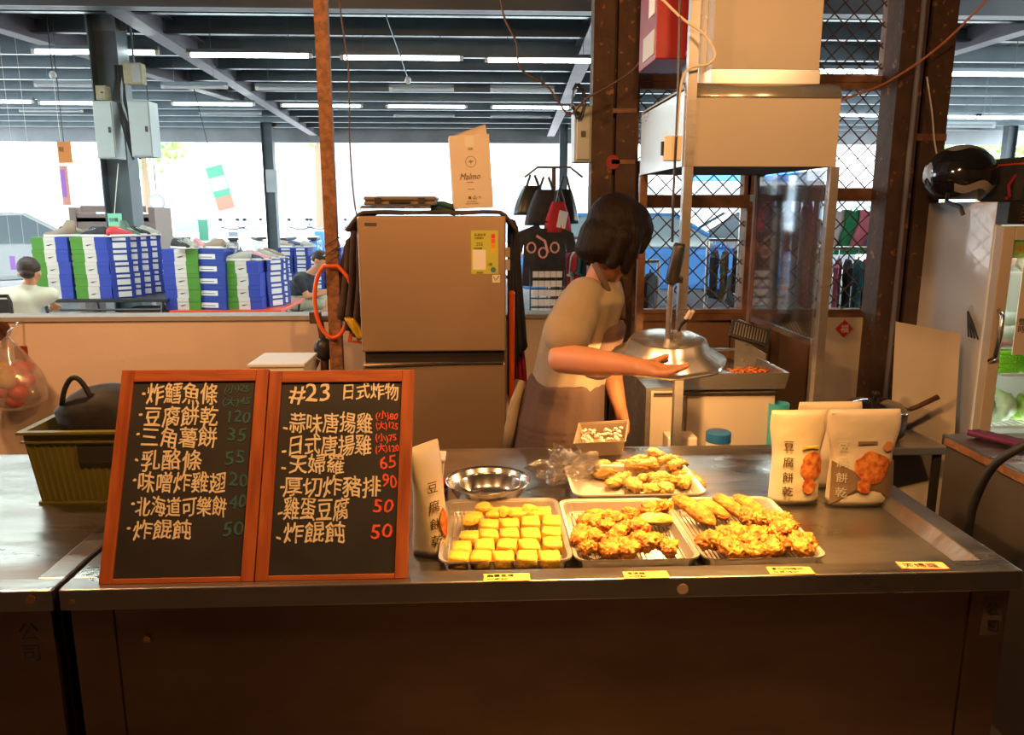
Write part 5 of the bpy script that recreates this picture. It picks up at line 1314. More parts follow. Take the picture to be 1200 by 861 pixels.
# contents
def inb(name, label, cat, x, y, z, me_fn, m, group=None):
    o = me_fn.build(name, m, None, smooth=True); o.location = (xg + x, Yg + y, z + .001); return tag(o, label, cat, group)
def softbox(w_, d, h, seed): 
    b = MB(); b.ell((0, 0, h / 2), w_ / 2, d / 2, h / 2, 18, 10, nz=.35, nf=2.5, seed=seed); return b
cm = lambda n_, c_: cmat(n_, c_, rough=.35)
z = ZS[0]
inb('frozen_pack', 'pink wrapped meat pack on the top shelf of the display fridge', 'food pack', .12, .16, z, softbox(.11, .1, .13, 1), cm('pack_pink', (.65, .38, .32)))
inb('frozen_pack', 'brown and white wrapped pack on the top shelf of the display fridge', 'food pack', .23, .16, z, softbox(.12, .1, .16, 2), cm('pack_tan', (.62, .48, .34)))
z = ZS[1]
def basket(label, x, y, z, w_, d, h, m, group=None):
    tb_ = T('plastic_basket', label, 'basket', (xg + x, Yg + y, z + .0005), group=group)
    b = MB(); n_ = 11
    for i in range(n_ + 1):
        xx = -w_ / 2 + w_ * i / n_
        for sy in (-1, 1): b.box(xx - .0028, xx + .0028, sy * d / 2 - .0015, sy * d / 2 + .0015, 0, h)
    for i in range(7):
        zz = h * i / 7; b.box(-w_ / 2, w_ / 2, -d / 2 - .0015, -d / 2 + .0015, zz, zz + .005)
    b.build('basket_wall', m, tb_); MB().box(-w_ / 2, w_ / 2, -d / 2, d / 2, 0, .003).box(-w_ / 2 - .001, -w_ / 2 + .002, -d / 2, d / 2, .003, h).box(w_ / 2 - .002, w_ / 2 + .001, -d / 2, d / 2, .003, h).box(-w_ / 2, w_ / 2, d / 2 - .004, d / 2, .003, h).build('basket_shell', m, tb_)
    bb_ = MB(); bb_.loft([[Vector((-w_ / 2 - .004, -d / 2 - .004, h)), Vector((w_ / 2 + .004, -d / 2 - .004, h)), Vector((w_ / 2 + .004, d / 2 + .004, h)), Vector((-w_ / 2 - .004, d / 2 + .004, h))], [Vector((-w_ / 2 - .004, -d / 2 - .004, h + .008)), Vector((w_ / 2 + .004, -d / 2 - .004, h + .008)), Vector((w_ / 2 + .004, d / 2 + .004, h + .008)), Vector((-w_ / 2 - .004, d / 2 + .004, h + .008))]], caps=False); bb_.build('basket_rim', m, tb_, solid=.003)
basket('bright green slotted basket on the middle shelf of the display fridge', .135, .17, z, .15, .14, .085, 'green', 'green baskets')
basket('bright green slotted basket cut by the right edge of the picture', .31, .17, z, .15, .14, .06, 'green', 'green baskets')
zz = z + .10
inb('food_box', 'clear box of food stacked lowest above the green basket', 'food box', .14, .2, zz, MB().box(-.075, .075, -.06, .06, 0, .03), cm('pack_meat', (.50, .16, .16)))
inb('food_box', 'white foam box stacked in the middle above the green basket', 'food box', .14, .2, zz + .032, MB().box(-.075, .075, -.06, .06, 0, .055), 'white')
inb('food_box', 'pale box topping the stack above the green basket', 'food box', .14, .2, zz + .09, MB().box(-.07, .07, -.06, .06, 0, .05), cm('pack_pale', (.60, .66, .62)))
MBs = MB().box(-.07, .07, -.05, .05, 0, .0015)
# support tray for that stack
tb_ = MB().box(-.08, .08, -.065, .065, -.0065, -.001).build('food_tray', 'white', None); tb_.location = (xg + .14, Yg + .2, zz + .0); tag(tb_, 'white foam tray across the rim of the green basket', 'tray')
z = ZS[2]
for k, (x, y, h, lb, c_) in enumerate(((.10, .16, .11, 'bagged leafy greens at the left of the vegetable shelf', (.32, .45, .18)), (.20, .17, .13, 'bag of pale cabbage in the vegetable shelf middle', (.58, .68, .42)), (.31, .16, .12, 'bag of bright lettuce at the right of the vegetable shelf', (.35, .62, .12)))):
    inb('vegetable_bag', lb, 'vegetable bag', x, y, z, softbox(.12, .12, h, 5 + k), cmat('veg_%d' % k, c_, rough=.3, c2=tuple(v * .7 for v in c_), ns=20), None)
z = ZS[3]
inb('sauce_bottle', 'dark brown sauce bottle with a round cream label in the display fridge', 'bottle', .185, .12, z, MB().lathe([(0, 0), (.022, 0), (.022, .06), (.012, .085), (.010, .11), (0, .11)], 18), 'wooddark')
inb('vegetable_bag', 'clear bag of mushrooms left of the sauce bottle', 'vegetable bag', .10, .16, z, softbox(.11, .12, .10, 11), cm('veg_pale', (.62, .62, .52)))
inb('vegetable_bag', 'dark green vegetable bag right of the sauce bottle', 'vegetable bag', .29, .17, z, softbox(.12, .12, .11, 12), cm('veg_dark', (.10, .20, .07)))
# helmet and bag on its top
ph = atY(1128, 212, Yg + .2)
t = T('motorcycle_helmet', 'glossy black motorcycle helmet with grey graphics on the display fridge', 'helmet', (ph.x, Yg + .22, zg))
rH = .125
b = MB(); rings = []
for j in range(15):
    th = math.pi * (j + .5) / 15 * .82
    rings.append([Vector((rH * 1.12 * math.sin(th) * math.cos(6.283 * k / 30), rH * .95 * math.sin(th) * math.sin(6.283 * k / 30), .105 + rH * .95 * math.cos(th))) for k in range(30)])
b.loft(rings, caps=True); b.build('shell', 'helmet', t, smooth=True)
b = MB(); vs = []; 
for j in range(9):
    for k in range(15):
        ph_ = R(195 + 60 * k / 14); th = R(62 + 44 * j / 8); r_ = rH * 1.02
        vs.append((r_ * 1.12 * math.sin(th) * math.cos(ph_), r_ * .95 * math.sin(th) * math.sin(ph_), .105 + r_ * .95 * math.cos(th)))
b.add(vs, [(j * 15 + k, j * 15 + k + 1, (j + 1) * 15 + k + 1, (j + 1) * 15 + k) for j in range(8) for k in range(14)]); b.build('visor', 'helmet', t, smooth=True, solid=.003)
def hstripe(th0, th1, ph0, ph1, m, nm):
    b = MB(); vs = []; r_ = rH * 1.012
    for j in range(5):
        for k in range(16):
            ph_ = R(ph0 + (ph1 - ph0) * k / 15); th = R(th0 + (th1 - th0) * j / 4 + 5 * math.sin(k * .6))
            vs.append((r_ * 1.12 * math.sin(th) * math.cos(ph_), r_ * .95 * math.sin(th) * math.sin(ph_), .105 + r_ * .95 * math.cos(th)))
    b.add(vs, [(j * 16 + k, j * 16 + k + 1, (j + 1) * 16 + k + 1, (j + 1) * 16 + k) for j in range(4) for k in range(15)]); b.build(nm, m, t, smooth=True)
hstripe(18, 36, 200, 330, 'helmet_white', 'top_stripe'); hstripe(106, 122, 235, 320, 'helmet_white', 'lower_stripe'); hstripe(70, 100, 165, 200, 'helmet_white', 'side_graphic')
MB().tube([(-.09, -.08, .03), (-.105, -.10, .0), (-.09, -.17, -.02), (-.085, -.185, -.05)], .008, 6).build('chin_strap', 'black', t)
pb_ = atY(1187, 210, Yg + .2)
t = T('cooler_bag', 'dark bag with a red zip line beside the helmet', 'bag', (pb_.x + .05, Yg + .2, zg + .0005))
MB().box(-.11, .2, -.12, .14, 0, .17).build('bag_body', 'blackcloth', t, bevel=.02); MB().box(-.112, .202, -.122, .142, .14, .146).build('zip', 'redlid', t)
MB().tube([(-.11, -.1, .1), (-.14, -.11, .06), (-.13, -.11, .02), (-.15, -.12, .012)], .006, 6).build('strap', cmat('crimson', (.3, .01, .04)), t)
# hook with keys / clips on fridge side
p = atY(1132, 362, 3.05)
xsd = xg
ps = Vector((xg - .006, 3.05, atY(1132, 362, 3.05).z))
t = T('suction_hook', 'clear suction hook holding black clips on the white fridge side', 'hook', ps)
MB().lathe([(0, .0), (.016, .0), (.012, .006), (0, .01)], 16, mx=Matrix.Translation((.005, 0, 0)) @ Matrix.Rotation(R(-90), 4, 'Y')).build('cup', 'clear_glass', t)
for k in range(4): MB().tube([(-.008, 0, -.01), (-.014, -.02 - .012 * k, -.06), (-.012, -.03 - .02 * k, -.11)], .004, 5).build('clip', 'black', t)
# lower right steel cabinet and hose
c0 = atZ(1106, 513, .80)
zk = .80
a1 = atZ(1108, 508, zk)
t = T('steel_cabinet', 'low worn steel cabinet at the lower right in front of the display fridge', 'cabinet', (a1.x, a1.y - .35, 0))
print('cab', a1)
MB().box(0, .8, -.55, .338, 0, zk - .035).build('body', cmat('dark_steel_side', (.16, .14, .13), rough=.5, metal=.6), t)
MB().box(-.012, .82, -.562, .35, zk - .035, zk).build('top_slab', 'counter_steel', t, bevel=.004)
MB().box(-.0135, -.012, -.55, .33, zk - .030, zk - .006).build('rust_strip', 'pole', t)
tcl = cloth('purple_cloth', 'folded purple cloth on the low steel cabinet', [(a1.x + .04, a1.y - .05, zk + .018), (a1.x + .12, a1.y - .2, zk + .018)], [(a1.x + .09, a1.y - .03, zk + .014), (a1.x + .18, a1.y - .17, zk + .014)], cmat('purple', (.12, .01, .09)), 3, 'cloth', fold=.004, solid=.018)
t = T('carton', 'small cream carton on the low steel cabinet', 'box', (a1.x + .22, a1.y - .28, zk)); MB().box(-.05, .1, -.05, .06, .0005, .035).build('carton_body', 'cardboard', t, bevel=.003)
wire('thick black hose arching at the right edge before the low cabinet', [atY(1330, 490, 1.75) + Vector((0, 0, -.02)), atY(1245, 500, 1.75), atY(1200, 522, 1.78), atY(1165, 545, 1.82), atY(1145, 580, 1.86), atY(1136, 615, 1.88), atY(1130, 700, 1.9), Vector((atY(1130, 700, 1.9).x, 1.95, .3)), Vector((atY(1130, 700, 1.9).x + .1, 2.0, .012))], .011, 'black', 'hose')

# ================================================================== PEOPLE
def P(px, py, Y): return tuple(atY(px, py, Y))
def ah(c, f, s_, u, F, L, U):                        # point in head frame: forward, side, up
    return tuple(Vector(c) + F * f + L * s_ + U * u)
def head_chains(c, yaw, pitch, k=1.0):
    F = Vector((math.cos(yaw) * math.cos(pitch), math.sin(yaw) * math.cos(pitch), -math.sin(pitch)))
    L = Vector((-math.sin(yaw), math.cos(yaw), 0)); U = F.cross(L)
    h = lambda f, s_, u: ah(c, f * k, s_ * k, u * k, F, L, U)
    ch = [[(h(-.015, 0, .025), .082 * k)], [(h(.02, 0, .03), .072 * k)], [(h(.025, 0, -.03), .060 * k), (h(.052, 0, -.078), .028 * k)],
          [(h(.075, 0, .012), .012 * k), (h(.098, 0, -.018), .012 * k)], [(h(.088, -.009, -.02), .009 * k), (h(.088, .009, -.02), .009 * k)],
          [(h(.074, -.018, -.046), .007 * k), (h(.080, 0, -.045), .009 * k), (h(.074, .018, -.046), .007 * k)],
          [(h(.072, -.030, .022), .010 * k), (h(.080, 0, .026), .010 * k), (h(.072, .030, .022), .010 * k)]]
    for s_ in (-1, 1):
        ch.append([(h(-.005, s_ * .076, .008), .012 * k), (h(-.012, s_ * .080, -.010), .012 * k), (h(-.004, s_ * .076, -.026), .009 * k)])
        ch.append([(h(.045, s_ * .040, -.012), .026 * k)])
    return ch, h
def hand_chains(wrist, d, n, spread=1.0, curl=.5, side=1):
    """wrist point, d pointing direction, n palm normal (fingers curl towards it)"""
    wrist = Vector(wrist); d = Vector(d).normalized(); n = Vector(n); n = (n - d * n.dot(d)).normalized(); s_ = d.cross(n) * side
    ch = [[(wrist, .024), (wrist + d * .035, (.024)), (wrist + d * .055 + s_ * .012, .019)], [(wrist + d * .03 - s_ * .014, .018), (wrist + d * .072 - s_ * .022, .014)],
          [(wrist + d * .03 + s_ * .014, .018), (wrist + d * .075 + s_ * .020, .014)]]
    for k, (o_, ln) in enumerate(((-.030, .058), (-.010, .070), (.010, .074), (.029, .066))):
        a = wrist + d * .078 + s_ * o_; d1 = (d + n * curl * .5 + s_ * (o_ * 3)).normalized(); d2 = (d + n * curl * 1.6).normalized(); d3 = (d * .6 + n * curl * 2.2).normalized()
        ch.append([(a, .0100), (a + d1 * ln * .45, .0092), (a + d1 * ln * .45 + d2 * ln * .32, .0085), (a + d1 * ln * .45 + d2 * ln * .32 + d3 * ln * .23, .0075)])
    t0 = wrist + d * .022 + s_ * .024; t1 = t0 + (d * .6 + s_ * .7 + n * .3).normalized() * .036; t2 = t1 + (d * .9 + s_ * .2 + n * .5).normalized() * .030
    ch.append([(t0, .014), (t1, .0115), (t2, .009)])
    return ch

woman = T('person', 'woman in tan T-shirt and taupe apron reaching right across the counter, black bobbed hair', 'person', (atY(650, 480, 2.55).x, 2.55, 0))
Yc = 2.55
hc = Vector(P(722, 280, 2.52))
hch, hf = head_chains(hc, R(18), R(24), 1.0)
sk = list(hch)
sk.append([(P(716, 300, 2.53), .052), (P(704, 332, 2.55), .056)])                          # neck
sk.append([(P(694, 352, Yc), (.085, .15, .045)), (P(684, 385, Yc), (.095, .14, .06)), (P(668, 440, Yc), (.095, .125, .06)), (P(655, 490, Yc), (.10, .14, .07)), (P(652, 520, Yc), (.10, .14, .06))])
ew, wr_ = P(659, 420, 2.27), P(744, 429, 2.09)
sk.append([(P(680, 350, 2.42), .052), (ew, .044)]); sk.append([(ew, .045), (Vector(ew).lerp(Vector(wr_), .35), .043), (wr_, .026)])
sk += hand_chains(wr_, Vector(P(800, 437, 2.00)) - Vector(wr_), (0, -.1, 1), curl=.16, side=-1)
e2, w2 = P(712, 424, 2.74), P(726, 476, 2.60)
sk.append([(P(704, 350, 2.68), .050), (e2, .040)]); sk.append([(e2, .041), (Vector(e2).lerp(Vector(w2), .35), .040), (w2, .025)])
sk += hand_chains(w2, Vector(P(737, 522, 2.52)) - Vector(w2), (-1, 0, .2), curl=.5)
for sgn in (-1, 1):
    hx = woman.location.x
    sk.append([((hx + .01, Yc + sgn * .075, .80), .075), ((hx + .03, Yc + sgn * .09, .47), .056), ((hx - .01, Yc + sgn * .09, .09), .038)])
    sk.append([((hx - .02, Yc + sgn * .09, .045), .038), ((hx + .12, Yc + sgn * .10, .032), .03)])
blob('body', sk, .0055, 'skin', woman, smooth=4)
sh = [[(P(703, 334, Yc), (.070, .105, .022)), (P(694, 350, Yc), (.105, .172, .045)), (P(680, 385, Yc), (.120, .160, .065)), (P(669, 432, Yc), (.122, .150, .05)), (P(664, 452, Yc), (.125, .155, .04))],
      [(P(684, 348, 2.43), .062), (P(664, 392, 2.315), (.074, .074, .068))], [(P(706, 348, 2.67), .060), (P(710, 392, 2.72), .064)]]
blob('tshirt', sh, .007, 'tshirt', woman, smooth=5, wrinkle=(.006, 9, 1, 1, .45))
ap = [[(P(663, 446, Yc), (.128, .163, .03)), (P(655, 490, Yc), (.150, .185, .06)), (P(650, 540, Yc), (.158, .195, .06)), (P(650, 640, Yc), (.158, .19, .06))],
      [(P(703, 382, Yc + .0), (.082, .146, .032)), (P(688, 428, Yc), (.088, .155, .04))]]
blob('apron', ap, .007, 'apron', woman, smooth=5, wrinkle=(.006, 7, 1, 1, .4))
b = MB()
b.tube([P(697, 309, 2.45), P(708, 330, 2.425), P(716, 350, 2.44), P(722, 374, 2.47)], [.011, .011, .012, .014], 8)
b.build('apron_strap', 'apron', woman, world=True, smooth=True)
MB().tube([P(716, 309, 2.62), P(727, 330, 2.63), P(729, 350, 2.62), P(729, 374, 2.59)], [.011, .011, .012, .014], 8).build('apron_strap', 'apron', woman, world=True, smooth=True)
MB().tube([P(612, 447, 2.56), P(604, 470, 2.52), P(598, 500, 2.50), P(594, 530, 2.50)], [.012, .018, .02, .016], 8).build('apron_tie', 'tshirt', woman, world=True, smooth=True)
hx = woman.location.x
blob('trousers', [[((hx - .01, Yc, .84), (.11, .15, .05))]] + [[((hx + .01, Yc + sg * .080, .80), .090), ((hx + .03, Yc + sg * .09, .47), .07), ((hx - .01, Yc + sg * .09, .10), .058)] for sg in (-1, 1)], .01, 'trouser', woman)
for sg in (-1, 1): blob('shoe', [[((hx - .04, Yc + sg * .09, .045), .044), ((hx + .13, Yc + sg * .10, .036), .036)]], .008, 'black', woman)
hair = [[(hf(-.022, 0, .045), .098)], [(hf(.018, 0, .052), .084)], [(hf(-.035, 0, -.005), (.092, .098, .075)), (hf(-.045, 0, -.052), (.078, .094, .050))]]
for s_ in (-1, 1):
    hair.append([(hf(.008, s_ * .070, .03), .036), (hf(.020, s_ * .080, -.03), .032), (hf(.034, s_ * .074, -.088), .016)])
    hair.append([(hf(-.02, s_ * .078, .0), .034), (hf(-.02, s_ * .080, -.085), .022)])
    hair.append([(hf(.062, s_ * .040, .066), .028), (hf(.070, s_ * .056, .03), .018), (hf(.062, s_ * .068, -.01), .013)])
hair.append([(hf(.070, -.03, .07), .022), (hf(.078, .0, .072), .022), (hf(.070, .03, .07), .022)])
blob('hair', hair, .006, 'hair', woman, smooth=4)
for s_ in (-1, 1):
    MB().ell(hf(.077, s_ * .030, .004), .010, .010, .008, 10, 8).build('eye', 'eye', woman, world=True, smooth=True)
    MB().ell(hf(.0845, s_ * .030, .003), .0045, .0045, .0045, 8, 6).build('iris', 'black', woman, world=True)
    MB().tube([hf(.078, s_ * .016, .022), hf(.084, s_ * .030, .027), hf(.074, s_ * .044, .022)], .003, 5).build('eyebrow', 'hair', woman, world=True)
MB().tube([hf(.080, -.018, -.046), hf(.088, 0, -.045), hf(.080, .018, -.046)], [.002, .0035, .002], 6).build('lips', cmat('lips', (.45, .12, .09)), woman, world=True)

# young man on a stool
def seated(label, name, head, hyaw, hpitch, neck, chest, belly, hip, sh_near, el, wr, knee, foot, shirt, shorts, k=1.0, far=.34, sleeve=True, arms=True, sid=-1, ydir=None):
    t = T(name, label, 'person', (Vector(hip).x, Vector(hip).y, 0))
    fx_ = Vector((math.cos(hyaw), math.sin(hyaw), 0)); sd = Vector((-math.sin(hyaw), math.cos(hyaw), 0))
    V = lambda q: Vector(q)
    ch, h_ = head_chains(head, hyaw, hpitch, k)
    torso = [(V(chest), (.11 * k, .11 * k, .07 * k)), (V(belly), (.105 * k, .105 * k, .08 * k)), (V(hip), (.115 * k, .115 * k, .08 * k))]
    body = ch + [[(V(head) - Vector((0, 0, .06)), .048), (V(neck), .05)], torso]
    shirtc = [[(V(neck) + Vector((0, 0, -.03)), .07)]] ; shortc = [[(V(hip), .135)]]; legs = []
    for s_ in (-1, 1):
        o = sd * (s_ * far / 2); 
        S_ = V(chest) + o + Vector((0, 0, .045)); E_ = V(el) + o * (1.1); W_ = V(wr) + o * (.7)
        body += [[(S_, .047), (E_, .037)], [(E_, .037), (W_, .025)]]
        body += hand_chains(W_, (W_ - E_) , (0, 0, -1), curl=.5, side=s_)
        H_ = V(hip) + sd * (s_ * .09); K_ = V(knee) + sd * (s_ * .11); F_ = V(foot) + sd * (s_ * .11)
        body += [[(H_, .075), (K_, .055)], [(K_, .053), (F_ + Vector((0, 0, .06)), .036)], [(F_ + Vector((0, 0, .04)), .036), (F_ + fx_ * .14 + Vector((0, 0, .03)), .028)]]
        shirtc += [[(V(chest), .125), (S_, .062)], [(S_, .062), (S_.lerp(E_, .55), .058)]]
        shortc += [[(H_, .10), (H_.lerp(K_, .85), .082)]]
        MB().tube([F_ + Vector((0, 0, .02)) - fx_ * .04, F_ + fx_ * .15 + Vector((0, 0, .02))], [.045, .04], 10).build('shoe', 'black', t, world=True, smooth=True)
    shirtc += [[(V(chest), .135), (V(belly), .13), (V(hip) + Vector((0, 0, .03)), .14)]]
    blob('body', body, .008, 'skin', t, smooth=4); blob('tshirt', shirtc, .012, shirt, t, smooth=5); blob('shorts', shortc, .012, shorts, t, smooth=4)
    hr = [[(h_(-.022 * k, 0, .048 * k), .088 * k)], [(h_(.015, 0, .062), .070 * k)], [(h_(-.04, 0, .0), (.062, .07, .05))]]
    blob('hair', hr, .007, cmatn('hair_dark_brown', (.035, .018, .010)), t, smooth=3)
    for s_ in (-1, 1):
        MB().ell(h_(.079, s_ * .030, .004), .009, .009, .007, 8, 6).build('eye', 'eye', t, world=True)
        MB().ell(h_(.085, s_ * .030, .003), .005, .005, .005, 8, 6).build('iris', 'black', t, world=True)
    return t
def cmatn(name, c): cmat(name, c); return name
Ym = 9.5
hipm = Vector(P(348, 354, Ym)); zs = hipm.z
seated('young man in a black T-shirt and khaki shorts sitting bent over beside blue shoe boxes', 'person', P(374, 305, Ym), R(-6), R(38), P(362, 322, Ym), P(355, 331, Ym), P(349, 345, Ym), hipm,
       None, P(366, 345, Ym), P(391, 341, Ym), P(385, 354, Ym), (P(381, 380, Ym)[0] + .0, Ym, 0), 'blackcloth', 'khaki', .95)
t = T('stool', 'dark low stool under the young man', 'stool', (hipm.x, Ym, 0)); zt5 = max(.15, zs - .13)
MB().box(-.17, .17, -.17, .17, zt5 - .03, zt5).build('seat', 'black', t, bevel=.01)
for sx in (-1, 1):
    for sy in (-1, 1): MB().box(sx * .14 - .015, sx * .14 + .015, sy * .14 - .015, sy * .14 + .015, 0, zt5 - .03).build('leg', 'black', t)
Yo = 6.6
hp = Vector(P(22, 420, Yo)); 
seated('man in a cream shirt seen from behind at the left edge', 'person', P(35, 320, Yo), R(100), R(8), P(33, 335, Yo), P(28, 352, Yo), P(25, 385, Yo), (hp.x, Yo, .50),
       None, (hp.x, Yo + .10, .80), (hp.x, Yo + .32, .72), (hp.x, Yo + .42, .50), (hp.x, Yo + .42, 0), 'creamshirt', 'khaki', 1.0, far=.42)
t = T('stool', 'pale plastic stool under the man in the cream shirt', 'stool', (hp.x, Yo, 0))
MB().box(-.18, .18, -.18, .18, .33, .36).build('seat', 'white', t, bevel=.01)
for sx in (-1, 1):
    for sy in (-1, 1): MB().box(sx * .15 - .015, sx * .15 + .015, sy * .15 - .015, sy * .15 + .015, 0, .33).build('leg', 'white', t)
a, c, z0, z1 = rect(-12, 345, 13, 372, 5.2)
t = T('chair', 'black rounded chair back showing over the pink wall at the left edge', 'chair', ((a + c) / 2, 5.2, 0)); hw = (c - a) / 2
MB().tube([(-hw, 0, .1), (-hw, 0, z1 - .05), (-hw * .8, 0, z1 - .01), (hw * .8, 0, z1 - .01), (hw, 0, z1 - .05), (hw, 0, .1)], .012, 8).build('back_frame', 'black', t)
MB().box(-hw, hw, -.02, -.008, z1 - .12, z1 - .03).build('backrest', 'black', t, bevel=.005)
MB().box(-hw, hw, -.35, 0, .42, .46).build('seat', 'black', t, bevel=.01)
for sx in (-1, 1):
    for yy in (-.33, -.02): MB().box(sx * hw - .012, sx * hw + .012, yy - .012, yy + .012, 0, .42).build('leg', 'black', t)

# ================================================================== SHOE STALL
def shoebox(style):
    t = bpy.data.objects.new('shoe_box', None); COL.objects.link(t)
    W_, D_, H_ = .33, .20, .113
    m = {'gwb': 'band_gwb', 'bwg': 'band_bwg'}.get(style, 'boxblue')
    if style in ('end', 'endlong'): W_, D_ = .20, .33
    MB().box(-W_ / 2 + .003, W_ / 2 - .003, -D_ / 2 + .003, D_ / 2 - .003, 0, H_ - .034).build('box_body', m, t)
    MB().box(-W_ / 2, W_ / 2, -D_ / 2, D_ / 2, H_ - .036, H_ - .001).build('box_lid', m if style != 'end' else 'boxblue', t)
    if style in ('gwb', 'bwg'):
        b = MB().add([(-.030, -D_ / 2 + .001, .042), (-.01, -D_ / 2 + .001, .034), (.032, -D_ / 2 + .001, .052), (-.012, -D_ / 2 + .001, .044)], [(0, 1, 2, 3)]); b.build('logo', 'ink', t, solid=.002)
    elif style == 'long':
        MB().box(-.10, .08, -D_ / 2 - .0, -D_ / 2 + .002, .020, .066).build('size_label', 'label', t); MB().box(-.08, .05, -D_ / 2 - .001, -D_ / 2, .036, .042).build('print_line', 'ink', t)
    else:
        MB().box(-.058, .058, -D_ / 2 - .0015, -D_ / 2 + .002, .012, .062).build('size_label', 'label', t)
        MB().box(-.058, .058, -D_ / 2 - .003, -D_ / 2 - .0005, .080, .106).build('lid_label', 'label', t)
    return t
protos = {}
def stack(desc, px, pyb, Y, n, style, rz=0, z=None, dx=0.0):
    p = Vector(atY(px, pyb, Y)); z = p.z if z is None else z
    words = {'gwb': 'green-white-blue shoe box', 'bwg': 'blue-white-green shoe box', 'long': 'blue labelled shoe box', 'end': 'blue shoe box end'}[style]
    for k in range(n):
        lb = '%s, %s from top of the %s' % (words, ORD[n - 1 - k], desc)
        loc = (p.x + rnd.uniform(-.008, .008), Y, z + .0005 + k * .1132); rt_ = (0, 0, rz + rnd.uniform(-.03, .03))
        if style not in protos:
            t = shoebox(style); protos[style] = t; t.location = loc; t.rotation_euler = rt_; tag(t, lb, 'shoe box', 'shoe boxes of the market stall')
        else:
            copy_tree(protos[style], loc, rt_, lb, 'shoe boxes of the market stall')
    return p.x, z + n * .1132
def table(label, px0, px1, pyt, Y, depth, m='black', zt=None, topm=None):
    a = atY(px0, pyt, Y).x; c = atY(px1, pyt, Y).x; z = atY(px0, pyt, Y).z if zt is None else zt
    t = T('folding_table', label, 'table', ((a + c) / 2, Y + depth / 2, 0)); hw = (c - a) / 2; hd = depth / 2
    MB().box(-hw, hw, -hd, hd, z - .03, z).build('tabletop', topm or m, t, bevel=.004)
    for sx in (-1, 1):
        MB().tube([(sx * (hw - .05), -hd + .02, z - .03), (sx * (hw - .15), -hd + .02, 0.01)], .014, 6).build('leg', m, t)
        MB().tube([(sx * (hw - .05), hd - .02, z - .03), (sx * (hw - .15), hd - .02, 0.01)], .014, 6).build('leg', m, t)
    MB().tube([(-hw + .06, -hd + .02, z - .10), (hw - .06, -hd + .02, z - .10)], .012, 6).build('rail', m, t)
    return t, z
YS = 7.5
tb1, z1_ = table('black metal folding table under the left shoe box stacks', 44, 196, 351, YS - .15, 1.0)
tops = {}
tops['A'] = stack('leftmost stack', 72, 351, YS, 5, 'gwb', z=z1_)
tops['A2'] = stack('narrow stack beside the leftmost one', 93, 351, YS + .12, 5, 'end', R(35), z=z1_)
tops['B'] = stack('second banded stack from left', 117, 351, YS, 5, 'gwb', z=z1_)
for k, px in enumerate((141, 153, 165, 176)):
    tops['S%d' % k] = stack('%s receding stack from left' % ORD[k], px, 351, YS + .08 + .14 * k, 5 if k < 1 else 5, 'end', R(38), z=z1_ - .0)
tb3, z3_ = table('red topped low table under the right shoe box stacks', 198, 330, 364, YS - .15, 1.0, topm='redlid')
tops['C'] = stack('banded stack right of the big column', 220, 364, YS, 5, 'bwg', z=z3_)
tops['D'] = stack('all-blue stack with white labels', 255, 364, YS, 5, 'long', R(-12), z=z3_)
tops['E'] = stack('short stack right of the all-blue one', 290, 364, YS, 4, 'gwb', z=z3_)
for k, px in enumerate((313, 320)):
    tops['T%d' % k] = stack('%s striped stack at right' % ORD[k], px, 364, YS + .25 + .2 * k, 4, 'end', R(52), z=z3_)
tb5, z5_ = table('dark table far back under the blue boxes behind the big column', 150, 235, 338, 9.6, 1.0)
for k, px in enumerate((190, 205, 236)):
    stack('%s far back stack' % ORD[k], px if px != 236 else 222, 338, 9.9, 4, 'end', 0, z=z5_)
tb4, z4_ = table('dark low table under the boxes behind the seated young man', 326, 420, 350, 10.7, .8)
for k, px in enumerate((341, 358, 375, 396)):
    stack('%s stack behind the young man' % ORD[k], px, 350, 11.0, 6 if k != 2 else 5, 'end', 0, z=z4_)
# low table in front with boxes in the middle, brown crate
t = T('brown_crate', 'dark brown crate under the middle of the shoe tables', 'crate', (atY(172, 372, 7.4).x, 7.6, 0)); MB().box(-.30, .30, -.0, .35, 0, .56).build('crate_body', 'wooddark', t, bevel=.01); MB().box(-.31, .31, -.01, .36, .54, .58).build('crate_lid', 'wooddark', t)
t = T('cream_bin', 'pale cream bin under the left shoe table', 'bin', (atY(95, 372, 7.4).x, 7.7, 0)); MB().box(-.35, .35, -.2, .2, 0, .50, taper=.04).build('bin_body', 'creamshirt', t, bevel=.02); MB().box(-.36, .36, -.21, .21, .50, .52).build('lid', 'creamshirt', t)

def shoe(m, sole='white', boot=False):
    t = bpy.data.objects.new('shoe', None); COL.objects.link(t)
    secs = [(-.13, .028, .078), (-.11, .036, .095), (-.06, .036, .092 if not boot else .13), (-.01, .036, .078), (.05, .042, .058), (.10, .040, .046), (.135, .022, .030)]
    b = MB(); rings = []
    for x, w_, h in secs:
        if boot and x < -.03: h = .15
        rings.append([Vector((x, w_ * math.cos(6.283 * k / 12), .018 + max(0, math.sin(6.283 * k / 12)) * (h - .018) + min(0, math.sin(6.283 * k / 12)) * .006)) for k in range(12)])
    b.loft(rings); b.build('upper', m, t, smooth=True)
    s_ = MB(); s_.loft([[Vector((x, (w_ + .004) * sg, z)) for z in (0, .022) for sg in ((1, -1) if z == 0 else (-1, 1))] for x, w_, h in secs]); s_.build('sole', sole, t, bevel=.003)
    l = MB()
    for k in range(4): l.box(-.015 + k * .018 - .003, -.015 + k * .018 + .003, -.018, .018, .072 - k * .006, .078 - k * .006)
    l.build('laces', 'white', t)
    return t
cmat('shoe_taupe', (.30, .22, .16)); cmat('shoe_green', (.08, .13, .09)); cmat('shoe_pink', (.65, .28, .30)); cmat('shoe_grey', (.40, .38, .34)); cmat('shoe_red', (.60, .04, .05)); cmat('shoe_navy', (.05, .06, .12))
SP = {}
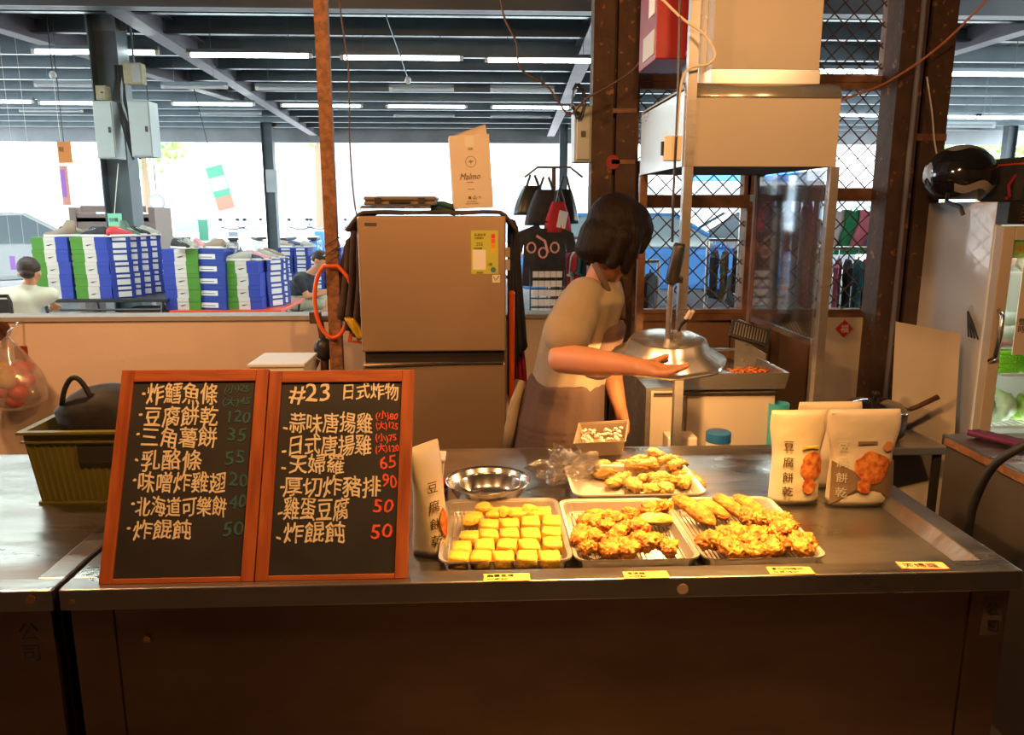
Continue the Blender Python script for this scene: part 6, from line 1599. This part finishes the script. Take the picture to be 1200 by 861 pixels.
shoes = [(72, 284, YS - .02, 'shoe_taupe', 200, 'taupe ankle shoe on the leftmost shoe box stack', 'A', True), (84, 284, YS + .05, 'shoe_green', -20, 'dark green shoe behind the taupe one on the leftmost stack', 'A', False),
         (92, 284, YS + .14, 'shoe_taupe', -30, 'beige shoe between the two left banded stacks', 'A2', False), (112, 284, YS - .04, 'blackcloth', 170, 'black flat shoe on the second banded stack', 'B', False), (124, 284, YS + .05, 'shoe_navy', 10, 'navy shoe behind the black one on the second banded stack', 'B', False),
         (143, 290, YS + .0, 'shoe_red', 60, 'red shoe on the first end-on stack', 'S0', False), (154, 290, YS + .15, 'shoe_green', -35, 'dark green high shoe on the end-on stacks', 'S1', True), (165, 290, YS + .30, 'blackcloth', -30, 'black shoe on the third end-on stack', 'S2', False), (177, 290, YS + .45, 'shoe_grey', -30, 'pale grey shoe on the last end-on stack', 'S3', False),
         (212, 295, YS - .05, 'blackcloth', -42, 'black and white sneaker at the left of the blue-sided stack', 'C', False), (224, 295, YS, 'shoe_grey', -50, 'grey sneaker in the middle of the blue-sided stack', 'C', False), (235, 295, YS + .05, 'shoe_pink', -52, 'pink sneaker at the right of the blue-sided stack', 'C', False),
         (250, 296, YS - .03, 'shoe_taupe', 160, 'brown low shoe on the all-blue stack', 'D', False), (262, 296, YS + .06, 'shoe_grey', -20, 'beige shoe behind the brown one on the all-blue stack', 'D', False),
         (279, 312, YS - .05, 'shoe_grey', 175, 'grey slip-on shoe on the short banded stack', 'E', False), (293, 312, YS + .0, 'shoe_navy', -15, 'dark slip-on shoe on the short banded stack', 'E', False), (303, 312, YS + .06, 'shoe_pink', -20, 'pink and grey shoe at the right of the short banded stack', 'E', False),
         (314, 312, YS + .25, 'shoe_grey', -30, 'light shoe on the first striped stack', 'T0', False), (321, 312, YS + .45, 'shoe_taupe', -30, 'beige shoe on the second striped stack', 'T1', False)]
SS = {}
for (px, py, Y, m, ang, lb, key, boot) in shoes:
    kk = (m, boot)
    z = tops[key][1] + .002; x = atY(px, py, Y).x
    if kk not in SS: SS[kk] = shoe(m, 'white', boot); o = SS[kk]; o.location = (x, Y, z); o.rotation_euler = (0, 0, R(ang)); tag(o, lb, 'shoe', 'shoes displayed on the boxes')
    else: copy_tree(SS[kk], (x, Y, z), (0, 0, R(ang)), lb, 'shoes displayed on the boxes')
zz_far = z4_ + 6 * .1132 + .002
for k, (px, m, c_) in enumerate(((338, 'shoe_taupe', 'brown'), (350, 'shoe_navy', 'navy'), (362, 'shoe_grey', 'grey'), (395, 'shoe_red', 'red'))):
    kk = (m, False)
    if kk not in SS: SS[kk] = shoe(m)
    zz_ = zz_far if px != 362 else zz_far
    copy_tree(SS[kk], (atY(px, 300, 11).x, 11.0, zz_), (0, 0, R(-40 + 50 * k)), '%s shoe on the far stacks above the seated young man' % c_, 'shoes displayed on the boxes')
# price placards and hangings
def placard(name, label, px0, py0, px1, py1, Y, m, cat='sign', txt=None, m2=None, rot=0):
    a, c, z0, z1 = rect(px0, py0, px1, py1, Y)
    t = T(name, label, cat, ((a + c) / 2, Y, (z0 + z1) / 2), rot=(0, R(rot), 0)); hw, hh = (c - a) / 2, (z1 - z0) / 2
    MB().box(-hw, hw, -.004, .004, -hh, hh).build('sheet', m, t)
    if m2: MB().box(-hw, hw, -.006, -.004, -hh, -hh * .4).build('lower_band', m2, t)
    if txt: write(bb := MB(), txt, hh * .5, (-hw * .8, -.0075, hh * .1), X, Zv); bb.build('lettering', 'ink', t)
    return t, hw, hh
cmat('mint', (.16, .55, .40)); cmat('mint2', (.25, .70, .45)); cmat('orange_print', (.80, .28, .05)); cmat('purple_print', (.45, .20, .75)); cmat('pale_pink', (.80, .38, .30))
t, hw, hh = placard('price_placard', 'green and orange price placard hung on the big grey column', 127, 250, 143, 271, 8.2, 'mint2', txt='特價', m2='orange_print')
MB().tube([(0, 0, hh), (0, .2, hh + .5)], .004, 5).build('string', 'white', t)
t, hw, hh = placard('paper_placard', 'teal paper card standing among the shoes right of the big column', 233, 257, 244, 282, 7.9, 'mint')
MB().tube([(0, 0, -hh), (0, 0, -t.location.z + .62)], .006, 5).build('stick', 'white', t)
t, hw, hh = placard('hanging_banner', 'green, white and red fringed pennant hanging in the bright opening', 248, 194, 268, 246, 12, 'mint', 'banner', m2='pale_pink', rot=-14)
MB().box(-hw * .9, hw * .9, -.007, -.0045, -hh * .1, hh * .5).build('print_block', 'white_print', t); MB().tube([(0, 0, hh), (.1, 0, 3.62 - t.location.z)], .006, 5).build('string', 'black', t)
t, hw, hh = placard('hanging_banner', 'orange and white hanging banner at the far left', 68, 166, 84, 191, 10, 'orange_print', 'banner', txt='鞋')
MB().tube([(0, 0, hh), (0, 0, 3.62 - t.location.z)], .006, 5).build('string', 'black', t)
t, hw, hh = placard('hanging_banner', 'narrow pink and blue cloth strip below the orange banner', 72, 194, 81, 240, 10, 'pale_pink', 'banner')
MB().box(-hw * .9, hw * .2, -.006, -.0045, -hh * .6, hh * .8).build('print_block', 'purple_print', t); MB().tube([(0, 0, hh), (.0, 0.0, 3.62 - t.location.z)], .003, 5).build('string', 'white', t)
for k, px in enumerate((15, 31, 49)):
    t, hw, hh = placard('purple_tag', 'small purple tag, %s from left, over the man in the cream shirt' % ORD[k], px - 3, 300, px + 3, 316, 8.8, 'purple_print')
    MB().tube([(0, 0, hh), (0, 0, 3.62 - t.location.z)], .002, 5).build('string', 'white', t)
p = atY(184, 237, 12)
t = T('round_sign', 'small round pale sign in the bright opening left of the pennant', 'sign', p); mxr = Matrix.Rotation(R(90), 4, 'X')
MB().lathe([(0, -.01), (.12, -.01), (.12, .01), (0, .01)], 24, mx=mxr).build('disc', 'cabinet_grey', t); MB().lathe([(0, .0105), (.095, .0105), (.095, .012), (0, .012)], 24, mx=mxr).build('face', 'white_print', t); MB().box(-.006, .006, 0, .01, .12, 3.35 - p.z).build('rod', 'black', t)

# ================================================================== GARMENTS AND BAGS
def garment(label, x, Y, ztop, w_, h, m, rz=0, seed=0, dark=False, zr=None, kind='shirt'):
    t = T('garment', label, 'garment', (x, Y, ztop), rz, group='garments on the market racks')
    b = MB(); prof = [(-.5, -.12), (-.18, -.0), (-.10, .0), (-.07, -.05), (.07, -.05), (.10, 0), (.18, 0), (.5, -.12), (.58, -.42), (.40, -.45), (.36, -.28), (.40, -1), (-.40, -1), (-.36, -.28), (-.40, -.45), (-.58, -.42)]
    if kind == 'trouser': prof = [(-.3, 0), (.3, 0), (.34, -1), (.06, -1), (0, -.35), (-.06, -1), (-.34, -1)]
    if kind == 'dress': prof = [(-.25, 0), (-.1, 0), (0, -.06), (.1, 0), (.25, 0), (.26, -.35), (.5, -1), (-.5, -1), (-.26, -.35)]
    poly = [(x_ * w_, z_ * h) for x_, z_ in prof]
    b.prism(poly, -.018, .018); b.build('cloth_body', m, t, bevel=.008)
    MB().tube([(-.16 * w_, 0, -.02), (0, 0, .03), (.16 * w_, 0, -.02)], .004, 5).build('hanger', 'black', t)
    MB().tube([(0, 0, .03), (0, 0, .075), (.012, 0, .09)], .003, 5).build('hook', 'chrome', t)
    return t
def rack(label, x0, x1, Y, z):
    t = T('clothes_rack', label, 'rack', ((x0 + x1) / 2, Y, 0)); hw = (x1 - x0) / 2
    MB().tube([(-hw, 0, z), (hw, 0, z)], .013, 8).build('rail', 'steel', t)
    for sx in (-1, 1):
        MB().tube([(sx * hw, 0, 0.0), (sx * hw, 0, z)], .013, 8).build('upright', 'steel', t); MB().tube([(sx * hw, -.25, .02), (sx * hw, .25, .02)], .012, 6).build('foot', 'steel', t)
    return t
cols = {'white': (.75, .74, .72), 'green': (.02, .32, .12), 'pink': (.75, .22, .30), 'blue': (.06, .22, .55), 'black': (.03, .03, .035), 'maroon': (.28, .02, .05), 'grey': (.30, .32, .34), 'magenta': (.60, .05, .28), 'cream': (.70, .66, .55), 'teal': (.05, .25, .28), 'olive': (.16, .15, .08), 'red': (.55, .03, .04)}
for k_, v in cols.items(): cmat('cloth_' + k_, v, rough=.9, c2=tuple(q * .75 for q in v), ns=12)
def row(desc, px0, px1, n, pyt, Y, w_, h, seq, kinds, rz=R(68), rzj=.12):
    z = atY((px0 + px1) / 2, pyt, Y).z; xa_ = atY(px0, pyt, Y).x; xb_ = atY(px1, pyt, Y).x
    rack('steel clothes rail carrying the %s' % desc, xa_ - .06, xb_ + .06, Y, z + .075)
    seen = {}
    for k in range(n):
        col = seq[k % len(seq)]; kd = kinds[k % len(kinds)]; seen[col] = seen.get(col, 0) + 1
        x = xa_ + (xb_ - xa_) * k / max(1, n - 1)
        garment('%s %s, %s in the %s' % (col, {'shirt': 'top', 'trouser': 'trousers', 'dress': 'dress'}[kd], ORD[k], desc), x, Y, z - .012, w_, h * (1 + .12 * math.sin(k * 2.1)), 'cloth_' + col, rz + rnd.uniform(-rzj, rzj), kind=kd)
row('upper row behind the right mesh window', 984, 1052, 5, 244, 6.6, .32, .34, ['white', 'green', 'pink', 'blue', 'grey'], ['dress'], rz=R(8), rzj=.1)
row('lower row behind the right mesh window', 960, 1052, 9, 302, 6.0, .42, .44, ['cream', 'white', 'pink', 'black', 'teal', 'maroon', 'white', 'pink', 'blue'], ['shirt'])
row('row behind the scratched glass panel', 880, 958, 8, 232, 5.4, .5, .72, ['white', 'grey', 'pink', 'teal', 'magenta', 'white', 'magenta', 'grey'], ['shirt', 'dress'])
row('dark jacket row left of the glass panel', 838, 874, 4, 292, 6.2, .42, .36, ['black', 'olive', 'black', 'black'], ['shirt'])
row('dark row beside the head of the woman', 742, 762, 2, 318, 5.8, .36, .32, ['olive', 'black'], ['shirt'])
row('small row right of the hanging bags', 652, 694, 8, 291, 5.6, .40, .36, ['white', 'black', 'grey', 'maroon', 'white', 'red', 'teal', 'black'], ['shirt'])
# tall pole with bags
pp = atY(648, 300, 4.9)
t = T('display_pole', 'thin dark display pole carrying black bags right of the fridge', 'pole', (pp.x, 4.9, 0)); zz = atY(650, 196, 4.9).z
MB().tube([(0, 0, 0), (0, 0, zz)], .014, 8).build('pole', 'wooddark', t); MB().tube([(-.18, 0, zz - .06), (-.1, 0, zz), (.1, 0, zz), (.18, 0, zz - .06)], .008, 6).build('hook_bar', 'steel', t)
MB().box(-.2, .2, -.2, .2, 0, .02).build('base', 'black', t)
def hbag(label, px, pyt, pyb, w_, m, Y, rz=0, m2=None, name='hanging_bag'):
    pt = atY(px, pyt, Y); pb2 = atY(px, pyb, Y); h = (pt.z - pb2.z)
    t = T(name, label, 'bag', (pt.x, Y, pb2.z), rz, group='bags on the display pole')
    b = MB(); rings = []
    for j in range(9):
        f = j / 8; r_ = w_ / 2 * (1 - .55 * f ** 1.6)
        rings.append([Vector((r_ * math.cos(6.283 * k / 20) * (1 + .12 * math.sin(k * 2.3)), r_ * .45 * math.sin(6.283 * k / 20) * (1 + .2 * math.sin(k * 3.1)), h * .72 * f)) for k in range(20)])
    b.loft(rings); b.build('bag_body', m, t, smooth=True, bevel=0)
    for s_ in (-1, 1): MB().tube([(s_ * w_ * .18, -.01, h * .7), (s_ * w_ * .06, 0, h * .98)], .008, 6).build('strap', 'black', t)
    if m2: MB().box(-w_ * .2, w_ * .12, -w_ * .235, -w_ * .18, h * .1, h * .5, Matrix.Rotation(R(12), 4, 'Y')).build('flag_panel', m2, t)
    return t
cmat('shiny_black', (.03, .035, .038), rough=.3)
hbag('shiny black drawstring bag hanging leftmost on the display pole', 624, 204, 252, .22, 'shiny_black', 4.95, .2)
hbag('black pleated bag hanging in the middle of the display pole', 640, 206, 264, .24, 'blackcloth', 4.78)
hbag('black quilted bag hanging rightmost on the display pole', 662, 206, 262, .18, 'shiny_black', 5.0)
hbag('red, white and black bag hanging right of the display pole', 655, 222, 272, .17, 'cloth_red', 4.72, .3, 'white_print')
g = garment('black top with an orange printed design hanging low on the display pole', atY(638, 300, 4.7).x, 4.7, atY(638, 264, 4.7).z, .34, .36, 'blackcloth')
b = MB(); 
for k in range(3): b.tube([(-.08 + .07 * k + .025 * math.cos(j / 10 * 6.283), -.02, -.13 - .03 * (k % 2) + .03 * math.sin(j / 10 * 6.283)) for j in range(10)], .006, 5, closed=True)
b.tube([(-.05, -.02, -.06), (0, -.02, -.09), (.02, -.02, -.16)], .008, 5); b.build('orange_print', 'pale_pink', g)
MB().tube([(0, 0, .08), (.02, .2, .14)], .004, 5).build('string', 'black', g)
# grid panel with small white packs
a, c, z0, z1 = rect(622, 318, 662, 372, 4.55)
t = T('grid_panel', 'black wire grid panel with rows of small white packs right of the fridge', 'display panel', ((a + c) / 2, 4.6, 0)); hw = (c - a) / 2
for k in range(5): MB().tube([(-hw + 2 * hw * k / 4, 0, 0), (-hw + 2 * hw * k / 4, 0, z1)], .004, 5).build('rod', 'black', t)
for k in range(6): MB().tube([(-hw, .008, z0 + (z1 - z0) * k / 5), (hw, .008, z0 + (z1 - z0) * k / 5)], .004, 5).build('rod', 'black', t)
for r_ in range(5):
    for q in range(5):
        b = MB().box(-.016, .016, -.012, -.004, -.018, .018).build('white_pack', 'label', None); b.location = (t.location.x - hw + .03 + q * (2 * hw - .06) / 4, 4.596, z0 + .03 + r_ * (z1 - z0 - .05) / 4)
        tag(b, 'small white pack, %s in the %s row down the grid panel' % (ORD[q], ORD[4 - r_]), 'pack', 'white packs on the grid panel')

# ================================================================== STREET BEYOND
def car(label, loc, rz, m, kscale=1.0, van=False, name='car'):
    t = T(name, label, 'car', loc, rz); t.scale = (kscale,) * 3
    prof = [(-2.1, .32), (-2.15, .75), (-2.0, .92), (-1.2, .98), (1.15, .95), (2.0, .80), (2.15, .62), (2.12, .32)]
    cab = [(-1.75, .95), (-1.25, 1.42), (.25, 1.45), (1.05, .95)]
    if van: cab = [(-2.0, .95), (-1.9, 1.75), (1.0, 1.78), (1.7, .95)]
    MB().prism([(x, z) for x, z in prof], -.85, .85).build('car_body', m, t, bevel=.09)
    b = MB(); n = len(cab); vs = [(x, -.80 + (.14 if z > 1 else 0), z) for x, z in cab] + [(x, .80 - (.14 if z > 1 else 0), z) for x, z in cab]
    b.add(vs, [tuple(range(n)), tuple(range(2 * n - 1, n - 1, -1))] + [(i, i + n, (i + 1) % n + n, (i + 1) % n) for i in range(n)]); b.build('cabin', 'carglass', t, bevel=.03)
    top = cab[1], cab[2]; MB().box(top[0][0] - .03, top[1][0] + .03, -.67, .67, top[0][1] - .01, top[0][1] + .05).build('roof', m, t, bevel=.03)
    for sy in (-1, 1):
        for (p0, p1) in ((cab[0], cab[1]), (cab[3], cab[2]), ((-.25, .95), (-.3, cab[1][1]))):
            MB().tube([(p0[0], sy * .80, p0[1]), (p1[0], sy * .67, p1[1])], .035, 6).build('pillar', m, t)
        for x in (-1.35, 1.32):
            mx = Matrix.Translation((x, sy * .80, .33)) @ Matrix.Rotation(R(90), 4, 'X')
            w_ = MB().lathe([(0, -.11), (.27, -.11), (.33, -.07), (.33, .07), (.27, .11), (0, .11)], 24, mx=mx).build('wheel', 'tyre', t)
            mx2 = Matrix.Translation((x, sy * .92, .33)) @ Matrix.Rotation(R(90), 4, 'X'); b = MB().lathe([(.16, -.008), (.20, -.008), (.20, .008), (.16, .008)], 20, mx=mx2)
            for q in range(5): b.cb((x + .09 * math.cos(q * 1.257), sy * .92, .33 + .09 * math.sin(q * 1.257)), (.19, .016, .045), (0, -q * 1.257, 0))
            b.build('wheel_rim', 'rim', t)
        MB().box(2.0, 2.12, sy * .62 - .16, sy * .62 + .16, .62, .74).build('headlight', 'clear_glass', t); MB().box(-2.16, -2.08, sy * .68 - .12, sy * .68 + .12, .68, .82).build('tail_light', 'redlid', t)
        MB().cb((.85, sy * .93, 1.02), (.10, .16, .11)).build('mirror', m, t, bevel=.02)
    return t
c_ = atY(790, 300, 13.5)
car('blue car with silver wheels seen through the left mesh windows', (atY(762, 300, 12.6).x, 12.6, 0), R(-4), 'carblue')
car('dark grey car behind the blue one', (atY(868, 300, 16.6).x, 16.6, 0), R(174), 'cargrey')
car('pale white car at the far left behind the shoe stall', (atY(10, 300, 14.5).x, 14.5, 0), R(35), 'carwhite', 1.0)
car('white car washed out by daylight behind the shoes', (atY(225, 290, 24).x, 24, -.06), R(4), 'carwhite')
car('white van washed out by daylight left of the hanging bags', (atY(470, 290, 25).x, 25, -.06), R(176), 'carwhite', van=True)
# cart with boards behind the shoes
a, c, z0, z1 = rect(83, 241, 176, 270, 10.3)
t = T('market_cart', 'brown grey market cart with flat boards behind the leftmost shoes', 'cart', ((a + c) / 2, 10.4, 0)); hw = (c - a) / 2
for (zz0, zz1, xx) in ((z1 - .08, z1, .8), (z1 - .2, z1 - .1, .95), (z0 + .02, z0 + .16, 1)):
    MB().box(-hw * xx, hw * xx, -.04, .04, zz0, zz1).build('board', cmat('cart_wood', (.26, .20, .17)), t)
for sx in (-1, 1): MB().box(sx * hw - .04, sx * hw + .04, -.05, .5, 0, z1 - .02).build('post', 'cart_wood', t)
MB().box(-hw, hw, -.04, .5, .6, .65).build('deck', 'cart_wood', t)
# motor scooters in front of the opening
def scooter(label, px, Y, rz, m):
    p = atY(px, 300, Y); t = T('scooter', label, 'scooter', (p.x, Y, 0), rz, group='parked scooters')
    for x in (-.6, .6):
        mx = Matrix.Translation((x, 0, .24)) @ Matrix.Rotation(R(90), 4, 'X'); MB().lathe([(0, -.05), (.19, -.05), (.24, 0), (.19, .05), (0, .05)], 18, mx=mx).build('wheel', 'tyre', t)
    MB().prism([(-.85, .45), (-.75, .72), (-.1, .74), (.05, .35), (.35, .32), (.50, .95), (.60, .98), (.62, .40), (.3, .22), (-.3, .22)], -.14, .14).build('fairing', m, t, bevel=.04)
    MB().box(-.78, -.05, -.13, .13, .74, .82).build('seat', 'black', t, bevel=.03)
    MB().tube([(.52, -.33, 1.06), (.52, -.1, 1.0), (.52, .1, 1.0), (.52, .33, 1.06)], .018, 8).build('handlebar', 'black', t)
    for sy in (-1, 1): MB().tube([(.52, sy * .22, 1.03), (.50, sy * .30, 1.22)], .008, 6).build('mirror_stem', 'black', t); MB().ell((.50, sy * .31, 1.25), .015, .06, .04, 10, 6).build('mirror', 'black', t)
for k, (px, c__, lb) in enumerate(((345, 'carwhite', 'white scooter parked beyond the seated young man'), (372, 'carblue', 'blue scooter parked beyond the seated young man'), (275, 'cargrey', 'grey scooter parked behind the slim column'), (300, 'carwhite', 'white scooter next to the slim column'), (430, 'cargrey', 'grey scooter parked behind the bronze fridge'), (200, 'cargrey', 'grey scooter parked behind the round sign'))):
    scooter(lb, px, 21.3 + .3 * (k % 2), R(80 + 13 * k), c__)
# buildings opposite
def building(label, x0, x1, Y, h, m, nw, floors):
    t = T('building', label, 'building', ((x0 + x1) / 2, Y, -.06)); hw = (x1 - x0) / 2
    MB().box(-hw, hw, 0, 8, 0, h).build('wall', m, t); MB().box(-hw - .1, hw + .1, -.15, 8, h, h + .3).build('parapet', m, t)
    for f in range(floors):
        for k in range(nw):
            x = -hw + (k + .5) * 2 * hw / nw; z = 4.4 + f * 3.0
            w_ = MB().box(x - .7, x + .7, -.06, .0, z, z + 1.4).build('window', 'housewhite', t); MB().box(x - .6, x + .6, -.08, -.06, z + .1, z + 1.3).build('pane', 'window_dark', w_)
    return t
Xs = [(-34, -20, 'pale building at the far left across the street'), (-19, -6, 'pale building across the street behind the shoe stall'), (-5, 9, 'pale building across the street behind the fridge'), (10, 26, 'pale building across the street at right')]
for k, (x0, x1, lb) in enumerate(Xs):
    t = building(lb, x0, x1, 36 + (k % 2) * 2, 9 + (k % 3), 'housewhite', 5, 2)
    hw = (x1 - x0) / 2
    for q in range(3):
        xx = -hw + (q + .5) * 2 * hw / 3
        MB().box(xx - hw / 3 + .2, xx + hw / 3 - .2, -.9, -.05, 2.9, 3.6).build('awning', ['housewhite', 'cloth_cream', 'housewhite', 'cloth_blue'][(q + k) % 4] if k == 3 else ['housewhite', 'cloth_cream', 'housewhite'][q], t)
        MB().box(xx - hw / 3 + .5, xx + hw / 3 - .5, -.03, 0, .1, 2.6).build('shopfront', 'window_dark', t)
def tree(label, px, Y, zc_, r_, trunk=True):
    p = atY(px, 200, Y); t = T('tree', label, 'tree', (p.x, Y, -.06))
    b = MB(); rr2 = random.Random(int(px))
    for k in range(420):
        d = Vector((rr2.gauss(0, 1), rr2.gauss(0, 1), rr2.gauss(0, .8))).normalized() * r_ * rr2.uniform(.45, 1); c2_ = Vector((0, 0, zc_)) + d
        s_ = rr2.uniform(.10, .22); e = Euler((rr2.uniform(0, 6), rr2.uniform(0, 6), 0)).to_matrix()
        b.add([c2_ + e @ Vector(v) * s_ for v in ((-1, 0, 0), (0, -.5, .1), (1, 0, 0), (0, .5, .1))], [(0, 1, 2, 3)])
    b.build('foliage', 'tree', t, kind='stuff'); MB().tube([(0, 0, 0), (.05, 0, zc_ * .6), (0, .05, zc_)], [.16, .12, .05], 8).build('trunk', 'bark', t)
tree('light green street tree behind the big grey column', 168, 26, 4.0, 1.5); tree('light green street tree behind the rusty pole', 372, 28, 5.2, 1.5); tree('light green street tree above the helmet', 1150, 26, 3.5, 2.0)
